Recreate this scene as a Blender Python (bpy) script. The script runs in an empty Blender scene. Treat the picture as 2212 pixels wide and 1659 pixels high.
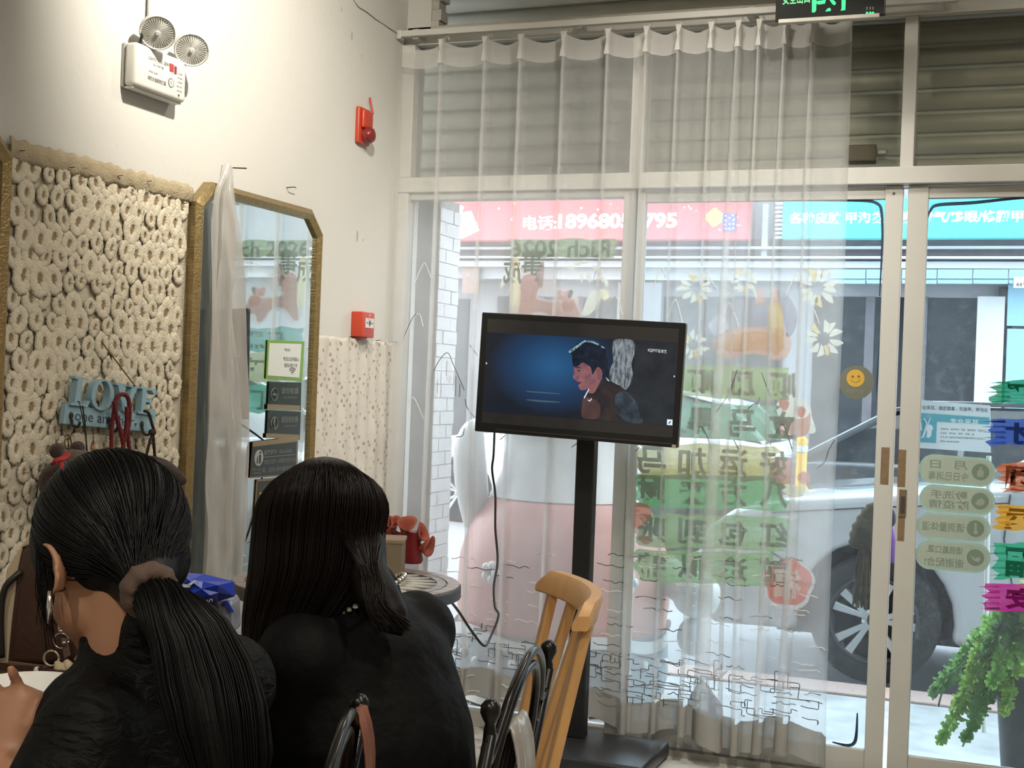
import bpy, bmesh, math, random
from math import sin, cos, pi, radians, sqrt, atan2
from mathutils import Vector, Matrix, noise

random.seed(7)
SC = bpy.context.scene
COL = SC.collection

# ------------------------------------------------------------------ camera
W, H, F = 2212.0, 1659.0, 2863.5
YAW, PITCH, ROLL = radians(20.89), radians(0.05), radians(2.17)
CAM = Vector((2.28, -4.7, 1.28))
FW = Vector((-sin(YAW) * cos(PITCH), cos(YAW) * cos(PITCH), sin(PITCH)))
_r = Vector((cos(YAW), sin(YAW), 0))
_u = _r.cross(FW)
RT = _r * cos(ROLL) + _u * sin(ROLL)
UP = -_r * sin(ROLL) + _u * cos(ROLL)
cd = bpy.data.cameras.new('camera')
cam = bpy.data.objects.new('camera', cd)
COL.objects.link(cam)
cam.matrix_world = Matrix(((RT.x, UP.x, -FW.x, CAM.x), (RT.y, UP.y, -FW.y, CAM.y), (RT.z, UP.z, -FW.z, CAM.z), (0, 0, 0, 1)))
cd.sensor_width = 36.0
cd.lens = F / W * 36.0
cd.clip_start = 0.05
cd.clip_end = 300
SC.camera = cam

# ------------------------------------------------------------------ view, world, lights
SC.view_settings.view_transform = 'Standard'
SC.view_settings.look = 'None'
SC.view_settings.gamma = 1.0
SC.view_settings.use_curve_mapping = False
SC.view_settings.exposure = 0.36
SC.cycles.transparent_max_bounces = 18
SC.cycles.max_bounces = 5
SC.cycles.caustics_reflective = False
SC.cycles.caustics_refractive = False
SC.cycles.adaptive_threshold = 0.02
SC.cycles.use_light_tree = False
SC.cycles.diffuse_bounces = 2
SC.cycles.glossy_bounces = 3
SC.cycles.transmission_bounces = 3
SC.cycles.sample_clamp_indirect = 6.0
wd = bpy.data.worlds.new('overcast_sky')
SC.world = wd
wd.use_nodes = True
bg = wd.node_tree.nodes['Background']
bg.inputs[0].default_value = (0.86, 0.93, 1.0, 1)
bg.inputs[1].default_value = 4.6


def lamp(name, kind, loc, target, energy, color, size=0.1, **kw):
    ld = bpy.data.lights.new(name, kind)
    ld.energy = energy
    ld.color = color
    if kind == 'AREA':
        ld.shape = kw.get('shape', 'DISK')
        ld.size = size
        if 'size_y' in kw:
            ld.shape = 'RECTANGLE'
            ld.size_y = kw['size_y']
    else:
        ld.shadow_soft_size = size
    if kind == 'SPOT':
        ld.spot_size = kw.get('cone', 1.0)
        ld.spot_blend = kw.get('blend', 1.0)
    o = bpy.data.objects.new(name, ld)
    COL.objects.link(o)
    o.location = loc
    d = Vector(target) - Vector(loc)
    o.rotation_euler = d.to_track_quat('-Z', 'Y').to_euler()
    return o


WARM = (1.0, 0.92, 0.80)
NEUT = (1.0, 0.93, 0.80)
lamp('wall_spot_light', 'SPOT', (0.98, -2.02, 2.90), (0.0, -1.26, 2.36), 132, NEUT, 0.025, cone=radians(88), blend=1.0)
lamp('curtain_spot_light', 'SPOT', (1.95, -1.85, 2.95), (1.0, -0.1, 1.35), 125, (1.0, 0.95, 0.86), 0.03, cone=radians(66), blend=0.9)
for _i, (_x, _y, _e) in enumerate(((1.25, -0.9, 26), (2.6, -1.1, 34), (2.3, -3.2, 50), (3.2, -3.8, 50), (1.4, -5.2, 75), (2.8, -5.9, 60))):
    lamp('downlight', 'SPOT', (_x, _y, 3.05), (_x, _y, 0), _e, WARM, 0.05, cone=radians(150), blend=0.6)


# ------------------------------------------------------------------ pixel helpers (photo frame -> real planes)
def ray(x, y):
    return FW + RT * ((x - W / 2) / F) - UP * ((y - H / 2) / F)


def onY(x, y, Y=0.0):
    d = ray(x, y)
    return CAM + d * ((Y - CAM.y) / d.y)


def onX(x, y, X=0.0):
    d = ray(x, y)
    return CAM + d * ((X - CAM.x) / d.x)


def onZ(x, y, Z=0.0):
    d = ray(x, y)
    return CAM + d * ((Z - CAM.z) / d.z)


def dep(x, y, z):
    return CAM + ray(x, y) * z


# ------------------------------------------------------------------ materials
MATS = {}


def nt(name):
    m = bpy.data.materials.new(name)
    m.use_nodes = True
    t = m.node_tree
    for n in list(t.nodes):
        t.nodes.remove(n)
    out = t.nodes.new('ShaderNodeOutputMaterial')
    return m, t, out


def L(t, a, b):
    t.links.new(a, b)


def node(t, kind, **kw):
    n = t.nodes.new('ShaderNode' + kind)
    for k, v in kw.items():
        if k in n.inputs:
            n.inputs[k].default_value = v
        else:
            setattr(n, k, v)
    return n


def c4(c):
    return (c[0], c[1], c[2], 1.0)


def srgb(r, g, b):
    def f(v):
        v /= 255.0
        return v / 12.92 if v <= 0.04045 else ((v + 0.055) / 1.055) ** 2.4
    return (f(r), f(g), f(b))


def mat(name, col, rough=0.6, metal=0.0, var=0.08, nscale=8.0, bump=0.0, bscale=60.0, spec=0.5, emit=None, estr=0.0, sheen=0.0, stretch=None, coat=0.0):
    """principled with procedural colour variation and bump"""
    if name in MATS:
        return MATS[name]
    m, t, out = nt(name)
    p = node(t, 'BsdfPrincipled')
    p.inputs['Roughness'].default_value = rough
    p.inputs['Metallic'].default_value = metal
    p.inputs['Specular IOR Level'].default_value = spec
    if sheen:
        p.inputs['Sheen Weight'].default_value = sheen
    if coat:
        p.inputs['Coat Weight'].default_value = coat
    tc = node(t, 'TexCoord')
    src = tc.outputs['Object']
    if stretch:
        mp = node(t, 'Mapping')
        mp.inputs['Scale'].default_value = stretch
        L(t, src, mp.inputs['Vector'])
        src = mp.outputs['Vector']
    if var > 0:
        nz = node(t, 'TexNoise', Scale=nscale, Detail=4.0)
        L(t, src, nz.inputs['Vector'])
        mx = node(t, 'Mix', data_type='RGBA')
        L(t, nz.outputs['Fac'], mx.inputs[0])
        mx.inputs[6].default_value = c4([max(0, v * (1 - var)) for v in col])
        mx.inputs[7].default_value = c4([min(1, v * (1 + var)) for v in col])
        L(t, mx.outputs[2], p.inputs['Base Color'])
    else:
        p.inputs['Base Color'].default_value = c4(col)
    if bump > 0:
        nb = node(t, 'TexNoise', Scale=bscale, Detail=3.0)
        L(t, src, nb.inputs['Vector'])
        b = node(t, 'Bump', Strength=bump, Distance=0.01)
        L(t, nb.outputs['Fac'], b.inputs['Height'])
        L(t, b.outputs['Normal'], p.inputs['Normal'])
    if emit:
        p.inputs['Emission Color'].default_value = c4(emit)
        p.inputs['Emission Strength'].default_value = estr
    L(t, p.outputs[0], out.inputs[0])
    MATS[name] = m
    return m


def sheer(name, col, alpha, trans=0.5, rough=1.0, var=0.0, nscale=200.0, gloss=0.0, stretch=None):
    """thin cloth / paint / film: transparent mixed with diffuse + translucent"""
    if name in MATS:
        return MATS[name]
    m, t, out = nt(name)
    d = node(t, 'BsdfDiffuse')
    tr = node(t, 'BsdfTranslucent')
    for n in (d, tr):
        n.inputs[0].default_value = c4(col)
    mx = node(t, 'MixShader')
    mx.inputs[0].default_value = trans
    L(t, d.outputs[0], mx.inputs[1])
    L(t, tr.outputs[0], mx.inputs[2])
    last = mx
    if gloss:
        g = node(t, 'BsdfGlossy')
        g.inputs['Roughness'].default_value = 0.18
        mg = node(t, 'MixShader')
        mg.inputs[0].default_value = gloss
        L(t, mx.outputs[0], mg.inputs[1])
        L(t, g.outputs[0], mg.inputs[2])
        last = mg
    tp = node(t, 'BsdfTransparent')
    m2 = node(t, 'MixShader')
    m2.inputs[0].default_value = alpha
    L(t, tp.outputs[0], m2.inputs[1])
    L(t, last.outputs[0], m2.inputs[2])
    if var > 0:
        tc = node(t, 'TexCoord')
        src = tc.outputs['Object']
        if stretch:
            mp = node(t, 'Mapping')
            mp.inputs['Scale'].default_value = stretch
            L(t, src, mp.inputs['Vector'])
            src = mp.outputs['Vector']
        nz = node(t, 'TexNoise', Scale=nscale, Detail=3.0)
        L(t, src, nz.inputs['Vector'])
        mr = node(t, 'MapRange')
        mr.inputs[1].default_value = 0.3
        mr.inputs[2].default_value = 0.7
        mr.inputs[3].default_value = max(0, alpha - var)
        mr.inputs[4].default_value = min(1, alpha + var)
        L(t, nz.outputs['Fac'], mr.inputs[0])
        L(t, mr.outputs[0], m2.inputs[0])
    L(t, m2.outputs[0], out.inputs[0])
    MATS[name] = m
    return m


def glassmat(name, tint, refl=0.06, dirt=0.0):
    if name in MATS:
        return MATS[name]
    m, t, out = nt(name)
    tp = node(t, 'BsdfTransparent')
    tp.inputs[0].default_value = c4(tint)
    g = node(t, 'BsdfGlossy')
    g.inputs['Roughness'].default_value = 0.02
    fr = node(t, 'Fresnel', IOR=1.35)
    mx = node(t, 'MixShader')
    L(t, fr.outputs[0], mx.inputs[0])
    L(t, tp.outputs[0], mx.inputs[1])
    L(t, g.outputs[0], mx.inputs[2])
    last = mx
    if dirt:
        df = node(t, 'BsdfTranslucent')
        df.inputs[0].default_value = (0.8, 0.85, 0.9, 1)
        tc = node(t, 'TexCoord')
        nz = node(t, 'TexNoise', Scale=30.0, Detail=8.0, Roughness=0.8)
        L(t, tc.outputs['Object'], nz.inputs['Vector'])
        mr = node(t, 'MapRange')
        mr.inputs[1].default_value = 0.52
        mr.inputs[2].default_value = 0.85
        mr.inputs[3].default_value = dirt * 0.35
        mr.inputs[4].default_value = dirt * 2
        L(t, nz.outputs['Fac'], mr.inputs[0])
        m3 = node(t, 'MixShader')
        L(t, mr.outputs[0], m3.inputs[0])
        L(t, mx.outputs[0], m3.inputs[1])
        L(t, df.outputs[0], m3.inputs[2])
        last = m3
    L(t, last.outputs[0], out.inputs[0])
    MATS[name] = m
    return m


# ------------------------------------------------------------------ objects
ROOT = {}


def setp(o, label=None, cat=None, group=None, kind=None):
    if label:
        o['label'] = label
    if cat:
        o['category'] = cat
    if group:
        o['group'] = group
    if kind:
        o['kind'] = kind
    return o


def thing(name, loc, label=None, cat=None, group=None, kind=None):
    o = bpy.data.objects.new(name, None)
    o.empty_display_size = 0.05
    COL.objects.link(o)
    o.location = loc
    ROOT[o] = Vector(loc)
    return setp(o, label, cat, group, kind)


def rootloc(o):
    while o.parent is not None:
        o = o.parent
    return ROOT.get(o, Vector((0, 0, 0)))


class MB:
    def __init__(s):
        s.v = []
        s.f = []
        s.mi = []
        s.cm = 0

    def add(s, vs, fs):
        k = len(s.v)
        s.v += [Vector(v) for v in vs]
        s.f += [tuple(i + k for i in f) for f in fs]
        s.mi += [s.cm] * len(fs)
        return s

    def box(s, a, b):
        x0, y0, z0 = a
        x1, y1, z1 = b
        return s.add([(x0, y0, z0), (x1, y0, z0), (x1, y1, z0), (x0, y1, z0), (x0, y0, z1), (x1, y0, z1), (x1, y1, z1), (x0, y1, z1)],
                     [(3, 2, 1, 0), (4, 5, 6, 7), (0, 1, 5, 4), (1, 2, 6, 5), (2, 3, 7, 6), (3, 0, 4, 7)])

    def obox(s, c, ax, ay, az):
        """oriented box: centre and three half-axis vectors"""
        c, ax, ay, az = Vector(c), Vector(ax), Vector(ay), Vector(az)
        vs = [c + ax * i + ay * j + az * k for k in (-1, 1) for (i, j) in ((-1, -1), (1, -1), (1, 1), (-1, 1))]
        return s.add(vs, [(3, 2, 1, 0), (4, 5, 6, 7), (0, 1, 5, 4), (1, 2, 6, 5), (2, 3, 7, 6), (3, 0, 4, 7)])

    def prism(s, pts, off):
        """closed polygon extruded by the vector off"""
        off = Vector(off)
        n = len(pts)
        vs = [Vector(p) for p in pts] + [Vector(p) + off for p in pts]
        fs = [tuple(range(n)), tuple(range(2 * n - 1, n - 1, -1))]
        fs += [(i, i + n, (i + 1) % n + n, (i + 1) % n) for i in range(n)]
        return s.add(vs, fs)

    def tube(s, path, r, n=8, cap=True, flat=1.0):
        path = [Vector(p) for p in path]
        m = len(path)
        rs = r if isinstance(r, (list, tuple)) else [r] * m
        tang = [(path[min(i + 1, m - 1)] - path[max(i - 1, 0)]).normalized() for i in range(m)]
        ref = Vector((0, 0, 1)) if abs(tang[0].z) < 0.9 else Vector((1, 0, 0))
        nrm = (ref - tang[0] * ref.dot(tang[0])).normalized()
        vs = []
        for i in range(m):
            t = tang[i]
            nrm = (nrm - t * nrm.dot(t))
            nrm = nrm.normalized() if nrm.length > 1e-6 else t.orthogonal().normalized()
            b = t.cross(nrm)
            for k in range(n):
                a = 2 * pi * k / n
                vs.append(path[i] + nrm * (cos(a) * rs[i] * flat) + b * (sin(a) * rs[i]))
        fs = []
        for i in range(m - 1):
            for k in range(n):
                a, b2 = i * n + k, i * n + (k + 1) % n
                fs.append((a, b2, b2 + n, a + n))
        if cap:
            fs.append(tuple(range(n - 1, -1, -1)))
            fs.append(tuple(range((m - 1) * n, m * n)))
        return s.add(vs, fs)

    def ball(s, c, r, n=12, m=8, axes=None):
        c = Vector(c)
        if not isinstance(r, (list, tuple, Vector)):
            r = (r, r, r)
        ax = axes or (Vector((1, 0, 0)), Vector((0, 1, 0)), Vector((0, 0, 1)))
        vs = [c + ax[2] * r[2]]
        for j in range(1, m):
            th = pi * j / m
            for i in range(n):
                ph = 2 * pi * i / n
                vs.append(c + ax[0] * (r[0] * sin(th) * cos(ph)) + ax[1] * (r[1] * sin(th) * sin(ph)) + ax[2] * (r[2] * cos(th)))
        vs.append(c - ax[2] * r[2])
        fs = [(0, 1 + i, 1 + (i + 1) % n) for i in range(n)]
        for j in range(m - 2):
            for i in range(n):
                a = 1 + j * n + i
                b = 1 + j * n + (i + 1) % n
                fs.append((a, a + n, b + n, b))
        k = 1 + (m - 2) * n
        fs += [(k + i, len(vs) - 1, k + (i + 1) % n) for i in range(n)]
        return s.add(vs, fs)

    def lathe(s, c, axis, prof, n=24, u=None):
        """profile [(r, h)] swept about axis through c"""
        c, axis = Vector(c), Vector(axis).normalized()
        u = Vector(u).normalized() if u else axis.orthogonal().normalized()
        w = axis.cross(u)
        vs, fs = [], []
        for (r, h) in prof:
            for k in range(n):
                a = 2 * pi * k / n
                vs.append(c + axis * h + (u * cos(a) + w * sin(a)) * max(r, 1e-5))
        for j in range(len(prof) - 1):
            for k in range(n):
                a, b = j * n + k, j * n + (k + 1) % n
                fs.append((a, b, b + n, a + n))
        fs.append(tuple(range(n - 1, -1, -1)))
        fs.append(tuple(range((len(prof) - 1) * n, len(prof) * n)))
        return s.add(vs, fs)

    def grid(s, nu, nv, fn):
        vs = [fn(i / (nu - 1), j / (nv - 1)) for j in range(nv) for i in range(nu)]
        fs = [(j * nu + i, j * nu + i + 1, (j + 1) * nu + i + 1, (j + 1) * nu + i) for j in range(nv - 1) for i in range(nu - 1)]
        return s.add(vs, fs)

    def build(s, name, m, parent=None, smooth=False, label=None, cat=None, group=None, kind=None, bevel=0.0, bseg=2, subsurf=0, auto=None, solid=0.0):
        if parent is not None:
            org = rootloc(parent)
        else:
            if s.v:
                xs = [v.x for v in s.v]
                ys = [v.y for v in s.v]
                org = Vector(((min(xs) + max(xs)) / 2, (min(ys) + max(ys)) / 2, min(v.z for v in s.v)))
            else:
                org = Vector((0, 0, 0))
        me = bpy.data.meshes.new(name)
        me.from_pydata([v - org for v in s.v], [], s.f)
        mm = m if isinstance(m, (list, tuple)) else [m]
        for q in mm:
            me.materials.append(q)
        if len(mm) > 1:
            me.polygons.foreach_set('material_index', s.mi)
        if bevel > 0 or auto is not None:
            bm = bmesh.new()
            bm.from_mesh(me)
            bmesh.ops.recalc_face_normals(bm, faces=bm.faces)
            if bevel > 0:
                ed = [e for e in bm.edges if len(e.link_faces) == 2 and e.calc_face_angle(0) > 0.5]
                bmesh.ops.bevel(bm, geom=ed, offset=bevel, segments=bseg, affect='EDGES', profile=0.5, clamp_overlap=True)
            bm.to_mesh(me)
            bm.free()
        else:
            bm = bmesh.new()
            bm.from_mesh(me)
            if len(bm.faces) < 60000:
                bmesh.ops.recalc_face_normals(bm, faces=bm.faces)
                bm.to_mesh(me)
            bm.free()
        if smooth:
            me.polygons.foreach_set('use_smooth', [True] * len(me.polygons))
            if smooth != 'all':
                me.set_sharp_from_angle(angle=radians(42))
        o = bpy.data.objects.new(name, me)
        COL.objects.link(o)
        if parent is not None:
            o.parent = parent
        else:
            o.location = org
            ROOT[o] = org
        if subsurf:
            md = o.modifiers.new('subd', 'SUBSURF')
            md.levels = md.render_levels = subsurf
        if solid:
            md = o.modifiers.new('solid', 'SOLIDIFY')
            md.thickness = solid
        return setp(o, label, cat, group, kind)


def catmull(pts, n=8, closed=False):
    pts = [Vector(p) for p in pts]
    out = []
    m = len(pts)
    rng = m if closed else m - 1
    for i in range(rng):
        if closed:
            p0, p1, p2, p3 = pts[i - 1], pts[i], pts[(i + 1) % m], pts[(i + 2) % m]
        else:
            p0, p1, p2, p3 = pts[max(i - 1, 0)], pts[i], pts[i + 1], pts[min(i + 2, m - 1)]
        for k in range(n):
            t = k / n
            out.append(0.5 * ((2 * p1) + (p2 - p0) * t + (2 * p0 - 5 * p1 + 4 * p2 - p3) * t * t + (3 * p1 - p0 - 3 * p2 + p3) * t ** 3))
    if not closed:
        out.append(pts[-1])
    return out


_DG = None


def text_mesh(s, bold=0.0, font=None):
    """list of verts (2D) and faces of a string in the built-in font, width-normalised afterwards by caller"""
    fc = bpy.data.curves.new('tx', 'FONT')
    fc.body = s
    fc.offset = bold
    fc.resolution_u = 3
    fo = bpy.data.objects.new('tx', fc)
    COL.objects.link(fo)
    dg = bpy.context.evaluated_depsgraph_get()
    dg.update()
    me = bpy.data.meshes.new_from_object(fo.evaluated_get(dg))
    vs = [Vector(v.co) for v in me.vertices]
    fs = [tuple(p.vertices) for p in me.polygons]
    bpy.data.objects.remove(fo)
    bpy.data.curves.remove(fc)
    bpy.data.meshes.remove(me)
    return vs, fs


def text_on(name, s, O, ux, uy, w, h, m, parent, bold=0.0, lift=0.0, mb=None, keep=False, depth=0.0):
    """lettering filling the rectangle O + [0..w]*ux + [0..h]*uy (lifted along the normal); ux may point backwards for mirrored print"""
    vs, fs = text_mesh(s, bold)
    if not vs:
        return None
    x0, x1 = min(v.x for v in vs), max(v.x for v in vs)
    y0, y1 = min(v.y for v in vs), max(v.y for v in vs)
    ux, uy, O = Vector(ux), Vector(uy), Vector(O)
    sx = w / max(x1 - x0, 1e-6)
    sy = h / max(y1 - y0, 1e-6)
    if keep:
        sx = sy = min(sx, sy)
    n = lift if isinstance(lift, Vector) else ux.cross(uy).normalized() * lift
    pts = [O + ux * ((v.x - x0) * sx) + uy * ((v.y - y0) * sy) + n for v in vs]
    b = mb or MB()
    b.add(pts, fs)
    if mb is None:
        return b.build(name, m, parent)
# ================================================================== ROOM SHELL
FLOOR = -0.02
RX, BY, CZ = 3.9, -7.6, 3.1


def plaster():
    m, t, out = nt('white_plaster')
    p = node(t, 'BsdfPrincipled', Roughness=0.85)
    tc = node(t, 'TexCoord')
    n1 = node(t, 'TexNoise', Scale=1.6, Detail=5.0)
    n2 = node(t, 'TexNoise', Scale=14.0, Detail=8.0, Roughness=0.75)
    L(t, tc.outputs['Object'], n1.inputs['Vector'])
    L(t, tc.outputs['Object'], n2.inputs['Vector'])
    r1 = node(t, 'ValToRGB')
    r1.color_ramp.elements[0].color = (0.63, 0.615, 0.575, 1)
    r1.color_ramp.elements[1].color = (0.70, 0.685, 0.645, 1)
    L(t, n1.outputs['Fac'], r1.inputs[0])
    r2 = node(t, 'ValToRGB')
    r2.color_ramp.elements[0].position = 0.27
    r2.color_ramp.elements[0].color = (0.55, 0.5, 0.42, 1)
    r2.color_ramp.elements[1].position = 0.33
    r2.color_ramp.elements[1].color = (1, 1, 1, 1)
    L(t, n2.outputs['Fac'], r2.inputs[0])
    mx = node(t, 'Mix', data_type='RGBA', blend_type='MULTIPLY')
    mx.inputs[0].default_value = 0.8
    L(t, r1.outputs[0], mx.inputs[6])
    L(t, r2.outputs[0], mx.inputs[7])
    L(t, mx.outputs[2], p.inputs['Base Color'])
    n3 = node(t, 'TexNoise', Scale=40.0, Detail=6.0)
    L(t, tc.outputs['Object'], n3.inputs['Vector'])
    b = node(t, 'Bump', Strength=0.06, Distance=0.02)
    L(t, n3.outputs['Fac'], b.inputs['Height'])
    L(t, b.outputs[0], p.inputs['Normal'])
    L(t, p.outputs[0], out.inputs[0])
    return m


M_PLASTER = plaster()
M_FRAME = mat('white_aluminium', (0.60, 0.595, 0.55), 0.42, 0.0, 0.06, 5.0, 0.02, 30)
M_FRAMED = mat('worn_white_paint', (0.52, 0.50, 0.44), 0.6, 0.0, 0.25, 18.0, 0.25, 40)
M_CEIL = mat('ceiling_paint', (0.62, 0.59, 0.52), 0.9, 0, 0.06, 3)
M_GREYW = mat('room_far_wall', (0.42, 0.37, 0.30), 0.9, 0, 0.1, 2)


def floormat():
    m, t, out = nt('cream_floor')
    p = node(t, 'BsdfPrincipled', Roughness=0.35)
    tc = node(t, 'TexCoord')
    n1 = node(t, 'TexNoise', Scale=9.0, Detail=8.0, Roughness=0.7)
    L(t, tc.outputs['Object'], n1.inputs['Vector'])
    r1 = node(t, 'ValToRGB')
    r1.color_ramp.elements[0].position = 0.33
    r1.color_ramp.elements[0].color = (0.16, 0.14, 0.11, 1)
    r1.color_ramp.elements[1].position = 0.47
    r1.color_ramp.elements[1].color = (0.55, 0.53, 0.47, 1)
    L(t, n1.outputs['Fac'], r1.inputs[0])
    L(t, r1.outputs[0], p.inputs['Base Color'])
    L(t, p.outputs[0], out.inputs[0])
    return m


M_FLOOR = floormat()
MB().box((-0.2, BY - 0.1, FLOOR - 0.1), (RX + 0.1, 0.12, FLOOR)).build('floor', M_FLOOR, kind='structure')
MB().box((-0.2, BY - 0.1, CZ), (RX + 0.1, 0.4, CZ + 0.1)).build('ceiling', M_CEIL, kind='structure')
MB().box((-0.2, BY, FLOOR), (0, 0.06, CZ)).build('wall_left', M_PLASTER, kind='structure')
MB().box((RX, BY, FLOOR), (RX + 0.2, 0.06, CZ)).build('wall_right', M_GREYW, kind='structure')
MB().box((-0.2, BY - 0.2, FLOOR), (RX + 0.2, BY, CZ)).build('wall_back', M_GREYW, kind='structure')
# plaster return beside the shutter, above the curtain rail
wr = MB()
wr.box((0, -0.02, 2.60), (0.10, 0.10, CZ))
wr.build('trim_1', M_PLASTER, kind='structure')
# peeling paint strip along the shutter guide
b = MB()
z = 2.655
while z < CZ:
    dz = random.uniform(0.02, 0.05)
    w = random.uniform(0.028, 0.05)
    b.box((0.10, -0.012 - random.uniform(0, 0.008), z), (0.10 + w, 0.05, z + dz * 0.96))
    z += dz
b.build('trim_2', M_FRAMED, kind='structure')
# hairline crack near the ceiling corner
pts = [onX(762, -2, 0.0012), onX(775, 16, 0.0012), onX(792, 26, 0.0012), onX(812, 42, 0.0012), onX(828, 52, 0.0012), onX(845, 64, 0.0012), onX(864, 76, 0.0012)]
MB().tube(pts, [0.001, 0.002, 0.0026, 0.0022, 0.0015, 0.0022, 0.001], 5).build('wall_crack', mat('crack_grey', (0.2, 0.18, 0.15), 1.0), bpy.data.objects['wall_left'])
b = MB()
for (x, y, s) in ((760, 78, 1.0), (772, 510, 1.2), (738, 20, .6), (1, 1, 0)):
    if s:
        p = onX(x, y, 0.0008)
        b.ball(p, (0.0012, 0.006 * s, 0.018 * s), 8, 6)
b.build('wall_scuff', mat('scuff_grey', (0.42, 0.40, 0.35), 1.0, 0, 0.3, 90), bpy.data.objects['wall_left'])

# ================================================================== STOREFRONT
FY0, FY1 = -0.045, 0.045


def member(name, a, b, parent, m=None, bev=0.003):
    return MB().box(a, b).build(name, m or M_FRAME, parent, bevel=bev)


M_GLASS = glassmat('clear_glass', (0.97, 0.98, 0.975), dirt=0.03)
M_FILM = glassmat('blue_film_glass', (0.88, 0.955, 0.98), dirt=0.06)
M_TRGLASS = glassmat('transom_glass', (0.93, 0.94, 0.92), dirt=0.015)

win = thing('window_1', (0.48, 0, FLOOR), kind='structure')
member('jamb', (0.0, -0.05, FLOOR), (0.045, 0.05, 2.01), win)
member('jamb', (0.0, -0.05, 2.07), (0.05, 0.05, 2.585), win)
member('stile', (0.908, -0.03, FLOOR), (0.952, 0.05, 2.012), win)
member('bottom_rail', (0.045, -0.03, FLOOR), (0.908, 0.04, 0.04), win)
member('top_rail', (0.045, -0.03, 1.985), (0.908, 0.04, 2.012), win)
MB().box((0.045, 0.002, 0.04), (0.908, 0.008, 1.985)).build('pane', M_GLASS, win)

tw = thing('window_2', (1.95, 0, 2.07), kind='structure')
for i, (a, c) in enumerate(((0.05, 0.925), (0.975, 1.878), (1.922, 2.90), (2.94, RX))):
    MB().box((a, 0.002, 2.07), (c, 0.008, 2.585)).build('pane', M_TRGLASS, tw)
for (a, c) in ((0.925, 0.975), (1.878, 1.922), (2.90, 2.94)):
    member('mullion', (a, -0.035, 2.07), (c, 0.045, 2.585), tw)

member('trim_3', (0.0, -0.05, 2.012), (RX, 0.05, 2.07), None).__setitem__('kind', 'structure')
member('trim_4', (0.0, -0.04, 2.585), (RX, 0.05, 2.625), None).__setitem__('kind', 'structure')
member('trim_5', (0.0, -0.02, 2.628), (RX, 0.09, 2.662), None, M_FRAMED).__setitem__('kind', 'structure')
# floor track with grooves
b = MB()
for (y0, y1, z1) in ((-0.07, -0.055, -0.012), (-0.055, -0.02, -0.03), (-0.02, -0.005, -0.012), (-0.005, 0.03, -0.03), (0.03, 0.045, -0.012), (0.045, 0.085, -0.03)):
    b.box((0.955, y0, FLOOR - 0.03), (RX, y1, z1 + 0.012))
b.build('trim_6', mat('track_metal', (0.36, 0.35, 0.31), 0.45, 0.3, 0.3, 40), kind='structure')


def sliding_door(name, x0, x1, xs, xe, y0, y1, ztop=2.008):
    d = thing(name, ((x0 + x1) / 2, (y0 + y1) / 2, -0.03), kind='structure')
    member('stile', (x0, y0, -0.03), (xs, y1, ztop), d)
    member('stile', (xe, y0, -0.03), (x1, y1, ztop), d)
    member('top_rail', (xs, y0 + 0.004, 1.965), (xe, y1 - 0.004, ztop), d)
    member('bottom_rail', (xs, y0 + 0.004, -0.03), (xe, y1 - 0.004, 0.078), d)
    ym = (y0 + y1) / 2
    MB().box((xs, ym - 0.003, 0.078), (xe, ym + 0.003, 1.965)).build('pane', M_FILM, d)
    return d


D1 = sliding_door('door_1', 0.956, 1.892, 0.987, 1.832, -0.018, 0.018)
D2 = sliding_door('door_2', 1.908, 2.86, 1.975, 2.80, -0.022, 0.014)
fx = thing('window_3', (3.4, 0, FLOOR), kind='structure')
member('stile', (2.87, -0.03, FLOOR), (2.92, 0.05, 2.012), fx)
member('stile', (RX - 0.05, -0.03, FLOOR), (RX, 0.05, 2.012), fx)
MB().box((2.92, 0.002, FLOOR), (RX - 0.05, 0.008, 2.012)).build('pane', M_GLASS, fx)

# dark blue edges of the peeling window film
M_FEDGE = mat('film_edge_blue', (0.012, 0.045, 0.10), 0.5, 0, 0.2, 60)


def film_edge(name, pxs, Y, wid, parent):
    pts = catmull([onY(x, y, Y) for x, y in pxs], 6)
    b = MB()
    n = len(pts)
    for i in range(n - 1):
        t0 = (pts[i + 1] - pts[i]).normalized()
        nn = Vector((-t0.z, 0, t0.x))
        w0 = wid * (0.35 + 0.65 * sin(pi * i / (n - 1)))
        w1 = wid * (0.35 + 0.65 * sin(pi * (i + 1) / (n - 1)))
        b.prism([pts[i] - nn * w0, pts[i + 1] - nn * w1, pts[i + 1] + nn * w1, pts[i] + nn * w0], (0, -0.001, 0))
    return b.build(name, M_FEDGE, parent)


film_edge('film_edge', [(1700, 433), (1800, 433), (1870, 434), (1895, 440), (1904, 456), (1906, 520), (1900, 640)], -0.004, 0.0055, D1)
film_edge('film_edge', [(1903, 700), (1893, 850)], -0.004, 0.003, D1)
film_edge('film_edge', [(1798, 1603), (1830, 1610), (1845, 1605), (1850, 1585), (1852, 1540)], -0.004, 0.006, D1)
film_edge('film_edge', [(2004, 470), (2010, 455), (2025, 443), (2100, 438), (2180, 430), (2240, 426)], -0.008, 0.006, D2)
# screw heads, tape residue and latch on the door stiles
M_TAPE = mat('brown_tape_residue', (0.24, 0.16, 0.09), 0.9, 0, 0.35, 70)
MB().lathe(onY(1931, 418, -0.018), (0, -1, 0), [(0.0045, 0), (0.0045, 0.002)], 12).build('screw', mat('dark_screw', (0.06, 0.06, 0.06), 0.5), D1)


def px_plate(name, x0, y0, x1, y1, Y, th, m, parent, lean=0.0):
    a, c = onY(x0, y0, Y), onY(x1, y1, Y)
    return MB().box((min(a.x, c.x), Y - th, min(a.z, c.z)), (max(a.x, c.x), Y, max(a.z, c.z))).build(name, m, parent, bevel=0.0006)


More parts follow.
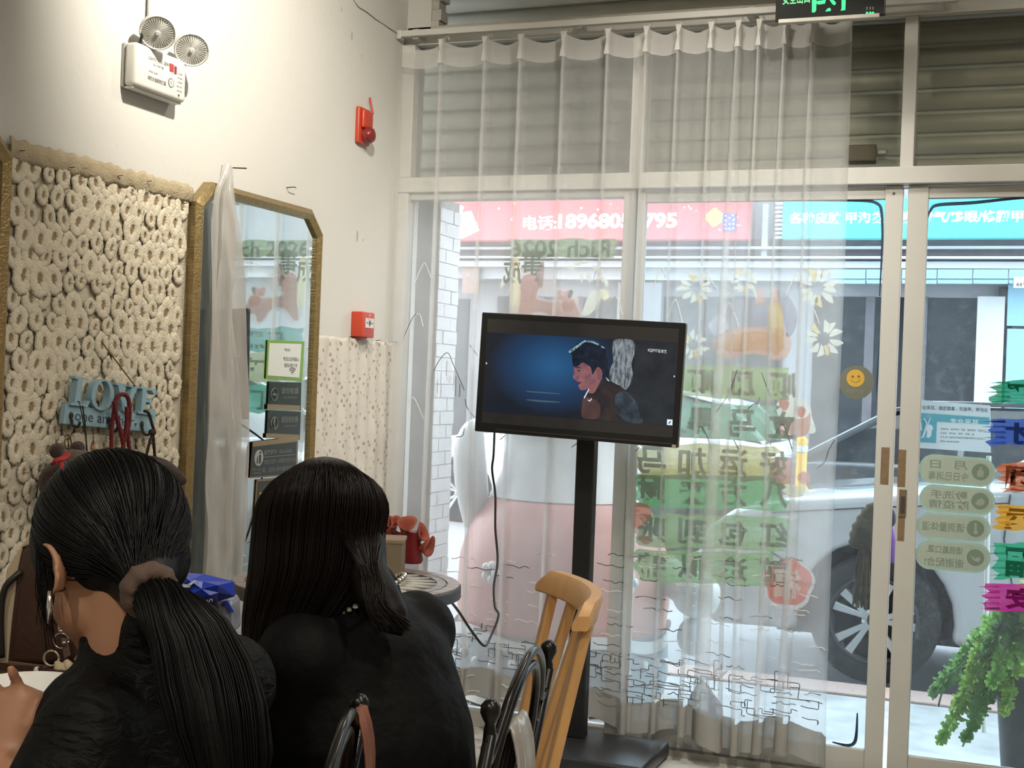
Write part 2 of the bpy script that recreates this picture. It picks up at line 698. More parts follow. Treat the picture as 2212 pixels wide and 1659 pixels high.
px_plate('tape_residue', 1904, 966, 1919, 1047, -0.018, 0.001, M_TAPE, D1)
px_plate('tape_residue', 1941, 971, 1955, 1052, -0.022, 0.001, M_TAPE, D2)
px_plate('tape_residue', 1940, 1115, 1953, 1169, -0.022, 0.001, M_TAPE, D2)
lt = px_plate('latch', 1943, 1057, 1957, 1117, -0.022, 0.004, mat('latch_brass', (0.22, 0.17, 0.11), 0.5, 0.5, 0.3, 60), D2)
px_plate('latch_slot', 1946, 1072, 1954, 1108, -0.026, 0.002, mat('latch_dark', (0.06, 0.05, 0.04), 0.6), lt)

# ================================================================== ROLLER SHUTTER
sh = thing('roller_shutter', (1.9, 0.17, 2.05), 'grey-green corrugated roller shutter rolled up behind the transom panes', 'roller shutter')
M_SHUT = mat('shutter_grey', (0.47, 0.46, 0.38), 0.55, 0.15, 0.18, 3.0, 0.06, 12, stretch=(0.4, 3, 6))
prof = []
SP = 0.078
for k in range(9):
    a = k / 8
    prof.append((-0.010 * sin(pi * a), a * (SP - 0.014)))
prof += [(0.005, SP - 0.012), (0.005, SP + 0.012)]
zz = 2.06
i = 0
while zz < 3.02:
    b = MB()
    n = len(prof)
    dy = 0.0
    vs = [(-0.1, 0.17 + dy + p[0], zz + p[1]) for p in prof] + [(RX + .1, 0.17 + dy + p[0], zz + p[1] + 0.012) for p in prof]
    fs = [(k, k + 1, k + 1 + n, k + n) for k in range(n - 1)]
    b.add(vs, fs)
    b.build('slat', M_SHUT, sh, smooth=True, solid=0.002)
    zz += SP
    i += 1
MB().box((-0.1, 0.14, 2.03), (RX + .1, 0.20, 2.062)).build('bottom_bar', mat('shutter_bar', (0.10, 0.10, 0.10), 0.5, 0.4), sh, bevel=0.004)
lk = onY(1862, 330, 0.145)
MB().box((lk.x - 0.05, 0.135, lk.z - 0.03), (lk.x + 0.05, 0.155, lk.z + 0.028)).build('lock_box', mat('lock_box_brown', (0.16, 0.13, 0.09), 0.6, 0.2), sh, bevel=0.004)
MB().box((lk.x + 0.055, 0.138, lk.z - 0.008), (lk.x + 0.085, 0.150, lk.z + 0.008)).build('lock_bolt', mat('lock_bolt', (0.35, 0.33, 0.3), 0.4, 0.6), sh, bevel=0.002)
# wall over the storefront outside
MB().box((-1.2, 0.26, 2.62), (RX + 1.2, 0.42, 6.2)).build('wall_front', mat('outer_wall', (0.35, 0.34, 0.33), 0.9), kind='structure')
MB().box((-3.5, 0.11, -0.1), (-0.2, 0.42, 6.2)).build('wall_outside', mat('outer_wall', (0.35, 0.34, 0.33), 0.9), kind='structure')

# ================================================================== OUTSIDE
GZ = -0.09
M_PAVE = mat('pavement_granite', (0.42, 0.44, 0.45), 0.55, 0, 0.5, 7.0, 0.25, 120)
M_ROAD = mat('road_asphalt', (0.30, 0.30, 0.31), 0.8, 0, 0.15, 3.0, 0.2, 80)
MB().box((-14, 0.12, GZ - 0.3), (14, 1.56, GZ)).build('pavement', M_PAVE, kind='structure')
MB().box((-40, 1.5, GZ - 0.4), (40, 60, GZ - 0.10)).build('road', M_ROAD, kind='structure')
kr = thing('kerb', (0, 1.68, GZ - 0.1), kind='structure')
M_KERB = mat('pink_granite_kerb', (0.48, 0.36, 0.32), 0.7, 0, 0.25, 60)
x = -6.0
while x < 6.5:
    MB().box((x, 1.572, GZ - 0.15), (x + 0.992, 1.80, GZ + 0.012)).build('kerb_stone', M_KERB, kr, bevel=0.006)
    x += 1.0
# worn concrete step outside the door
MB().box((0.95, 0.115, GZ - 0.02), (3.4, 0.55, -0.045)).build('doorstep', mat('step_concrete', (0.44, 0.45, 0.47), 0.8, 0, 0.25, 9.0, 0.2, 60), kind='structure')

# white tiled pillar just outside the left corner of the glass: grey front, tiled flank
XS = onY(938, 820, 0.14).x
YF = onX(981, 820, XS).y
pl = thing('tiled_pillar', (XS - 0.25, 0.4, GZ), 'grey pillar with white brick-tiled flank outside the corner of the shop glass', 'pillar')
MB().box((XS - 0.5, 0.14, GZ), (XS - 0.004, YF, 2.02)).build('core', mat('pillar_grout', (0.33, 0.33, 0.32), 0.9, 0, 0.35, 7), pl)
M_WT = mat('white_wall_tile', (0.62, 0.64, 0.66), 0.35, 0, 0.08, 6.0)
z = GZ
r = 0
TH = 0.0545
TL = (YF - 0.14) / 1.5
while z < 1.95:
    cuts = [0.14, 0.14 + TL, YF] if r % 2 else [0.14, 0.14 + TL / 2, YF]
    for k in range(2):
        pr = random.uniform(0, 0.003)
        MB().box((XS - 0.006, cuts[k] + 0.0025, z + 0.0016), (XS + pr, cuts[k + 1] - 0.0025 + random.uniform(0, 0.008) * k, z + TH - 0.0016)).build('wall_tile', M_WT, pl)
    z += TH
    r += 1

# ------------------------------------------------------------------ building across the street
FYB = 15.0
fb = thing('facing_building', (-1.0, FYB + 1, GZ - 0.1), 'long grey shop building across the street behind the parked cars', 'building')


def fbox(name, x0, y0, x1, y1, m, proud=0.0, depth=0.3, parent=None, Y=None, bev=0.0):
    """box on the facing building given by two photo corners"""
    Yp = (Y if Y is not None else FYB) - proud
    a, c = onY(x0, y0, Yp), onY(x1, y1, Yp)
    return MB().box((min(a.x, c.x), Yp, min(a.z, c.z)), (max(a.x, c.x), Yp + depth, max(a.z, c.z))).build(name, m, parent if parent is not None else fb, bevel=bev)


M_FWALL = mat('facade_grey', (0.26, 0.26, 0.27), 0.9, 0, 0.12, 1.5)
M_FDARK = mat('facade_dark_glass', (0.018, 0.022, 0.026), 0.12, 0, 0.5, 0.8, spec=0.5)
M_FLIGHT = mat('facade_pale', (0.46, 0.46, 0.48), 0.8, 0, 0.1, 2)
M_FBLUE = mat('facade_blue_tile', (0.22, 0.40, 0.50), 0.5, 0, 0.08, 2)
M_FBAND = mat('facade_dark_band', (0.10, 0.09, 0.10), 0.8, 0, 0.3, 4)
MB().box((-30, FYB, -0.2), (20, FYB + 4, 5.6)).build('wall', M_FWALL, fb)
for (y0, y1, m, pr) in ((517, 531, M_FBAND, 0.25), (532, 538, M_FLIGHT, 0.5), (539, 552, M_FBAND, 0.35), (553, 558, M_FLIGHT, 0.55), (560, 563, M_FBAND, 0.3), (564, 578, M_FLIGHT, 0.45), (579, 606, M_FLIGHT, 0.25)):
    a, c = onY(1600, y0, FYB - pr), onY(1600, y1, FYB - pr)
    MB().box((-30, FYB - pr, c.z), (20, FYB, a.z)).build('fascia', m, fb)
# shop openings
for (x0, x1) in ((560, 1000), (1075, 1330), (1420, 1680), (1760, 2105)):
    w_ = fbox('shop_window', x0, 640, x1, 1010, M_FDARK, 0.03, 0.1)
    for f in (0.33, 0.66):
        xm = x0 + (x1 - x0) * f
        fbox('window_mullion', xm - 3, 640, xm + 3, 1010, M_FBAND, 0.06, 0.05, w_)
fbox('pillar', 2112, 640, 2158, 1000, M_FLIGHT, 0.2)
fbox('pillar', 1335, 610, 1415, 1000, M_FWALL, 0.2)
fbox('door_panel', 2158, 620, 2175, 1000, M_FDARK, 0.1)
for k in range(7):
    fbox('blue_wall_tile', 1795 + k * 77, 582, 1869 + k * 77, 602, M_FBLUE, 0.62, 0.1)
    fbox('blue_wall_tile', 1795 + k * 77, 604, 1869 + k * 77, 613, M_FBLUE, 0.60, 0.1)
fbox('blue_wall_tile', 2178, 614, 2420, 708, M_FBLUE, 0.2, 0.15)
fbox('blue_wall_tile', 2176, 710, 2420, 1000, M_FBLUE, 0.2, 0.15)
np_ = fbox('number_plate', 2190, 598, 2225, 622, M_FLIGHT, 0.64, 0.02)
M_INKD = mat('dark_ink', (0.03, 0.03, 0.035), 0.7)
a = onY(2194, 620, FYB - 0.645)
text_on('number_lettering', '44号', a, (1, 0, 0), (0, 0, 1), 0.16, 0.07, M_INKD, np_)
# notice on the far wall at the left
nb = fbox('notice_board', 1000, 573, 1033, 634, mat('notice_brown', (0.30, 0.20, 0.17), 0.8), 0.4, 0.03)
a = onY(1005, 600, FYB - 0.405)
text_on('notice_lettering', '大众', a, (1, 0, 0), (0, 0, 1), 0.18, 0.08, M_FLIGHT, nb)
# white louvres between the two signs
for k in range(9):
    y0 = 437 + k * 9.2
    fbox('louvre_slat', 1674, y0, 1690, y0 + 4.6, mat('louvre_white', (0.8, 0.8, 0.8), 0.6), 0.5, 0.05)
fbox('drainpipe', 1648, 440, 1656, 560, M_FLIGHT, 0.4, 0.1)

# red phone sign
SIG = FYB - 0.72
a, c = onY(950, 430, SIG), onY(1617, 517, SIG)
sg = thing('shop_sign', ((a.x + c.x) / 2, SIG, c.z), 'long red shop sign with white phone number and dice across the street', 'sign')
M_REDS = mat('sign_red', (0.62, 0.10, 0.115), 0.4, 0, 0.03, 2.0, emit=(1.0, 0.30, 0.32), estr=0.28)
M_WLET = mat('sign_white_letter', (0.9, 0.9, 0.9), 0.4, 0, 0.0, emit=(1, 1, 1), estr=0.9)
MB().box((a.x, SIG, c.z), (c.x, SIG + 0.2, a.z)).build('board', M_REDS, sg, bevel=0.01)


def ytext(name, s, x0, y0, x1, y1, Y, m, parent, mirror=False, bold=0.02, lift=0.006, keep=False):
    """lettering on a plane of constant y filling a photo rectangle (x0,y0 top-left .. x1,y1 bottom-right)"""
    ym = (y0 + y1) / 2
    xm = (x0 + x1) / 2
    p0, p1 = onY(x0, ym, Y), onY(x1, ym, Y)
    q0, q1 = onY(xm, y1, Y), onY(xm, y0, Y)
    w, h = p1.x - p0.x, q1.z - q0.z
    tilt = 0.0
    if mirror:
        return text_on(name, s, (p1.x, Y - lift, q0.z), (-1, 0, 0), (0, 0, 1), w, h, m, parent, bold=bold, keep=keep)
    return text_on(name, s, (p0.x, Y - lift, q0.z), (1, 0, 0), (0, 0, 1), w, h, m, parent, bold=bold, keep=keep)


ytext('lettering', '电话:', 1130, 466, 1203, 497, SIG, M_WLET, sg, bold=0.03)
ytext('lettering', '18968055795', 1206, 460, 1463, 494, SIG, M_WLET, sg, bold=0.04)


def ypoly(name, pxs, Y, th, m, parent, **kw):
    return MB().prism([onY(x, y, Y) for x, y in pxs], (0, -th, 0)).build(name, m, parent, **kw)


ypoly('card_print', [(983, 462), (1018, 456), (1036, 498), (998, 516), (984, 512)], SIG, 0.01, M_WLET, sg)
ypoly('card_print', [(983, 438), (1003, 447), (995, 466), (983, 470)], SIG, 0.012, M_WLET, sg)
ypoly('yellow_die_print', [(1526, 463), (1545, 448), (1562, 462), (1561, 480), (1541, 491), (1525, 475)], SIG, 0.01, mat('die_yellow', (0.9, 0.62, 0.12), 0.5, emit=(0.9, 0.62, 0.15), estr=0.5), sg)
dd = ypoly('blue_die_print', [(1562, 461), (1590, 461), (1591, 477), (1589, 500), (1563, 499), (1560, 478)], SIG, 0.012, mat('die_blue', (0.12, 0.12, 0.45), 0.5, emit=(0.2, 0.2, 0.6), estr=0.4), sg)
for (x, y) in ((1568, 466), (1583, 465), (1576, 471), (1568, 476), (1585, 475), (1567, 485), (1576, 484), (1584, 484), (1568, 494), (1576, 494), (1584, 493)):
    MB().lathe(onY(x, y, SIG - 0.013), (0, -1, 0), [(0.014, 0), (0.014, 0.003)], 8).build('pip', M_WLET, dd)
b = MB()
for k in range(26):
    x, y = random.uniform(1000, 1610), random.uniform(440, 512)
    if 1120 < x < 1470 and 455 < y < 500:
        continue
    b.lathe(onY(x, y, SIG), (0, -1, 0), [(random.uniform(.008, .02), 0), (.006, 0.004)], 8)
b.build('confetti_print', mat('sign_pale_pink', (0.95, 0.6, 0.6), 0.5, emit=(1, .6, .6), estr=.4), sg, kind='stuff')

# turquoise sign
a, c = onY(1692, 430, SIG), onY(2600, 516, SIG)
zt, zb = onY(1900, 428, SIG).z, onY(1900, 515, SIG).z
sg2 = thing('shop_sign', ((a.x + c.x) / 2, SIG, zb), 'turquoise shop sign with pale lettering above the dark shop door', 'sign')
M_TURQ = mat('sign_turquoise', (0.05, 0.36, 0.40), 0.4, 0, 0.03, 2.0, emit=(0.13, 0.72, 0.78), estr=0.4)
MB().box((a.x, SIG, zb), (c.x, SIG + 0.2, zt)).build('board', M_TURQ, sg2, bevel=0.01)
ytext('lettering', '各种皮肤 甲沟炎/口臭/脚气/鸡眼/修脚甲', 1705, 456, 2210, 482, SIG, mat('sign_pale_letter', (0.75, 0.95, 0.93), 0.4, 0, 0, emit=(0.75, 1, .97), estr=0.8), sg2, bold=0.03)


# ------------------------------------------------------------------ cars
def wheel(cx, cy, cz, R, parent, side=-1):
    """tyre + rim seen from -y; centre of outer face"""
    ax = Vector((0, side, 0))
    w_ = MB()
    w_.lathe((cx, cy, cz), ax, [(R * 0.66, -0.20), (R * 0.97, -0.20), (R, -0.17), (R, -0.03), (R * 0.95, 0.0), (R * 0.75, 0.012), (R * 0.67, 0.0), (R * 0.66, -0.05)], 40)
    ty = w_.build('wheel', mat('tyre_rubber', (0.010, 0.010, 0.010), 0.75, 0, 0.2, 30), parent, smooth=True)
    M_RIM = mat('alloy_rim', (0.42, 0.43, 0.44), 0.35, 0.7, 0.1, 8)
    M_RIMD = mat('rim_dark', (0.03, 0.03, 0.032), 0.5, 0.4)
    rb = MB()
    rb.lathe((cx, cy - 0.0 * side, cz), ax, [(R * 0.60, -0.07), (R * 0.67, 0.0), (R * 0.70, 0.006), (R * 0.665, 0.012), (R * 0.62, -0.01), (R * 0.60, -0.08)], 40)
    rb.build('rim', M_RIMD, ty, smooth=True)
    MB().lathe((cx, cy, cz), ax, [(R * 0.62, -0.12), (R * 0.62, -0.085)], 32).build('brake_disc', M_RIMD, ty, smooth=True)
    for k in range(5):
        a0 = 2 * pi * (k + 0.12) / 5
        sp = MB()
        for da in (-0.21, 0.21):
            d0 = Vector((cos(a0 + da * 0.5), 0, sin(a0 + da * 0.5)))
            d1 = Vector((cos(a0 + da), 0, sin(a0 + da)))
            tng = Vector((-d1.z, 0, d1.x))
            p0 = Vector((cx, cy, cz)) + d0 * R * 0.10
            p1 = Vector((cx, cy, cz)) + d1 * R * 0.64
            o1 = ax * -0.045
            sp.prism([p0 - tng * 0.012 + ax * -.01, p1 - tng * 0.026, p1 + tng * 0.016, p0 + tng * 0.010 + ax * -.01], o1)
        sp.build('spoke', M_RIM, ty, bevel=0.004)
    MB().lathe((cx, cy, cz), ax, [(R * 0.19, -0.05), (R * 0.18, -0.012), (R * 0.12, -0.004), (0.0, -0.004)], 20).build('hub', M_RIM, ty, smooth=True)
    for k in range(5):
        a0 = 2 * pi * (k + 0.62) / 5
        MB().lathe(Vector((cx, cy, cz)) + Vector((cos(a0), 0, sin(a0))) * R * 0.15, ax, [(0.009, -0.03), (0.009, 0.002)], 8).build('lug_nut', mat('lug_chrome', (0.7, 0.7, 0.7), 0.25, 0.9), ty)
    return ty


def car(name, xw, y0, gz, R, label, paint, flip=1, parts=True, wheelbase=2.65, sc=1.0, glassm=None):
    """hatch-back; front wheel centre at xw, near side at y0, nose toward -x (flip 1)"""
    t = thing(name, (xw + flip * 1.3, y0 + 0.85, gz), label, 'car')
    w = 1.72 * sc

    def X(x):
        return xw + flip * x * sc

    def Z(z_):
        return gz + z_ * sc

    def arc(cx, r_, a0, a1, n=14):
        return [(cx + r_ * cos(a0 + (a1 - a0) * i / n), 0.32 + r_ * sin(a0 + (a1 - a0) * i / n)) for i in range(n + 1)]
    low = [(-0.80, 0.22), (-0.86, 0.34), (-0.88, 0.55), (-0.84, 0.70), (-0.70, 0.80), (-0.4, 0.88), (0.1, 0.94), (0.55, 0.985), (0.75, 1.0),
           (2.9, 1.02), (3.25, 0.98), (3.38, 0.75), (3.40, 0.4), (3.3, 0.25)]
    bot = arc(wheelbase, 0.37, 0 - 0.25, pi + 0.25)
    bot2 = arc(0, 0.37, 0 - 0.25, pi + 0.25)
    side = low + bot + [(wheelbase - 0.5, 0.2), (0.5, 0.2)] + bot2
    pts = [Vector((X(x), y0, Z(z_))) for x, z_ in side]
    b_ = MB().prism(pts, (0, w, 0))
    body = b_.build('body', paint, t, bevel=0.045, bseg=3, smooth=True)
    gm = glassm or mat('car_glass', (0.015, 0.018, 0.02), 0.06, 0, 0.2, 2)
    cab = [(0.62, 0.98), (1.25, 1.36), (1.55, 1.43), (2.3, 1.44), (2.85, 1.32), (3.2, 1.0)]
    ins = 0.14
    vs, fs = [], []
    n = len(cab)
    for (dy) in (0, 1):
        for (x, z_) in cab:
            k = (z_ - 0.98) / 0.46 * ins
            vs.append((X(x), (y0 + 0.03 + k) if dy == 0 else (y0 + w - 0.03 - k), Z(z_)))
    fs = [tuple(range(n)), tuple(range(2 * n - 1, n - 1, -1))] + [(i, i + n, (i + 1) % n + n, (i + 1) % n) for i in range(n)]
    MB().add(vs, fs).build('greenhouse', gm, t, bevel=0.02, bseg=2, smooth=True)
    rf = MB()
    rp = [(1.25, 1.365), (1.55, 1.437), (2.3, 1.447), (2.8, 1.34)]
    vs = []
    for dz in (0.0, 0.035):
        for (x, z_) in rp:
            k = ins * (z_ - 0.98) / 0.46
            vs.append((X(x), y0 + 0.0 + k, Z(z_ + dz)))
            vs.append((X(x), y0 + w - 0.0 - k, Z(z_ + dz)))
    m_ = len(rp) * 2
    fs = []
    for i in range(len(rp) - 1):
        a_ = i * 2
        fs += [(a_, a_ + 1, a_ + 3, a_ + 2), (a_ + m_, a_ + 2 + m_, a_ + 3 + m_, a_ + 1 + m_), (a_, a_ + 2, a_ + 2 + m_, a_ + m_), (a_ + 1, a_ + 1 + m_, a_ + 3 + m_, a_ + 3)]
    fs += [(0, m_, m_ + 1, 1), (m_ - 2, m_ - 1, 2 * m_ - 1, 2 * m_ - 2)]
    rf.add(vs, fs)
    rf.build('roof', paint, t, bevel=0.01, smooth=True)
    # pillars
    for yy in (y0 + 0.02, y0 + w - 0.02):
        s_ = 1 if yy < y0 + w / 2 else -1
        for pth in ([(0.60, 0.99, 0.0), (1.27, 1.38, ins)], [(1.75, 0.99, 0.0), (1.80, 1.44, ins)], [(3.2, 1.0, 0.0), (2.83, 1.34, ins)]):
            MB().tube([(X(a_), yy + s_ * k_, Z(z_)) for a_, z_, k_ in pth], 0.028 * sc, 8).build('pillar', paint, t)
    if parts:
        M_SEAM = mat('panel_gap', (0.02, 0.02, 0.02), 0.8)
        yb = y0 - 0.0015
        MB().tube([(X(x), yb, Z(z_)) for x, z_ in ((0.60, 0.96), (0.58, 0.75), (0.63, 0.5), (0.72, 0.3), (0.80, 0.26), (1.6, 0.26))], 0.004, 6).build('door_seam', M_SEAM, t)
        MB().tube([(X(x), yb, Z(z_)) for x, z_ in ((-0.60, 0.66), (-0.42, 0.56), (-0.36, 0.42))], 0.004, 6).build('bumper_seam', M_SEAM, t)
        MB().tube([(X(x), yb, Z(z_)) for x, z_ in ((-0.5, 0.80), (0.0, 0.86), (0.6, 0.92))], 0.003, 6).build('bonnet_seam', M_SEAM, t)
        hl = [(-0.80, 0.62), (-0.66, 0.76), (-0.36, 0.80), (-0.44, 0.70), (-0.66, 0.62)]
        MB().prism([Vector((X(x), y0 - 0.004, Z(z_))) for x, z_ in hl], (0, 0.2, 0)).build('headlight', mat('lamp_lens', (0.55, 0.57, 0.6), 0.1, 0.3), t, bevel=0.008)
        MB().ball((X(0.78), y0 - 0.10, Z(1.04)), (0.10, 0.09, 0.075), 14, 10).build('wing_mirror', paint, t, smooth=True)
        MB().tube([(X(1.15), y0 - 0.02, Z(0.86)), (X(1.19), y0 - 0.035, Z(0.865)), (X(1.33), y0 - 0.035, Z(0.87)), (X(1.37), y0 - 0.02, Z(0.87))], 0.014, 8).build('door_handle', paint, t)
    wheel(X(0), y0 + 0.01, gz + R, R, t)
    wheel(X(wheelbase), y0 + 0.01, gz + R, R, t)
    for xx in (0, wheelbase):
        MB().lathe((X(xx), y0 + w - 0.22, gz + R), (0, 1, 0), [(R, 0.0), (R, 0.2)], 24).build('wheel', mat('tyre_rubber', (0.018, 0.018, 0.018), 0.75), t)
    MB().box((min(X(-0.5), X(3.2)), y0 + 0.25, Z(0.18)), (max(X(-0.5), X(3.2)), y0 + w - 0.25, Z(0.6))).build('underbody', mat('underbody_black', (0.01, 0.01, 0.01), 0.9), t)
    return t


M_SILVER = mat('silver_car_paint', (0.38, 0.38, 0.385), 0.28, 0.0, 0.02, 2, coat=1.0)
M_WHITEC = mat('white_car_paint', (0.78, 0.79, 0.80), 0.3, 0.0, 0.02, 2, coat=0.5)
wc = onY(1885, 1342, 1.92)
car('silver_car', wc.x, 1.93, wc.z - 0.31, 0.31, 'silver car parked along the kerb outside the sliding glass doors', M_SILVER)
car('white_car', -3.2, 8.2, GZ - 0.1, 0.31, 'white car parked across the road behind the tiled pillar', M_WHITEC, parts=False)
car('dark_car', 0.15, 5.3, GZ - 0.1, 0.31, 'dark car parked across the road behind the silver car', mat('dark_car_paint', (0.05, 0.055, 0.06), 0.25, 0.3, 0.02, 2, coat=0.6), parts=False)
car('pale_car', 3.0, 8.4, GZ - 0.1, 0.31, 'pale car parked far across the road beside the blue wall', M_WHITEC, parts=False)
# ================================================================== CURTAIN
CY = -0.105
ct = thing('sheer_curtain', (0.9, CY, 0.06), 'white sheer curtain with pinch pleats hanging over the left part of the storefront', 'curtain')
M_SHEER = sheer('sheer_voile', (0.96, 0.965, 0.97), 0.38, 0.58, var=0.03, nscale=6)
M_HEAD = sheer('curtain_header_tape', (0.88, 0.87, 0.84), 0.72, 0.4)
M_HEM = sheer('curtain_hem_cloth', (0.44, 0.42, 0.38), 0.96, 0.25, var=0.03, nscale=20)
PLE = [(962, 96), (1056, 90), (1133, 84), (1225, 77), (1320, 70), (1403, 64), (1472, 62), (1542, 57), (1600, 53), (1645, 51), (1700, 50), (1760, 50)]
px_top = [onY(a, b_, CY) for a, b_ in PLE]
XL = 0.024
XR = onY(1836, 52, CY).x
ZT = sum(p.z for p in px_top) / len(px_top)
pleats = [p.x for p in px_top]
FOLDW = [0.012, 0.010, 0.016, 0.014, 0.014, 0.016, 0.018, 0.022, 0.075, 0.02, 0.03, 0.035]


def zbot(x):
    k = max(0, min(1, (x - 0.2) / 1.5))
    return 0.115 - 0.075 * k + 0.018 * sin(x * 17)


# plan path: list of (x_top, dy_top, x_bot, dy_bot)
plan = []
edges = [XL] + pleats + [XR]
for i in range(len(pleats) + 1):
    a_, c_ = edges[i], edges[i + 1]
    n = 7
    for k in range(n):
        t_ = k / n
        xa = a_ + (c_ - a_) * t_
        amp = 0.010 + 0.030 * max(0, (xa - 0.75))
        plan.append((xa + (0.008 if k == 0 and i else 0), 0.008 * sin(pi * t_), xa + (0.010 if k == 0 and i else 0), amp * sin(pi * t_) * (1 if i % 2 else -0.6)))
    if i < len(pleats):
        w_ = FOLDW[i]
        dpt = 0.045 + (0.02 if i > 6 else 0)
        plan.append((c_ - 0.006, 0.0, c_ - w_ * 0.5, 0.0))
        plan.append((c_ - 0.007, -0.022, c_ - w_ * 0.9, -dpt * 0.55))
        plan.append((c_ - 0.004, -0.042, c_ - w_ * 0.5, -dpt))
        plan.append((c_ + 0.003, -0.042, c_ + w_ * 0.4, -dpt))
        plan.append((c_ + 0.006, -0.022, c_ + w_ * 0.5, -dpt * 0.5))
plan.append((XR, 0.0, XR + 0.0, 0.01))
plan.append((XR + 0.012, -0.03, XR + 0.02, -0.03))
NP = len(plan)


def cpoint(i, v, zb_off=0.0):
    """v 0 top .. 1 bottom"""
    xt, yt, xb, yb = plan[i]
    k = v ** 0.8
    x = xt + (xb - xt) * k
    y = yt + (yb - yt) * k
    x += 0.012 * sin(v * 5 + i * 0.13) * v * (0.3 + 0.7 * (xt / 1.7))
    # scallop of the header between pleats
    dmin = min(abs(xt - q) for q in pleats + [XL, XR])
    sc_ = 0.028 * min(1, dmin / 0.06)
    zt = ZT + 0.004 - sc_ * (1 - min(1, v * 14)) * 0.8
    zb = zbot(x) + zb_off
    return Vector((x, CY + y, zt + (zb - zt) * v))


def curtain_strip(name, v0, v1, nv, m, off=0.0):
    b_ = MB()

    def f(u, w):
        i = int(round(u * (NP - 1)))
        p = cpoint(i, v0 + (v1 - v0) * w)
        p.y -= off
        return p
    b_.grid(NP, nv, f)
    return b_.build(name, m, ct, smooth='all')


curtain_strip('sheer_panel', 0.032, 0.958, 44, M_SHEER)
curtain_strip('header_band', 0.0, 0.034, 4, M_HEAD, 0.001)
curtain_strip('hem_band', 0.957, 1.0, 4, M_HEM, 0.001)
# stitched lines either side of the header
M_HOOK = mat('curtain_hook', (0.62, 0.60, 0.55), 0.4, 0.3)
for q in pleats:
    MB().tube([(q, CY - 0.012, ZT - 0.03), (q, CY - 0.006, ZT + 0.018), (q + 0.006, CY + 0.004, ZT + 0.03), (q + 0.01, CY + 0.012, ZT + 0.018)], 0.0022, 6).build('hook', M_HOOK, ct)
    MB().prism([(q - 0.010, CY - 0.046, ZT + 0.006), (q + 0.012, CY - 0.046, ZT + 0.006), (q + 0.002, CY - 0.048, ZT - 0.035), (q + 0.008, CY - 0.048, ZT - 0.085), (q - 0.010, CY - 0.048, ZT - 0.085), (q - 0.002, CY - 0.048, ZT - 0.035)], (0, 0.004, 0)).build('pinch_pleat', M_HEAD, ct)


def thread(b_, pxs, r=0.0015, smooth_=True):
    pts = [onY(x, y, CY - 0.006) for x, y in pxs]
    if smooth_ and len(pts) > 2:
        pts = catmull(pts, 4)
    b_.tube(pts, r, 4, cap=False)


def wig(x0, y0, ln, n=6, amp=4.0, sl=0.08):
    out = []
    yy = y0
    for k in range(n + 1):
        out.append((x0 + ln * k / n, y0 + sl * ln * k / n + random.uniform(-amp, amp)))
    return out


bd, bw = MB(), MB()
for p in ([(930, 866), (934, 812), (950, 777), (967, 762), (978, 785), (990, 812), (1003, 843)], [(1015, 746), (1031, 767)], [(1005, 862), (1009, 880), (1026, 903)], [(985, 944), (999, 941), (1003, 925)],
          [(870, 736), (889, 690), (901, 678)], [(1546, 892), (1567, 862), (1576, 846), (1593, 798)], [(1645, 804), (1656, 835), (1667, 862)], [(1607, 894), (1622, 877), (1638, 868), (1641, 856)],
          [(1512, 916), (1527, 942), (1537, 975)], [(1500, 905), (1508, 888), (1512, 900)], [(1585, 950), (1598, 976)], [(1663, 962), (1675, 938), (1690, 916), (1699, 934), (1712, 974)],
          [(1764, 1012), (1782, 996), (1790, 972), (1803, 950)], [(1366, 980), (1382, 966)], [(1235, 966), (1250, 955)], [(1080, 950), (1092, 940)]):
    thread(bd, p)
for p in ([(870, 736), (902, 677), (914, 705)], [(896, 611), (912, 574), (919, 570), (931, 600)], [(1411, 622), (1424, 586), (1431, 579), (1438, 600)], [(1512, 630), (1528, 586), (1536, 606), (1548, 624)],
          [(1440, 692), (1455, 652), (1462, 652), (1475, 700)], [(1562, 688), (1573, 656), (1583, 668), (1596, 705)], [(1698, 640), (1712, 606), (1722, 588), (1728, 612), (1742, 630)], [(1752, 700), (1757, 668), (1770, 700)],
          [(1100, 600), (1114, 560), (1128, 598)], [(1310, 660), (1330, 640), (1345, 680)], [(880, 880), (893, 858), (915, 905)], [(1610, 640), (1622, 612), (1634, 644)], [(1280, 610), (1290, 585), (1302, 615)]):
    thread(bw, p)
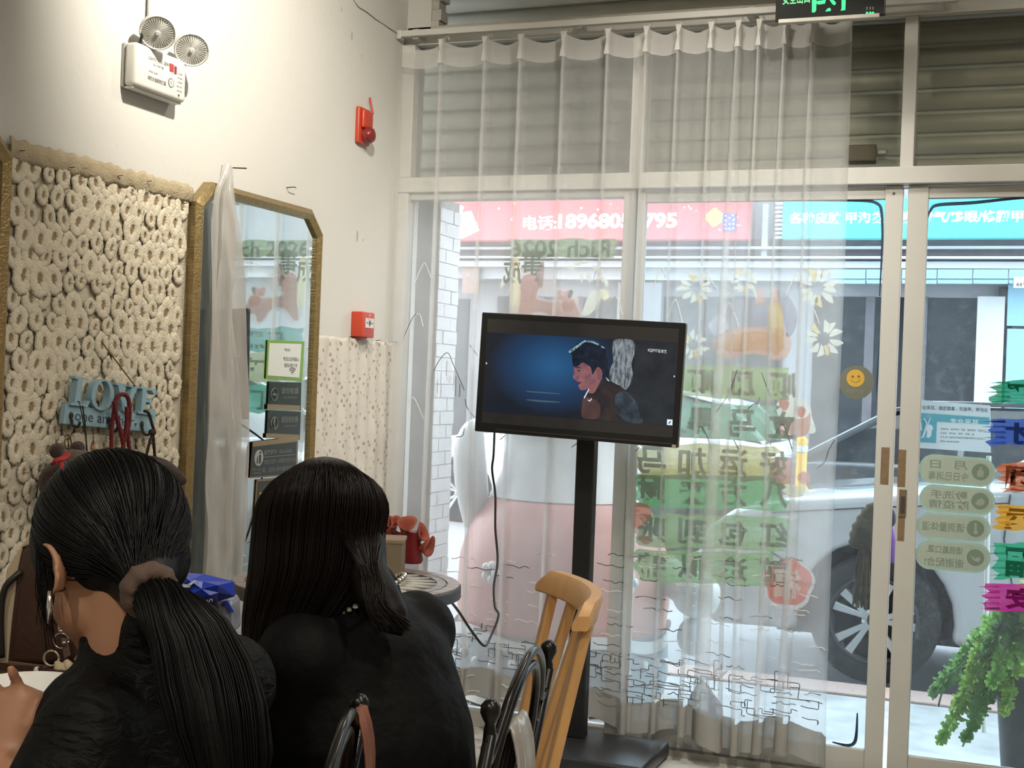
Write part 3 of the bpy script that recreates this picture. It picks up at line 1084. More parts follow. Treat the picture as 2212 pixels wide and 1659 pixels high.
# fringe of drips under the dark peak
for k in range(16):
    x0 = random.uniform(938, 998)
    y0 = 770 + abs(x0 - 967) * 2.0 + 6
    thread(bd if k % 3 == 0 else bw, [(x0, y0), (x0 - 1, y0 + random.uniform(18, 46))], 0.0009, False)
rr = random.Random(5)
for (x0, x1) in ((960, 1230), (1290, 1790)):
    y = 1190
    while y < 1500:
        x = x0 + rr.uniform(-10, 30)
        while x < x1 - 40:
            ln = rr.uniform(34, 66)
            tgt = bd if rr.random() < (0.25 if x < 1230 else 0.55) else bw
            yy = y + rr.uniform(-14, 14) + (x - x0) * 0.06
            if yy < 1520 and x + ln < 1795:
                random.seed(rr.random())
                thread(tgt, wig(x, yy, ln, 6, 3.0, 0.12), 0.0016)
            x += ln + rr.uniform(12, 50)
        y += 30
random.seed(11)
for k in range(110):
    # rectilinear meander just above the hem
    x = random.uniform(0.06, 1.66)
    if 0.62 < x < 0.80:
        continue
    zc = zbot(x) + random.uniform(0.125, 0.255)
    p = Vector((x, CY - 0.008 - 0.02 * (x > .9), zc))
    pts = [p.copy()]
    for q in range(random.randint(4, 7)):
        d = random.choice(((1, 0), (0, -1), (1, 0), (0, 1), (1, -.2)))
        p = p + Vector((d[0], 0, d[1])) * random.uniform(0.012, 0.03)
        pts.append(p.copy())
    bd.tube(catmull(pts, 3), 0.0015, 4, cap=False)
bd.build('dark_embroidery', mat('grey_thread', (0.13, 0.13, 0.13), 0.9), ct, kind='stuff')
bw.build('white_embroidery', mat('white_thread', (0.85, 0.85, 0.85), 0.9), ct, kind='stuff')

# rail and the ledge it is screwed to
rl = thing('curtain_rail', (0.9, CY, ZT + 0.03), 'white curtain rail running along the top of the storefront frame', 'curtain rail')
rb = MB()
rb.box((0.006, CY - 0.012, ZT + 0.034), (2.05, CY + 0.016, ZT + 0.058))
rb.build('rail', M_FRAME, rl, bevel=0.003)
for q in (0.06, 0.72, 1.35, 1.98):
    MB().box((q, CY + 0.008, ZT + 0.028), (q + 0.025, -0.03, ZT + 0.066)).build('bracket', M_FRAME, rl, bevel=0.002)
MB().box((0.003, CY - 0.015, ZT + 0.026), (0.022, CY + 0.019, ZT + 0.06)).build('end_cap', M_FRAME, rl, bevel=0.003)

# ================================================================== EXIT SIGN
EY = -0.32
ea, ec = onY(1674, 52, EY), onY(1911, 38, EY)
ez = ec.z + 0.004
ex = thing('exit_sign', ((ea.x + ec.x) / 2, EY, ez), 'black emergency exit sign with glowing green running-man symbol above the curtain', 'exit sign')
eh = 0.155
ew = ec.x - ea.x
M_EB = mat('exit_black', (0.012, 0.013, 0.012), 0.25, 0, 0.1, 9)
M_EG = mat('exit_green_glow', (0.02, 0.5, 0.12), 0.5, 0, 0, emit=(0.03, 0.80, 0.22), estr=1.1)
MB().box((ea.x, EY, ez + 0.006), (ec.x, EY + 0.022, ez + eh)).build('panel', M_EB, ex, bevel=0.003)
MB().box((ea.x + 0.012, EY - 0.008, ez - 0.003), (ec.x - 0.016, EY + 0.02, ez + 0.010)).build('bottom_trim', M_FRAMED, ex, bevel=0.002)
for q in (0.3, 0.7):
    MB().tube([(ea.x + ew * q, EY + 0.011, ez + eh), (ea.x + ew * q, EY + 0.011, CZ)], 0.004, 8).build('hanging_rod', M_FRAMED, ex)


def ep(x, y):
    return onY(x, y, EY - 0.0015)


ytext('lettering', '安全出口', 1691, -18, 1750, 9, EY, mat('exit_letter_green', (0.1, 0.4, 0.15), 0.5, emit=(0.12, 0.55, 0.22), estr=0.8), ex, bold=0.02, lift=0.002)
ytext('lettering', 'EXIT', 1835, -22, 1895, -2, EY, M_EG, ex, bold=0.02, lift=0.002)
ypoly('symbol_door', [(1754, -30), (1765, -30), (1763, 22), (1760, 27), (1754, 27)], EY - 0.0015, 0.001, M_EG, ex)
ypoly('symbol_door', [(1818, -30), (1828, -30), (1826, 22), (1816, 23), (1818, 18)], EY - 0.0015, 0.001, M_EG, ex)
ypoly('symbol_leg', [(1762, 6), (1766, 2), (1778, 1), (1781, -8), (1786, -8), (1782, 8), (1768, 10)], EY - 0.0015, 0.001, M_EG, ex)
ypoly('symbol_leg', [(1786, -8), (1793, -8), (1806, 6), (1804, 11), (1799, 10)], EY - 0.0015, 0.001, M_EG, ex)
ypoly('symbol_body', [(1776, -32), (1796, -32), (1796, -6), (1780, -6)], EY - 0.0015, 0.001, M_EG, ex)
ypoly('symbol_foot', [(1783, 25), (1787, 19), (1792, 17), (1795, 20), (1794, 24)], EY - 0.0015, 0.001, M_EG, ex)
for k, x in enumerate((1873, 1880, 1886)):
    ypoly('indicator_light', [(x - 2.4, 31), (x - 2.4, 27), (x, 24.5), (x + 2.4, 27), (x + 2.4, 30.5)], EY - 0.0015, 0.001, M_EG, ex)
    ypoly('indicator_mark', [(x - 2, 22), (x - 2, 15), (x + 1.6, 14), (x + 1.6, 21)], EY - 0.0015, 0.0006, mat('exit_grey', (0.12, 0.13, 0.12), 0.6), ex)
# ================================================================== PAINTINGS AND STICKERS ON THE GLASS
GL1, GLD1, GLD2 = 0.0008, -0.0042, -0.0082      # just inside the panes of window_1, door_1, door_2
MIRX = 0.022


def paint(name, col, alpha=0.72, trans=0.62):
    col = tuple(min(0.9, v * 1.15) for v in col)
    return sheer('paint_' + name, col, min(0.93, alpha + 0.1), trans, var=0.08, nscale=9.0, stretch=(1.2, 1, 14))


def flat(name, pts, m, parent, smooth_=True, n=5):
    if smooth_:
        pts = catmull(pts, n, closed=True)
    b_ = MB()
    b_.add(pts, [tuple(range(len(pts)))])
    return b_.build(name, m, parent)


def blob_px(name, pxs, Y, m, parent, smooth_=True):
    return flat(name, [onY(x, y, Y) for x, y in pxs], m, parent, smooth_)


def via_mirror(x, y, Y=GL1):
    """photo pixel inside the wall mirror -> the point of the storefront plane it shows"""
    d = ray(x, y)
    h = CAM + d * ((MIRX - CAM.x) / d.x)
    d2 = Vector((-d.x, d.y, d.z))
    return h + d2 * ((Y - h.y) / d2.y)


def brush_band(name, x0, x1, y0, y1, Y, m, parent, rag=14, seed=1, mirror=False, skew=0.0):
    rg = random.Random(seed)
    f = (lambda a_, c_: via_mirror(a_, c_, Y)) if mirror else (lambda a_, c_: onY(a_, c_, Y))
    pts = []
    n = 9
    for k in range(n + 1):
        pts.append(f(x0 + (x1 - x0) * k / n, y0 + skew * k / n + rg.uniform(-3, 3)))
    for k in range(1, 7):
        pts.append(f(x1 + rg.uniform(-rag, rag), y0 + skew + (y1 - y0) * k / 7))
    for k in range(n + 1):
        pts.append(f(x1 + (x0 - x1) * k / n, y1 + skew * (1 - k / n) + rg.uniform(-3, 3)))
    for k in range(1, 7):
        pts.append(f(x0 + rg.uniform(-rag, rag), y1 + (y0 - y1) * k / 7))
    return flat(name, pts, m, parent, False)


M_DKGREEN = sheer('paint_dark_green_letter', (0.05, 0.11, 0.05), 0.95, 0.35)
M_OLIVE = sheer('paint_olive_letter', (0.15, 0.13, 0.03), 0.95, 0.35)

# --- green band with the year greeting
g = thing('window_painting', onY(1212, 556, GL1), 'green painted stripe with mirrored Rich 2026 lettering on the fixed pane', 'window painting')
brush_band('stripe', 1098, 1328, 517, 556, GL1, paint('green_a', (0.22, 0.34, 0.16), 0.8), g, 8, 3, skew=0)
ytext('lettering', 'Rich 2026', 1102, 518, 1318, 556, GL1, M_DKGREEN, g, mirror=True, bold=0.02, lift=0.001)

# --- red horse with white outline, seen whole in the wall mirror
hp = via_mirror(590, 705)
g = thing('window_painting', hp, 'salmon-red painted horse with pale outline on the fixed pane above the television', 'window painting')


def mz(pts, Y=GL1):
    return [via_mirror(500 + x / 5.528, 430 + y / 5.528, Y) for x, y in pts]


flat('outline', mz([(130, 1290), (200, 1200), (240, 1160), (235, 1060), (280, 1030), (330, 1040), (400, 1030), (425, 1090), (410, 1150), (560, 1150), (585, 1110), (470, 1070), (425, 970), (450, 880), (530, 830), (590, 740), (640, 770), (720, 750), (790, 830), (800, 960), (800, 1180), (850, 1240), (840, 1420), (790, 1480), (720, 1490), (620, 1360), (490, 1340), (400, 1460), (290, 1510), (230, 1420), (140, 1370)]), paint('horse_outline', (0.60, 0.50, 0.47), 0.5), g, True, 3)
flat('horse_body', mz([(165, 1300), (230, 1190), (330, 1190), (600, 1160), (590, 1030), (580, 930), (640, 880), (740, 890), (780, 960), (775, 1190), (800, 1380), (790, 1440), (740, 1440), (640, 1310), (480, 1310), (380, 1440), (310, 1460), (280, 1370), (190, 1370)], GL1 - 0.0006), paint('horse_red', (0.50, 0.24, 0.18), 0.66), g, True, 3)
flat('horse_mane', mz([(560, 740), (600, 770), (640, 860), (600, 1000), (560, 1030), (550, 900)], GL1 - 0.001), paint('horse_mane', (0.30, 0.15, 0.11), 0.6), g, True, 3)
flat('horse_eye', mz([(608, 940), (622, 922), (638, 942), (624, 962)], GL1 - 0.0014), M_DKGREEN, g, True, 3)
flat('pompom', mz([(245, 1080), (290, 1050), (330, 1070), (385, 1050), (405, 1100), (370, 1160), (280, 1160)], GL1 - 0.001), paint('pompom', (0.60, 0.30, 0.26), 0.7), g, True, 3)
text_on('lettering', '事', via_mirror(602, 592, GL1 - 0.0015), (-1, 0, 0), (0, 0, 1), 0.085, 0.10, M_DKGREEN, g, bold=0.02)
text_on('lettering', '成', via_mirror(640, 610, GL1 - 0.0015) + Vector((0.0, 0, 0)), (-1, 0, 0), (0, 0, 1), 0.075, 0.10, M_DKGREEN, g, bold=0.02)

g = thing('window_painting', onY(1225, 690, GL1), 'small red apple with green stalk painted above the television', 'window painting')
blob_px('apple_halo', [(1205, 655), (1212, 640), (1230, 643), (1246, 640), (1249, 656), (1240, 678), (1214, 676)], GL1 - 0.0008, paint('apple_halo', (0.70, 0.55, 0.48), 0.6), g)
blob_px('apple', [(1212, 655), (1222, 648), (1240, 649), (1242, 662), (1232, 672), (1218, 670)], GL1 - 0.0014, paint('apple_red', (0.62, 0.25, 0.17), 0.75), g)
blob_px('stalk', [(1226, 640), (1232, 626), (1238, 631), (1232, 644)], GL1 - 0.0016, M_DKGREEN, g)
M_CRE = paint('cream', (0.78, 0.74, 0.48), 0.85)
M_CRE2 = paint('pale_cream', (0.82, 0.81, 0.66), 0.85)
M_YEL = paint('warm_yellow', (0.78, 0.60, 0.22), 0.85)
g = thing('window_painting', onY(1270, 690, GL1), 'pale yellow firecracker tube painted beside the apple on the glass', 'window painting')
blob_px('tube', [(1258, 675), (1275, 632), (1290, 628), (1298, 645), (1282, 672), (1264, 682)], GL1, M_CRE2, g)
blob_px('cap', [(1296, 625), (1312, 628), (1316, 642), (1303, 648)], GL1, M_CRE, g)
g = thing('window_painting', onY(1112, 690, GL1), 'tall yellow bottle painted between the horse and the tiled pillar', 'window painting')
blob_px('bottle', [(1102, 600), (1108, 585), (1118, 586), (1124, 610), (1126, 664), (1114, 674), (1103, 664)], GL1, M_CRE, g)
blob_px('neck', [(1106, 560), (1120, 558), (1121, 580), (1107, 582)], GL1, M_YEL, g)
g = thing('window_painting', onY(1225, 620, GL1), 'pale petals and dots painted at the corner under the year greeting', 'window painting')
for (x, y, a_, ln) in ((1232, 578, 0.3, 20), (1248, 570, -0.2, 22), (1262, 566, -0.1, 20), (1290, 580, 0.5, 26), (1240, 590, 1.2, 20), (1256, 596, 1.5, 26), (1272, 598, 1.35, 26), (1300, 600, 1.0, 22), (1310, 610, 1.5, 20), (1087, 610, 2.0, 24), (1094, 585, 2.4, 18)):
    dx, dy = cos(a_) * ln / 2, sin(a_) * ln / 2
    blob_px('petal', [(x - dx, y - dy), (x + dy * .4, y - dx * .4), (x + dx, y + dy), (x - dy * .4, y + dx * .4)], GL1, M_CRE2, g)

# --- painted bands of the fixed pane, read in the mirror
for (nm, y0, y1, col, s, lab, sd) in (('teal', 707, 760, (0.07, 0.36, 0.33), '黑马', 'teal painted stripe with mirrored characters on the fixed pane behind the television', 5),
                                      ('pale', 763, 824, (0.50, 0.52, 0.28), '年', 'pale yellow painted stripe with a mirrored character behind the television', 6),
                                      ('emerald', 832, 892, (0.08, 0.50, 0.36), '门们', 'emerald painted stripe low on the fixed pane behind the television', 7)):
    g = thing('window_painting', via_mirror(580, y1), lab, 'window painting')
    brush_band('stripe', 512, 655, y0, y1, GL1, paint('band_' + nm, col, 0.8), g, 6, sd, mirror=True)
    p0 = via_mirror(526, y1 - 8, GL1 - 0.001)
    h_ = (via_mirror(540, y0 + 8).z - via_mirror(540, y1 - 8).z)
    text_on('lettering', s, (p0.x, p0.y, p0.z), (-1, 0, 0), (0, 0, 1), 0.10 * len(s), h_, M_DKGREEN, g, bold=0.02)

# --- fireworks on the door pane
fw = [(1503, 622, 40, 'cream painted firework nearest the mullion high on the glass'), (1606, 606, 32, 'small cream painted firework at the top centre of the glass'), (1766, 622, 46, 'large cream painted firework at the upper edge of the curtain'),
      (1497, 745, 34, 'cream painted firework beside the corner of the television'), (1779, 732, 44, 'cream painted firework above the smiling sticker')]
for (cx, cy, R_, lab) in fw:
    g = thing('window_painting', onY(cx, cy + R_, GLD1), lab, 'window painting', 'painted fireworks on the glass')
    n = 11
    for k in range(n):
        a_ = 2 * pi * k / n + 0.2
        r0, r1 = R_ * 0.30, R_ * random.uniform(0.85, 1.1)
        w_ = R_ * 0.16
        bx_, by_ = cos(a_), sin(a_)
        cv = random.uniform(-0.18, 0.18) * R_
        mx_, my_ = cx + bx_ * (r0 + r1) / 2 - by_ * cv, cy + by_ * (r0 + r1) / 2 + bx_ * cv
        pts = [(cx + bx_ * r0, cy + by_ * r0), (mx_ - by_ * w_, my_ + bx_ * w_), (cx + bx_ * r1, cy + by_ * r1), (mx_ + by_ * w_, my_ - bx_ * w_)]
        blob_px('petal', pts, GLD1, M_YEL if k % 5 == 2 else M_CRE2, g)

# --- orange painted treasure figure with blue cup
g = thing('window_painting', onY(1630, 780, GLD1), 'orange and yellow painted ship-like treasure with a grey arc on the glass', 'window painting')
blob_px('grey_arc', [(1680, 625), (1704, 640), (1722, 680), (1716, 715), (1700, 728), (1694, 690), (1684, 660)], GLD1, paint('slate', (0.30, 0.30, 0.38), 0.75), g)
blob_px('cup', [(1530, 702), (1556, 680), (1574, 706), (1560, 728), (1544, 726)], GLD1, paint('lilac', (0.50, 0.50, 0.58), 0.7), g)
blob_px('hull_outline', [(1540, 742), (1552, 722), (1590, 708), (1640, 706), (1690, 712), (1710, 740), (1700, 770), (1680, 778), (1640, 766), (1600, 768), (1575, 776), (1556, 766), (1545, 758)], GLD1, paint('coral', (0.66, 0.36, 0.26), 0.68), g)
blob_px('hull', [(1556, 740), (1590, 720), (1640, 716), (1680, 724), (1694, 744), (1680, 764), (1640, 756), (1596, 760), (1566, 756)], GLD1 - 0.0006, paint('amber', (0.66, 0.40, 0.16), 0.75), g)
blob_px('mast', [(1660, 660), (1676, 654), (1690, 664), (1692, 730), (1672, 736), (1660, 720)], GLD1 - 0.001, paint('gold', (0.70, 0.50, 0.18), 0.78), g)
for x in (1642, 1674):
    blob_px('finger', [(x - 10, 640), (x - 5, 625), (x + 5, 625), (x + 10, 640), (x + 8, 658), (x - 8, 658)], GLD1 - 0.0006, paint('coral', (0.66, 0.36, 0.26), 0.68), g)
blob_px('cabin', [(1628, 660), (1654, 656), (1660, 690), (1646, 706), (1628, 700)], GLD1, paint('slate', (0.30, 0.30, 0.38), 0.75), g)

# --- green text bands
rows = [(786, 856, (0.30, 0.42, 0.13), '顺风顺水', M_OLIVE, 1476, 1705), (868, 944, (0.24, 0.52, 0.36), '立马暴富', M_DKGREEN, 1470, 1690), (955, 1031, (0.58, 0.50, 0.10), '好运加马', M_OLIVE, 1372, 1672),
        (1022, 1094, (0.09, 0.42, 0.14), '八方来财', M_DKGREEN, 1372, 1700), (1108, 1180, (0.22, 0.40, 0.15), '红包到账', M_DKGREEN, 1380, 1700), (1186, 1256, (0.20, 0.42, 0.14), '前途似锦', M_DKGREEN, 1380, 1672)]
for k, (y0, y1, col, s, ml, x0, x1) in enumerate(rows):
    lab = ['olive green painted stripe with mirrored brush lettering, topmost of the six', 'mint green painted stripe with mirrored brush lettering beside the cupcake', 'mustard yellow painted stripe with mirrored olive lettering',
           'deep green painted stripe with mirrored lettering under the mustard stripe', 'grass green painted stripe beside the red lantern painting', 'lowest green painted stripe of mirrored lettering beside the red flower'][k]
    g = thing('window_painting', onY((x0 + x1) / 2, y1, GLD1), lab, 'window painting', 'painted lettering stripes on the door')
    brush_band('stripe', x0, x1, y0, y1, GLD1, paint('row%d' % k, col, 0.74), g, 18, 20 + k, skew=10)
    # four characters, written right to left as seen from inside
    cw = 62
    for q, chh in enumerate(s):
        xc = 1690 - q * 88 - (18 if k > 1 else 0)
        if xc - cw / 2 < x0 - 20:
            continue
        ytext('lettering', chh, xc - cw / 2, y0 + 12 + 0.04 * (xc - 1500), xc + cw / 2, y1 - 4 + 0.04 * (xc - 1500), GLD1 - 0.0006, ml, g, mirror=True, bold=0.03, lift=0.0004)

# --- cupcake, rose, lantern
g = thing('window_painting', onY(1715, 946, GLD1), 'painted pink cupcake with cream top and two strawberries', 'window painting')
blob_px('cream_top', [(1676, 880), (1690, 858), (1720, 856), (1748, 876), (1754, 900), (1762, 930), (1745, 935), (1690, 905)], GLD1, M_CRE2, g)
blob_px('cup', [(1676, 898), (1700, 906), (1740, 902), (1750, 890), (1748, 930), (1730, 944), (1694, 940), (1682, 926)], GLD1 - 0.0006, paint('pink_cup', (0.66, 0.28, 0.20), 0.75), g)
for (x, y) in ((1694, 875), (1730, 890)):
    blob_px('strawberry', [(x - 12, y - 8), (x, y - 12), (x + 11, y - 6), (x + 6, y + 10), (x - 4, y + 10)], GLD1 - 0.001, paint('berry', (0.62, 0.16, 0.12), 0.82), g)
g = thing('window_painting', onY(1703, 1075, GLD1), 'painted pink roses with cream leaves at the right end of the yellow stripe', 'window painting')
blob_px('leaf', [(1655, 1030), (1680, 1020), (1720, 1050), (1740, 1048), (1735, 1070), (1710, 1074), (1680, 1052)], GLD1, M_CRE, g)
blob_px('rose', [(1665, 1010), (1680, 992), (1705, 990), (1715, 1008), (1718, 1036), (1700, 1046), (1676, 1040)], GLD1 - 0.0006, paint('rose_pink', (0.66, 0.26, 0.22), 0.78), g)
blob_px('rose_heart', [(1686, 1018), (1698, 1016), (1706, 1028), (1696, 1038), (1684, 1032)], GLD1 - 0.001, paint('rose_pale', (0.75, 0.5, 0.42), 0.8), g)
blob_px('bud', [(1722, 1030), (1736, 1018), (1750, 1026), (1748, 1042), (1732, 1046)], GLD1 - 0.0006, paint('rose_pink', (0.66, 0.26, 0.22), 0.78), g)
g = thing('window_painting', onY(1378, 1176, GLD1), 'painted red lantern with a small red tassel at the left edge of the stripes', 'window painting')
blob_px('lantern', [(1346, 1105), (1360, 1088), (1385, 1086), (1404, 1096), (1406, 1118), (1392, 1134), (1366, 1140), (1348, 1130)], GLD1 - 0.001, paint('lantern_red', (0.70, 0.16, 0.10), 0.85), g)
blob_px('tassel_cord', [(1370, 1140), (1384, 1140), (1390, 1158), (1378, 1160)], GLD1 - 0.001, paint('peach', (0.7, 0.5, 0.38), 0.75), g)
blob_px('tassel', [(1384, 1162), (1396, 1158), (1408, 1164), (1404, 1174), (1388, 1174)], GLD1 - 0.001, paint('lantern_red', (0.70, 0.16, 0.10), 0.85), g)

# --- red blossom with the luck character
g = thing('window_painting', onY(1700, 1318, GLD1), 'red blossom painting with mirrored white luck character near the curtain edge', 'window painting')


def blossom(cx, cy, R_, dx=0, dy=0):
    out = []
    for k in range(40):
        a_ = 2 * pi * k / 40
        rr_ = R_ * (0.88 + 0.14 * abs(cos(2.5 * a_ + 0.6)))
        out.append((cx + dx + cos(a_) * rr_, cy + dy + sin(a_) * rr_))
    return out


blob_px('outline', blossom(1704, 1262, 57), GLD1, sheer('paint_white', (0.78, 0.78, 0.78), 0.75, 0.5), g, False)
blob_px('blossom', blossom(1702, 1258, 52), GLD1 - 0.0008, paint('blossom_red', (0.74, 0.13, 0.08), 0.9, 0.5), g, False)
ytext('lettering', '福', 1672, 1228, 1732, 1292, GLD1 - 0.001, sheer('paint_letter_pink', (0.95, 0.86, 0.80), 1.0, 0.45), g, mirror=True, bold=0.05, lift=0.0010)

# --- smiling sticker on the door
sx, sy = onY(1850, 822, GLD1), 0
g = thing('smile_sticker', onY(1852, 866, GLD1), 'round grey sticker with a yellow smiling face beside the curtain edge', 'sticker')


def disc(name, cx, cy, R_, Y, m, parent, th=0.0006):
    p = onY(cx, cy, Y)
    r_ = (onY(cx + R_, cy, Y) - p).length
    return MB().lathe(p, (0, -1, 0), [(r_, 0), (r_, th)], 32).build(name, m, parent)


disc('backing', 1850, 826, 38, GLD1, mat('sticker_grey', (0.16, 0.17, 0.13), 0.7, 0, 0.05), g)
disc('face', 1848, 817, 19.5, GLD1 - 0.0007, mat('smile_yellow', (0.62, 0.38, 0.06), 0.6, 0, 0.04), g)
for x in (1842, 1855):
    disc('eye', x, 813.5, 2.7, GLD1 - 0.0014, mat('smile_brown', (0.20, 0.11, 0.02), 0.7), g)
MB().tube([onY(1848 + 10 * cos(a_), 818 + 8 * sin(a_), GLD1 - 0.0016) for a_ in [0.25 + 2.64 * k / 10 for k in range(11)]], 0.0008, 5).build('mouth', mat('smile_brown', (0.20, 0.11, 0.02), 0.7), g)
ytext('lettering', '微笑服务', 1826, 840, 1866, 849, GLD1 - 0.0008, mat('sticker_faint', (0.24, 0.24, 0.19), 0.7), g, mirror=True, bold=0.01, lift=0.0004)

# --- four pale green pill notices on door_2
M_PILL = sheer('pill_pale', (0.86, 0.90, 0.82), 0.97, 0.62)
M_PILLB = sheer('pill_border', (0.60, 0.72, 0.62), 0.97, 0.6)
M_PILLT = mat('pill_text', (0.26, 0.33, 0.27), 0.8, 0, 0.03)
M_PILLI = mat('pill_icon', (0.22, 0.32, 0.25), 0.8, 0, 0.03)


def pill(name, x0, x1, y0, y1, Y, m, parent, th):
    r_ = (y1 - y0) / 2
    pts = []
    for k in range(13):
        a_ = -pi / 2 + pi * k / 12
        pts.append((x1 - r_ + cos(a_) * r_, (y0 + y1) / 2 + sin(a_) * r_ + 4))
    for k in range(13):
        a_ = pi / 2 + pi * k / 12
        pts.append((x0 + r_ + cos(a_) * r_, (y0 + y1) / 2 + sin(a_) * r_ - 4))
    return MB().prism([onY(x, y, Y) for x, y in pts], (0, -th, 0)).build(name, m, parent)


plls = [(985, 1048, '月  日', '今日已消毒', 'pale green pill notice with bottle symbol, topmost of four on the glass door', 1985, 2151), (1050, 1109, '勤洗手', '防疫情', 'pale green pill notice with hand-washing symbol, second of four on the glass door', 1986, 2150),
        (1110, 1168, '请测量体温', None, 'pale green pill notice with thermometer symbol, third of four on the glass door', 1979, 2140), (1169, 1234, '请佩戴口罩,', '谢谢配合!', 'pale green pill notice with mask symbol, lowest of four on the glass door', 1977, 2140)]
for (y0, y1, s1, s2, lab, x0, x1) in plls:
    g = thing('notice_sticker', onY((x0 + x1) / 2, y1, GLD2), lab, 'sticker', 'pill notices on the glass door')
    pill('border', x0, x1, y0, y1, GLD2, M_PILLB, g, 0.0006)
    pill('face', x0 + 5, x1 - 5, y0 + 5, y1 - 5, GLD2 - 0.0007, M_PILL, g, 0.0004)
    ic = disc('icon', x1 - 33, (y0 + y1) / 2 + 3, 19, GLD2 - 0.0012, M_PILLI, g, 0.0003)
    xi, yi = x1 - 33, (y0 + y1) / 2 + 3
    if 'bottle' in lab:
        ip = [(-7, 11), (7, 11), (7, -2), (2, -5), (2, -11), (-2, -11), (-2, -5), (-7, -2)]
    elif 'hand' in lab:
        ip = [(-11, 6), (-4, -4), (4, -6), (11, 0), (8, 8), (-2, 10)]
    elif 'thermo' in lab:
        ip = [(-2, -12), (3, -12), (3, 4), (6, 9), (1, 13), (-5, 9), (-2, 4)]
    else:
        ip = [(-12, -6), (0, 2), (6, -2), (12, 4), (6, 11), (-4, 6)]
    MB().prism([onY(xi + a_, yi + c_, GLD2 - 0.0016) for a_, c_ in ip], (0, -0.0003, 0)).build('icon_symbol', M_PILL, ic)
    if s2:
        ytext('lettering', s1, x0 + 24, y0 + 10, x1 - 60, y0 + 28, GLD2 - 0.0012, M_PILLT, g, mirror=True, bold=0.012, lift=0.0003)
        ytext('lettering', s2, x0 + 20, y1 - 29, x1 - 58, y1 - 10, GLD2 - 0.0012, M_PILLT, g, mirror=True, bold=0.012, lift=0.0003)
    else:
        ytext('lettering', s1, x0 + 12, y0 + 18, x1 - 56, y1 - 20, GLD2 - 0.0012, M_PILLT, g, mirror=True, bold=0.012, lift=0.0003)

# --- column of brush blobs at the right edge of the picture
for (y0, y1, col, s, nm, x0) in ((822, 872, (0.02, 0.30, 0.14), '平', 'dark green', 2150), (905, 962, (0.06, 0.12, 0.42), '才', 'dark blue', 2140), (1000, 1062, (0.62, 0.18, 0.08), '团', 'orange-red', 2165), (1090, 1146, (0.72, 0.36, 0.03), '运', 'amber', 2152), (1172, 1250, (0.05, 0.42, 0.24), '福', 'bright green', 2145), (1262, 1320, (0.60, 0.04, 0.30), '安', 'magenta', 2128)):
    g = thing('window_painting', onY(2215, y1, GLD2), nm + ' brush blob with one mirrored character at the edge of the door', 'window painting', 'brush blobs down the glass door')
    mp_ = paint('blob_' + nm.replace(' ', '_'), col, 0.82, 0.6)
    brush_band('stroke', x0, 2330, y0, y1, GLD2, mp_, g, 16, int(y0))
    dk = paint('char_' + nm.replace(' ', '_'), tuple(v * 0.35 for v in col), 0.9, 0.4)
    ytext('lettering', s, 2172, y0 + 8, 2240, y1 - 2, GLD2 - 0.0006, dk, g, mirror=True, bold=0.04, lift=0.0004)
    for q in range(5):
        yy = y0 + (y1 - y0) * (q + 0.5) / 5
        blob_px('bristle_mark', [(x0 - random.uniform(4, 26), yy), (x0 + 30, yy - 3), (x0 + 34, yy + 3)], GLD2, mp_, g, False)

# ================================================================== THINGS OUTSIDE
# service board on a post on the pavement
SBY = 1.15
g = thing('service_board', (onY(2060, 1480, SBY).x, SBY, GZ), 'white and turquoise ear-care service board standing on the pavement', 'sign')
M_BW = mat('board_white', (0.80, 0.84, 0.88), 0.5, 0, 0.03)
M_BT = mat('board_teal', (0.06, 0.38, 0.48), 0.5, 0, 0.03)


def tilt_poly(name, pxs, Y, th, m, parent):
    return MB().prism([onY(x, y, Y) for x, y in pxs], (0, th, 0)).build(name, m, parent)


tilt_poly('board', [(1960, 862), (2139, 876), (2140, 978), (1958, 966)], SBY, 0.02, M_BW, g)
tilt_poly('teal_panel', [(1960, 890), (2138, 902), (2138, 917), (2024, 911), (2022, 957), (1959, 953)], SBY - 0.0015, 0.001, M_BT, g)
MB().tube([onY(2136, 985, SBY + 0.03), Vector((onY(2130, 1470, SBY + 0.03).x, SBY + 0.03, GZ))], 0.010, 8).build('post', M_FRAME, g)
MB().tube([onY(1972, 975, SBY + 0.03), Vector((onY(1964, 1470, SBY + 0.03).x, SBY + 0.03, GZ))], 0.010, 8).build('post', M_FRAME, g)


def slant_text(name, s, x0, y0, x1, y1, hpx, Y, m, parent, bold=0.01):
    a_, c_ = onY(x0, y0, Y), onY(x1, y1, Y)
    u = (c_ - a_)
    h_ = hpx * (CAM - a_).length / F
    text_on(name, s, a_, u.normalized(), (0, 0, 1), u.length, h_, m, parent, bold=bold)


slant_text('lettering', '专业采耳、痛症推拿、灰指甲、甲沟炎', 1984, 884, 2134, 891, 9, SBY - 0.002, M_INKD, g)
slant_text('lettering', '专业采耳', 2052, 914, 2114, 917, 10, SBY - 0.003, M_BW, g, 0.02)
for q, s in enumerate(('可做采耳、耳鸣耳闷、耳聋、耳部保养、无痛手法', '灰指甲、甲沟炎、修甲、鸡眼、疣', '地址:浙江省杭州市临平区曼哈顿东汇商业中心', '电话:18668150690')):
    slant_text('lettering', s, 2031, 928.5 + q * 8.7, (2130, 2104, 2130, 2072)[q], 933 + q * 8.7 + (0, -1, 0, -2)[q], 4.2, SBY - 0.002, M_INKD, g, 0.0)
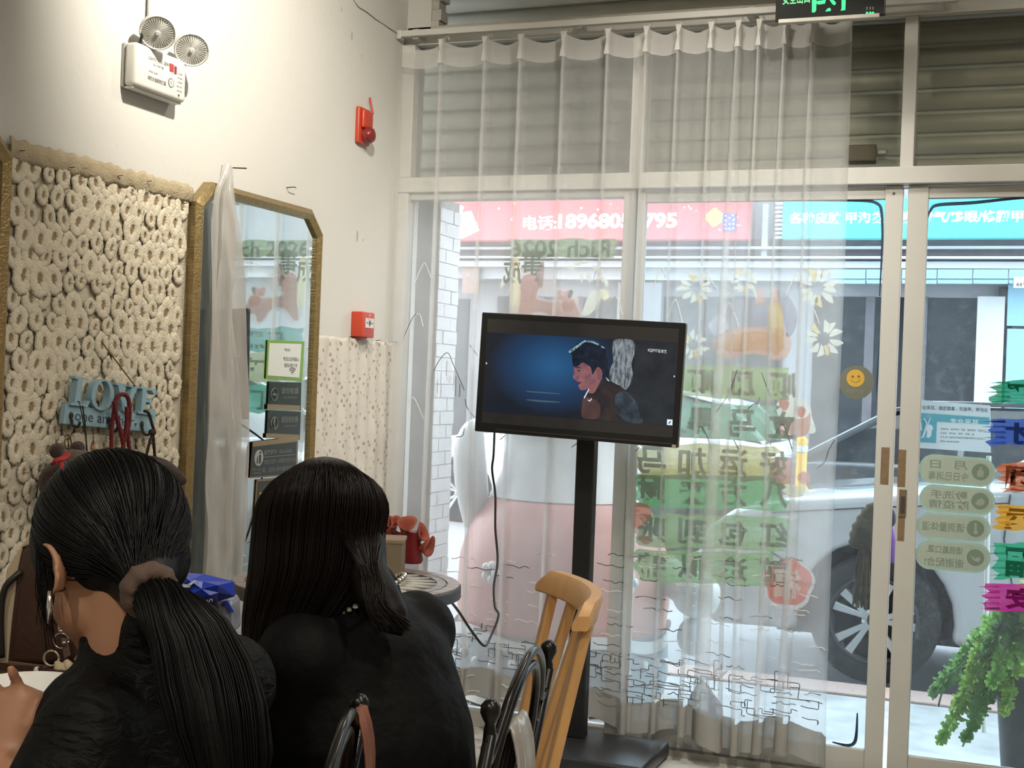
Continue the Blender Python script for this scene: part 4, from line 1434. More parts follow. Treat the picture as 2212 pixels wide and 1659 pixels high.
# foot and ear outlines on the teal panel
MB().tube([onY(x, y, SBY - 0.003) for x, y in ((1990, 930), (1988, 908), (1996, 904), (2002, 914), (1998, 928), (1994, 940), (1990, 946))], 0.0022, 5).build('ear_print', M_BW, g)
MB().tube([onY(x, y, SBY - 0.003) for x, y in ((1994, 946), (2000, 930), (2008, 906), (2010, 902))], 0.0018, 5).build('ear_pick_print', M_BW, g)
tilt_poly('foot_print', [(2001, 925), (2003, 918), (2011, 917), (2016, 924), (2012, 932), (2012, 940), (2007, 946), (2001, 944), (2003, 934)], SBY - 0.003, 0.001, M_BW, g)

# large inflatable figure: rotational body, raised arm, no face
IY = 0.95
ic0 = onY(1205, 1560, IY)
IX = ic0.x
g = thing('inflatable_figure', (IX, IY, GZ), 'large pink and white inflatable figure outside the glass behind the television stand', 'inflatable figure')
IR = (onY(1420, 1250, IY).x - onY(985, 1250, IY).x) / 2


def zi(y):
    return onY(1205, y, IY).z


def ring(name, prof, m, smooth_=True):
    return MB().lathe((IX, IY, 0), (0, 0, 1), [(IR * r_, z_) for r_, z_ in prof], 40).build(name, m, g, smooth=smooth_)


M_IPINK = mat('inflatable_pink', (0.62, 0.30, 0.26), 0.4, 0, 0.08, 3)
M_IWHITE = mat('inflatable_white', (0.72, 0.74, 0.74), 0.4, 0, 0.05, 3)
M_IBLUE = mat('inflatable_blue_grey', (0.26, 0.32, 0.34), 0.45, 0, 0.08, 3)
M_IBEIGE = mat('inflatable_beige', (0.62, 0.56, 0.46), 0.45, 0, 0.05, 3)
ring('base', [(0.90, GZ), (0.98, GZ + 0.04), (1.0, zi(1490)), (0.97, zi(1478))], M_IBEIGE)
ring('skirt', [(0.97, zi(1478)), (1.01, zi(1440)), (1.0, zi(1370)), (0.97, zi(1340))], M_IBLUE)
ring('belly', [(0.97, zi(1342)), (1.0, zi(1290)), (0.98, zi(1200)), (0.88, zi(1120)), (0.70, zi(1070))], M_IPINK)
ring('chest', [(0.72, zi(1072)), (0.62, zi(1020)), (0.58, zi(960)), (0.62, zi(900)), (0.60, zi(840)), (0.45, zi(790)), (0.2, zi(765)), (0.01, zi(760))], M_IWHITE)
# wavy white trim, dots and diamonds on the skirt
b_ = MB()
nw = 72
vs, fs = [], []
for k in range(nw + 1):
    a_ = 2 * pi * k / nw
    zc = zi(1352) + 0.02 * sin(a_ * 5)
    for d_ in (-0.026, 0.026):
        vs.append((IX + cos(a_) * IR * 1.022, IY + sin(a_) * IR * 1.022, zc + d_))
for k in range(nw):
    fs.append((2 * k, 2 * k + 2, 2 * k + 3, 2 * k + 1))
b_.add(vs, fs)
b_.build('wavy_trim', M_IWHITE, g, smooth='all')
for k in range(16):
    a_ = -pi + pi * k / 15
    d_ = Vector((cos(a_), sin(a_), 0))
    MB().ball(Vector((IX, IY, zi(1400) + 0.012 * sin(k * 2.0))) + d_ * IR * 1.005, 0.02, 10, 8).build('dot', M_IWHITE, g, smooth='all')
M_IDIA = mat('inflatable_cream', (0.74, 0.72, 0.66), 0.45, 0, 0.03, 3)
for k in range(20):
    a_ = -pi + pi * k / 19
    for (zz_, hh_) in ((zi(1512), 0.045),):
        P_ = []
        for (da, dz) in ((-0.065, 0), (0, -hh_), (0.065, 0), (0, hh_)):
            P_.append(Vector((IX + cos(a_ + da) * IR * 1.004, IY + sin(a_ + da) * IR * 1.004, zz_ + dz)))
        MB().prism(P_, Vector((cos(a_), sin(a_), 0)) * 0.006).build('diamond', M_IDIA, g)
ar = [onY(1030, 1130, IY - 0.15), onY(1018, 1040, IY - 0.2), onY(1015, 960, IY - 0.2), onY(1030, 905, IY - 0.18)]
MB().tube(catmull(ar, 5), [0.06, 0.062, 0.066, 0.07, 0.072, 0.074, 0.074, 0.074, 0.072, 0.07, 0.066, 0.062, 0.055, 0.045, 0.028, 0.008], 16).build('arm', M_IWHITE, g, smooth='all')
hp_ = onY(1505, 1285, IY - 0.1)
MB().ball(hp_, (0.105, 0.09, 0.10), 18, 12).build('hand', M_IWHITE, g, smooth='all')
MB().ball(onY(1500, 1375, IY - 0.08), (0.075, 0.07, 0.085), 18, 12).build('hand', M_IWHITE, g, smooth='all')
MB().tube([onY(1440, 1240, IY), onY(1480, 1270, IY - 0.06), hp_], [0.08, 0.075, 0.07], 14).build('arm', M_IWHITE, g, smooth='all')
for (x, y) in ((1075, 1235), (1420, 1275)):
    c_ = onY(x, y, IY - 0.4)
    d_ = Vector((c_.x - IX, c_.y - IY, 0)).normalized()
    c_ = Vector((IX, IY, c_.z)) + d_ * IR * 0.995
    tg = Vector((-d_.y, d_.x, 0))
    b_ = MB()
    for k in range(5):
        a_ = 2 * pi * k / 5
        b_.ball(c_ + tg * (0.030 * cos(a_)) + Vector((0, 0, 0.030 * sin(a_))), 0.022, 8, 6)
    b_.build('flower_patch', M_IWHITE, g, smooth='all', kind='stuff')

# foxtail fern in a dark pot on the step
g = thing('potted_fern', onY(2205, 1640, 0.33), 'bright green foxtail fern in a tall dark pot outside the glass door', 'plant')
pc = onY(2222, 1640, 0.33)
MB().lathe((pc.x, 0.33, -0.045), (0, 0, 1), [(0.075, 0), (0.09, 0.02), (0.115, 0.30), (0.125, 0.38), (0.115, 0.385), (0.105, 0.36)], 28).build('pot', mat('dark_pot', (0.07, 0.07, 0.07), 0.5, 0, 0.2, 20), g, smooth=True)
MB().lathe((pc.x, 0.33, 0.31), (0, 0, 1), [(0.11, 0), (0.11, 0.01)], 20).build('soil', mat('soil', (0.05, 0.035, 0.02), 1), g)
M_FERN = [mat('fern_leaf_%d' % k, c_, 0.6, 0, 0.3, 40) for k, c_ in enumerate(((0.30, 0.58, 0.10), (0.46, 0.72, 0.14), (0.18, 0.40, 0.09)))]
src = Vector((pc.x, 0.33, 0.33))
tips = [(2030, 1600, 0.26), (2060, 1530, 0.24), (2085, 1600, 0.20), (2100, 1560, 0.30), (2095, 1440, 0.26), (2130, 1400, 0.22), (2165, 1345, 0.25), (2200, 1330, 0.3), (2010, 1500, 0.3), (2140, 1480, 0.16), (2170, 1540, 0.2), (2225, 1320, 0.36), (2060, 1450, 0.33), (2235, 1400, 0.2)]
for k, (x, y, Yt) in enumerate(tips):
    tip = onY(x, y, Yt)
    mid = src.lerp(tip, 0.5) + Vector((0, 0, 0.13 + 0.05 * random.random()))
    pth = catmull([src, src.lerp(mid, 0.55) + Vector((0, 0, 0.05)), mid, tip], 8)
    fr = MB()
    fr.tube(pth, 0.002, 5)
    n = len(pth)
    rg = random.Random(k)
    for q in range(1200):
        t_ = rg.uniform(0.12, 1.0)
        f_ = t_ * (n - 1)
        i0 = min(int(f_), n - 2)
        p = pth[i0].lerp(pth[i0 + 1], f_ - i0)
        env = 0.056 * (0.35 + 0.65 * sin(pi * min(1, t_ * 1.02) ** 1.3)) + 0.006
        d_ = Vector((rg.gauss(0, 1), rg.gauss(0, 1), rg.gauss(0, 1) - 0.3)).normalized()
        e_ = p + d_ * env * rg.uniform(0.5, 1)
        s_ = d_.orthogonal().normalized() * 0.0036
        fr.add([p - s_, p + s_, e_ + s_ * 1.4, e_ - s_ * 1.4], [(0, 1, 2, 3)])
    fr.build('frond', M_FERN[k % 3], g, kind='stuff')

# mop drying behind the door stile
MY = 0.16
g = thing('drying_mop', onY(1868, 1330, MY), 'olive-brown rag mop hanging upside down outside behind the door stile', 'mop')
M_MOP = mat('mop_cloth', (0.085, 0.058, 0.022), 0.95, 0, 0.4, 40, 0.4, 60)
hd = [onY(1894, 1088, MY), onY(1880, 1110, MY), onY(1866, 1150, MY), onY(1862, 1185, MY)]
b_ = MB()
b_.tube(catmull(hd, 5), [0.006, 0.014, 0.02, 0.028, 0.025, 0.034, 0.031, 0.041, 0.037, 0.048, 0.042, 0.05, 0.044, 0.05, 0.044, 0.036], 11)
b_.build('cloth', M_MOP, g, smooth='all')
rg = random.Random(3)
b_ = MB()
for k in range(60):
    x = rg.uniform(1846, 1896)
    p0 = onY(x * 0.5 + 935, 1175, MY + rg.uniform(-.04, .04))
    p1 = onY(x, 1250 + rg.uniform(-10, 10), MY + rg.uniform(-.05, .05))
    p2 = onY(x + rg.uniform(-8, 8), rg.uniform(1270, 1318), MY + rg.uniform(-.04, .04))
    b_.tube(catmull([p0, p1, p2], 4), 0.0035, 5)
b_.build('strand', mat('mop_strand', (0.12, 0.085, 0.04), 0.95, 0, 0.4, 60), g, kind='stuff')
MB().tube([onY(1894, 1090, MY + .02), onY(1905, 900, MY + .02), onY(1905, 800, MY + .02)], 0.011, 10).build('handle', mat('mop_handle', (0.05, 0.10, 0.12), 0.4), g)
MB().ball(onY(1880, 1340, MY) , (0.012, 0.012, 0.02), 8, 6).build('strand_end', M_MOP, g)
# purple pouch hung in the door gap
g = thing('hanging_pouch', onY(1923, 1210, 0.12), 'small purple and black pouch on a cord in the door gap', 'pouch')
pp = onY(1922, 1178, 0.12)
MB().lathe((pp.x, 0.12, pp.z - 0.06), (0, 0, 1), [(0.016, 0), (0.026, 0.015), (0.022, 0.08), (0.010, 0.12), (0.004, 0.13)], 14).build('body', mat('pouch_purple', (0.16, 0.08, 0.30), 0.8, 0, 0.2, 30), g, smooth='all')
MB().ball(onY(1924, 1118, 0.12), (0.02, 0.014, 0.035), 12, 8).build('charm', mat('charm_dark', (0.05, 0.04, 0.06), 0.4), g, smooth='all')
MB().tube([onY(1924, 1110, 0.12), onY(1922, 1060, 0.12), onY(1926, 1000, 0.05), onY(1930, 990, 0.014)], 0.002, 6).build('cord', mat('charm_dark', (0.05, 0.04, 0.06), 0.4), g)

# yellow traffic post beyond the silver car
pt_ = onY(1733, 943, 4.1)
g = thing('traffic_post', (pt_.x, 4.1, GZ - 0.1), 'yellow traffic post standing in the road behind the silver car', 'traffic post')
MB().lathe((pt_.x, 4.1, GZ - 0.1), (0, 0, 1), [(0.06, 0), (0.06, 0.02), (0.038, 0.03), (0.036, pt_.z - GZ + 0.08), (0.02, pt_.z - GZ + 0.1)], 18).build('post', mat('post_yellow', (0.75, 0.42, 0.03), 0.5), g, smooth=True)
MB().lathe((pt_.x, 4.1, pt_.z - 0.10), (0, 0, 1), [(0.0385, 0), (0.0385, 0.04)], 18).build('white_band', M_IWHITE, g)
# crumpled dark plastic bag on the step behind the curtain hem
pb_ = onY(1530, 1530, 0.34)
g = thing('plastic_bag', (pb_.x, 0.34, -0.045), 'crumpled dark plastic bag standing outside behind the curtain hem', 'plastic bag')
b_ = MB()
n_, m2_ = 18, 9
vs = []
for j in range(m2_):
    h = j / (m2_ - 1)
    for i in range(n_):
        a_ = 2 * pi * i / n_
        r_ = 0.085 * (1 - h) ** 0.75 * (1 + 0.25 * noise.noise(Vector((cos(a_) * 2, sin(a_) * 2, h * 4)))) + 0.006
        vs.append(Vector((pb_.x + cos(a_) * r_ * 1.2 - 0.03 * h, 0.34 + sin(a_) * r_ * 0.7, -0.045 + 0.22 * h)))
fs = [(j * n_ + i, j * n_ + (i + 1) % n_, (j + 1) * n_ + (i + 1) % n_, (j + 1) * n_ + i) for j in range(m2_ - 1) for i in range(n_)]
fs.append(tuple(range(n_ - 1, -1, -1)))
b_.add(vs, fs)
b_.build('bag_body', mat('bag_dark_plastic', (0.07, 0.07, 0.08), 0.22, 0, 0.3, 12, 0.6, 40), g)
# ================================================================== LEFT WALL
def wallbox(xw, xf, xe, yt, yb):
    """box fixed to the left wall: near wall edge px, near front edge px, far front edge px, top and bottom px"""
    ym = (yt + yb) / 2
    y0 = onX(xw, ym, 0).y
    xo = onY(xf, ym, y0).x
    y1 = onX(xe, ym, xo).y
    return y0, y1, xo, onX(xw, yb, 0).z, onX(xw, yt, 0).z


# --- emergency light
y0, y1, xo, z0, z1 = wallbox(259, 294, 405, 90, 188)
g = thing('emergency_light', (xo / 2, (y0 + y1) / 2, z0), 'white twin-head emergency light box high on the white wall', 'emergency light')
M_EW = mat('emergency_white_plastic', (0.70, 0.69, 0.64), 0.35, 0, 0.03, 4)
MB().box((0.001, y0 + .004, z0), (0.012, y1 - .004, z1)).build('back_plate', mat('emergency_grey', (0.42, 0.41, 0.38), 0.5), g, bevel=0.003)
MB().box((0.012, y0, z0 + 0.002), (xo, y1, z1)).build('box', M_EW, g, bevel=0.012, bseg=4, smooth=True)
MB().box((0.012, y0 + .006, z0 - 0.003), (xo - 0.012, y1 - .006, z0 + 0.003)).build('bottom_lip', M_EW, g, bevel=0.002)
wbh = z1 - z0
wbw = y1 - y0


def lens(c_, name='lamp_head'):
    yc = c_.y
    ax = Vector((0.50, -0.66, -0.54)).normalized()
    h = MB().lathe(c_, ax, [(0.010, -0.034), (0.026, -0.030), (0.044, -0.016), (0.049, 0.0), (0.049, 0.010), (0.046, 0.013), (0.043, 0.010)], 36).build(name, M_EW, g, smooth=True)
    MB().lathe(c_, ax, [(0.043, 0.008), (0.031, 0.0105), (0.006, 0.012), (0.005, 0.017), (0.0, 0.017)], 36).build('lens', mat('emergency_lens', (0.72, 0.72, 0.68), 0.25, 0, 0.05, 6), h, smooth=True)
    u = ax.orthogonal().normalized()
    w_ = ax.cross(u)
    for k in range(36):
        a_ = 2 * pi * k / 36
        d_ = u * cos(a_) + w_ * sin(a_)
        t_ = u * -sin(a_) + w_ * cos(a_)
        MB().obox(c_ + d_ * 0.026 + ax * 0.011, d_ * 0.015, t_ * 0.0008, ax * 0.0012).build('lens_rib', mat('emergency_lens_rib', (0.66, 0.66, 0.62), 0.3), h)
    MB().tube([c_ - ax * 0.03, c_ - ax * 0.04 + Vector((0, 0, -0.03)), Vector((xo * 0.6, yc, z1 - 0.004))], 0.011, 10).build('swivel_arm', M_EW, h)


lens(onX(341, 68, 0.075))
lens(onX(414, 105, 0.075))
MB().tube([(0.018, y0 + wbw * 0.46, z1 - 0.01), (0.014, y0 + wbw * 0.46, z1 + 0.12), (0.014, y0 + wbw * 0.46, CZ)], 0.011, 10).build('conduit', M_EW, g, smooth=True)
MB().tube([(0.04, y0 + wbw * 0.12, z1), (0.05, y0 + wbw * 0.10, z1 + 0.02), (0.04, y0 + wbw * 0.14, z1 + 0.03)], 0.004, 6).build('tie_clip', mat('black_plastic', (0.02, 0.02, 0.02), 0.5), g)
M_INK = mat('print_dark', (0.10, 0.10, 0.10), 0.7, 0, 0)


def xtext(name, s, x0, y0_, x1, y1_, X, m, parent, bold=0.0, lift=0.0006, keep=False, dz=0.0):
    """lettering on a plane of constant x (reading along +y) filling a photo rectangle"""
    ym, xm = (y0_ + y1_) / 2, (x0 + x1) / 2
    a_, c_ = onX(x0, ym, X), onX(x1, ym, X)
    q0, q1 = onX(xm, y1_, X), onX(xm, y0_, X)
    return text_on(name, s, (X + lift, a_.y, q0.z), (0, 1, dz), (0, 0, 1), c_.y - a_.y, q1.z - q0.z, m, parent, bold=bold, keep=keep)


def etext(s, u0, v0, u1, v1, m=M_INK, bold=0.0):
    text_on('lettering', s, (xo + 0.0006, y0 + wbw * u0, z0 + wbh * v0), (0, 1, 0), (0, 0, 1), wbw * (u1 - u0), wbh * (v1 - v0), m, g, bold=bold)


etext('LIGHTSTAND 温特孚', 0.22, 0.70, 0.66, 0.79)
etext('重点消防产品', 0.32, 0.60, 0.52, 0.65)
etext('IP30 LED', 0.24, 0.42, 0.42, 0.46)
etext('消防应急照明灯具', 0.22, 0.24, 0.58, 0.34, bold=0.01)
for k in range(5):
    etext(('主电', '充电', '故障', '自检', '放电')[k], 0.80, 0.62 - k * 0.10, 0.90, 0.66 - k * 0.10)
MB().box((xo, y0 + wbw * .64, z0 + wbh * .62), (xo + .001, y0 + wbw * .72, z0 + wbh * .80)).build('red_label', mat('label_red', (0.42, 0.05, 0.05), 0.6), g)
MB().box((xo, y0 + wbw * .735, z0 + wbh * .60), (xo + .001, y0 + wbw * .78, z0 + wbh * .78)).build('red_label', mat('label_dark_red', (0.22, 0.04, 0.04), 0.6), g)
MB().lathe((xo, y0 + wbw * .68, z0 + wbh * .36), (1, 0, 0), [(0.013, 0), (0.013, 0.0008)], 20).build('seal_print', M_INK, g)
MB().lathe((xo + .0009, y0 + wbw * .68, z0 + wbh * .36), (1, 0, 0), [(0.0105, 0), (0.0105, 0.0004)], 20).build('seal_print', M_EW, g)
text_on('lettering', '3C', (xo + 0.0016, y0 + wbw * .655, z0 + wbh * .32), (0, 1, 0), (0, 0, 1), wbw * .05, wbh * .08, M_INK, g)
MB().lathe((xo, y0 + wbw * .84, z0 + wbh * .14), (1, 0, 0), [(0.003, 0), (0.003, 0.002)], 10).build('test_button', M_INK, g)

# --- red fire strobe with sounder
y0, y1, xo, z0, z1 = wallbox(767, 783, 808, 228, 308)
g = thing('fire_strobe', (xo / 2, (y0 + y1) / 2, z0), 'red fire alarm strobe with aerial high beside the window corner', 'fire alarm')
M_FR = mat('fire_red_plastic', (0.52, 0.055, 0.025), 0.38, 0, 0.05, 6)
MB().box((0, y0, z0), (xo * .55, y1, z1)).build('base', M_FR, g, bevel=0.006, bseg=3, smooth=True)
yc, zc = (y0 + y1) / 2, (z0 + z1) / 2
MB().box((xo * .5, y0 + .012, zc - 0.01), (xo, y1 - .004, z1 - .008)).build('sounder_cover', M_FR, g, bevel=0.01, bseg=3, smooth=True)
MB().lathe((xo * .5, yc + .004, z0 + 0.034), (1, 0, 0), [(0.030, 0), (0.030, 0.022), (0.024, 0.034), (0.010, 0.040), (0, 0.041)], 24).build('strobe_lens', mat('strobe_red_lens', (0.20, 0.02, 0.02), 0.15, 0, 0.05), g, smooth=True)
MB().tube([onX(806, 246, xo * .8), onX(800, 216, xo * .3), onX(799, 212, 0.0)], 0.004, 8).build('aerial', M_FR, g)

# --- manual call point
y0, y1, xo, z0, z1 = wallbox(758, 783, 809, 672, 727)
g = thing('call_point', (xo / 2, (y0 + y1) / 2, z0), 'red manual fire call point just above the floral wall cloth', 'fire alarm')
MB().box((0, y0, z0), (xo, y1, z1)).build('body', M_FR, g, bevel=0.004, bseg=3, smooth=True)
MB().box((0, y0 + .01, z0 - .006), (xo * .6, y1 - .02, z0)).build('bottom_tab', M_FR, g, bevel=0.002)
pw = y1 - y0
ph = z1 - z0
pnl = MB().box((xo, y0 + pw * .24, z0 + ph * .38), (xo + .0015, y0 + pw * .90, z0 + ph * .76)).build('press_panel', mat('call_white', (0.72, 0.71, 0.68), 0.4), g)
MB().lathe((xo + .0016, y0 + pw * .57, z0 + ph * .57), (1, 0, 0), [(0.009, 0), (0.009, 0.001)], 16).build('press_dot', M_INK, pnl)
for s_ in (-1, 1):
    MB().prism([Vector((xo + .0016, y0 + pw * (.57 + s_ * .28), z0 + ph * .57)), Vector((xo + .0016, y0 + pw * (.57 + s_ * .18), z0 + ph * .62)), Vector((xo + .0016, y0 + pw * (.57 + s_ * .18), z0 + ph * .52))], (0.0006, 0, 0)).build('press_arrow', M_INK, pnl)
text_on('lettering', 'PRESS HERE', (xo + .002, y0 + pw * .36, z0 + ph * .68), (0, 1, 0), (0, 0, 1), pw * .42, ph * .04, M_INK, pnl)
text_on('lettering', '按下', (xo + .002, y0 + pw * .48, z0 + ph * .42), (0, 1, 0), (0, 0, 1), pw * .2, ph * .05, M_INK, pnl)
MB().prism([Vector((xo + .001, y0 + pw * .50, z0 + ph * .82)), Vector((xo + .001, y0 + pw * .60, z0 + ph * .86)), Vector((xo + .001, y0 + pw * .56, z0 + ph * .94))], (0.0006, 0, 0)).build('flame_print', mat('call_pale', (0.75, 0.6, 0.55), 0.5), g)

# --- bent nail
p = onX(619, 405, 0.0)
MB().tube([p + Vector((0, 0, 0)), p + Vector((0.014, 0, 0.0)), p + Vector((0.018, 0.012, 0.003)), p + Vector((0.018, 0.03, 0.004))], 0.0016, 6).build('nail', mat('nail_dark', (0.05, 0.04, 0.03), 0.6, 0.5), label='bent dark nail in the bare wall above the mirror corner', cat='nail')

# --- octagonal gold mirror (and its twin at the picture edge)
M_GOLD = mat('worn_gold_frame', (0.34, 0.25, 0.115), 0.30, 0.6, 0.35, 14.0, 0.25, 30, stretch=(1, 6, 6))
m_, t_, out_ = nt('mirror_silver')
gl_ = node(t_, 'BsdfGlossy')
gl_.inputs['Color'].default_value = (0.72, 0.80, 0.79, 1)
gl_.inputs['Roughness'].default_value = 0.006
L(t_, gl_.outputs[0], out_.inputs[0])
M_MIRR = m_


def octo(ya, yb, zb, zt, cy_, cz_):
    return [(ya + cy_, zt), (yb - cy_, zt), (yb, zt - cz_), (yb, zb + cz_), (yb - cy_, zb), (ya + cy_, zb), (ya, zb + cz_), (ya, zt - cz_)]


def mirror(ya, yb, zb, zt, label):
    g_ = thing('wall_mirror', (0.02, (ya + yb) / 2, zb), label, 'mirror')
    o_ = octo(ya, yb, zb, zt, 0.075, 0.068)
    w_ = 0.036
    i_ = octo(ya + w_, yb - w_, zb + w_, zt - w_, 0.062, 0.056)
    MB().prism([Vector((0.002, a_, c_)) for a_, c_ in i_], (MIRX - 0.002, 0, 0)).build('mirror_glass', M_MIRR, g_)
    for k in range(8):
        a_, c_ = o_[k], o_[(k + 1) % 8]
        d_, e_ = i_[(k + 1) % 8], i_[k]
        f_ = lambda q, x: Vector((x, q[0], q[1]))
        mid = lambda q, r_: ((q[0] + r_[0]) / 2, (q[1] + r_[1]) / 2)
        ma, mc = mid(a_, e_), mid(c_, d_)
        b_ = MB()
        vs = [f_(a_, 0), f_(c_, 0), f_(c_, 0.028), f_(a_, 0.028), f_(ma, 0.042), f_(mc, 0.042), f_(e_, 0.032), f_(d_, 0.032), f_(e_, 0.0), f_(d_, 0.0)]
        b_.add(vs, [(0, 1, 2, 3), (3, 2, 5, 4), (4, 5, 7, 6), (6, 7, 9, 8), (8, 9, 1, 0), (0, 3, 4, 6, 8), (1, 9, 7, 5, 2)])
        b_.build('frame_bar', M_GOLD, g_)
    return g_


mirror(-1.432, -0.684, 0.22, 1.848, 'octagonal wall mirror in a worn gold frame with stickers and plastic film')
mirror(-2.95, -2.185, 0.22, 1.848, 'gold-framed mirror cut off at the left picture edge beside the crochet panel')

# --- plastic film hanging over the mirror
rg = random.Random(4)
FL0 = onX(485, 358, 0.05)


def filmpt(u, v):
    z_ = FL0.z + (0.42 - FL0.z) * v
    # width and centre follow the photo
    kpx = [(0.0, 478, 502), (0.06, 458, 505), (0.25, 452, 512), (0.55, 440, 520), (0.8, 432, 520), (1.0, 425, 530)]
    for i in range(len(kpx) - 1):
        if kpx[i][0] <= v <= kpx[i + 1][0] + 1e-9:
            f_ = (v - kpx[i][0]) / (kpx[i + 1][0] - kpx[i][0])
            xl = kpx[i][1] + (kpx[i + 1][1] - kpx[i][1]) * f_
            xr = kpx[i][2] + (kpx[i + 1][2] - kpx[i][2]) * f_
            break
    xpx = xl + (xr - xl) * u
    ypx = 358 + v * 1000
    base = onX(xpx, ypx, 0.065)
    a_ = u * 2 * pi
    n1 = noise.noise(Vector((u * 3.2, v * 3.0, 1.3)))
    n2 = noise.noise(Vector((u * 9.0, v * 7.0, 4.7)))
    x_ = 0.066 + 0.020 * sin(a_ * 2 + v * 3) + 0.026 * n1 + 0.017 * n2 + 0.012 * v
    base.x = max(0.05, x_)
    base.z = z_
    return base


g = thing('plastic_film', (0.066, FL0.y, 0.42), 'crumpled clear plastic film hanging from a nail over the gold mirror', 'plastic film')
m_, t_, out_ = nt('clear_crumpled_plastic')
df = node(t_, 'BsdfDiffuse')
df.inputs[0].default_value = (0.80, 0.78, 0.74, 1)
trl = node(t_, 'BsdfTranslucent')
trl.inputs[0].default_value = (0.7, 0.7, 0.68, 1)
m1 = node(t_, 'MixShader')
m1.inputs[0].default_value = 0.3
gs = node(t_, 'BsdfGlossy')
gs.inputs['Roughness'].default_value = 0.12
m2 = node(t_, 'MixShader')
m2.inputs[0].default_value = 0.22
tp = node(t_, 'BsdfTransparent')
m3 = node(t_, 'MixShader')
m3.inputs[0].default_value = 0.74
L(t_, df.outputs[0], m1.inputs[1])
L(t_, trl.outputs[0], m1.inputs[2])
L(t_, m1.outputs[0], m2.inputs[1])
L(t_, gs.outputs[0], m2.inputs[2])
L(t_, tp.outputs[0], m3.inputs[1])
L(t_, m2.outputs[0], m3.inputs[2])
tcn = node(t_, 'TexCoord')
mpn = node(t_, 'Mapping')
mpn.inputs['Scale'].default_value = (1, 1, 0.35)
nzn = node(t_, 'TexVoronoi', Scale=22.0)
nzn.feature = 'DISTANCE_TO_EDGE'
bpn = node(t_, 'Bump', Strength=0.5, Distance=0.006)
L(t_, tcn.outputs['Object'], mpn.inputs[0])
L(t_, mpn.outputs[0], nzn.inputs[0])
L(t_, nzn.outputs[0], bpn.inputs['Height'])
for q in (df, gs):
    L(t_, bpn.outputs[0], q.inputs['Normal'])
L(t_, m3.outputs[0], out_.inputs[0])
M_PFILM = m_
MB().grid(34, 90, filmpt).build('film_sheet', M_PFILM, g, smooth='all')


def filmpt2(u, v):
    p_ = filmpt(0.15 + 0.7 * u, 0.02 + 0.93 * v)
    p_.x += 0.012 + 0.01 * noise.noise(Vector((u * 5, v * 9, 9.1)))
    return p_


MB().grid(24, 70, filmpt2).build('film_fold', M_PFILM, g, smooth='all')
pn = onX(490, 362, 0.0)
MB().tube([pn, pn + Vector((0.07, 0, -0.004))], 0.002, 6).build('hanging_nail', mat('nail_dark', (0.05, 0.04, 0.03), 0.6, 0.5), g)

# --- signs stuck on the mirror
SX = MIRX + 0.0015


def xquad(name, pxs, X, th, m, parent, bev=0.0):
    return MB().prism([onX(x, y, X) for x, y in pxs], (th, 0, 0)).build(name, m, parent, bevel=bev)


def sgn_thing(pxs, label):
    c_ = onX(sum(p[0] for p in pxs) / len(pxs), max(p[1] for p in pxs), SX)
    return thing('mirror_sign', c_, label, 'sign')


q = [(577, 734), (656, 737), (651, 823), (573, 818)]
g = sgn_thing(q, 'white square Wi-Fi sign with green border stuck on the mirror')
M_SGN = mat('sign_green_border', (0.20, 0.38, 0.08), 0.4)
xquad('border', q, SX, 0.004, M_SGN, g, 0.001)
xquad('face', [(582, 741), (651, 743), (646, 816), (578, 811)], SX + 0.004, 0.001, mat('sign_white', (0.74, 0.75, 0.70), 0.4, 0, 0.02), g)
X_ = SX + 0.0052
xtext('lettering', 'Wi-Fi', 614, 752, 626, 759, X_, M_INK, g)
xtext('lettering', '关注公众号输入', 612, 771, 646, 780, X_, M_INK, g, dz=0.0)
xtext('lettering', '密码:两个字', 614, 785, 642, 794, X_, M_INK, g)
pw_ = onX(631, 808, X_)
for k in range(1, 4):
    MB().tube([pw_ + Vector((0.0004, 0.0085 * k * cos(a_), 0.007 * k * sin(a_))) for a_ in [pi * .22 + pi * .56 * j / 6 for j in range(7)]], 0.0014, 5).build('wifi_symbol', M_INK, g)
MB().ball(pw_, (0.001, 0.002, 0.002), 8, 6).build('wifi_symbol', M_INK, g)
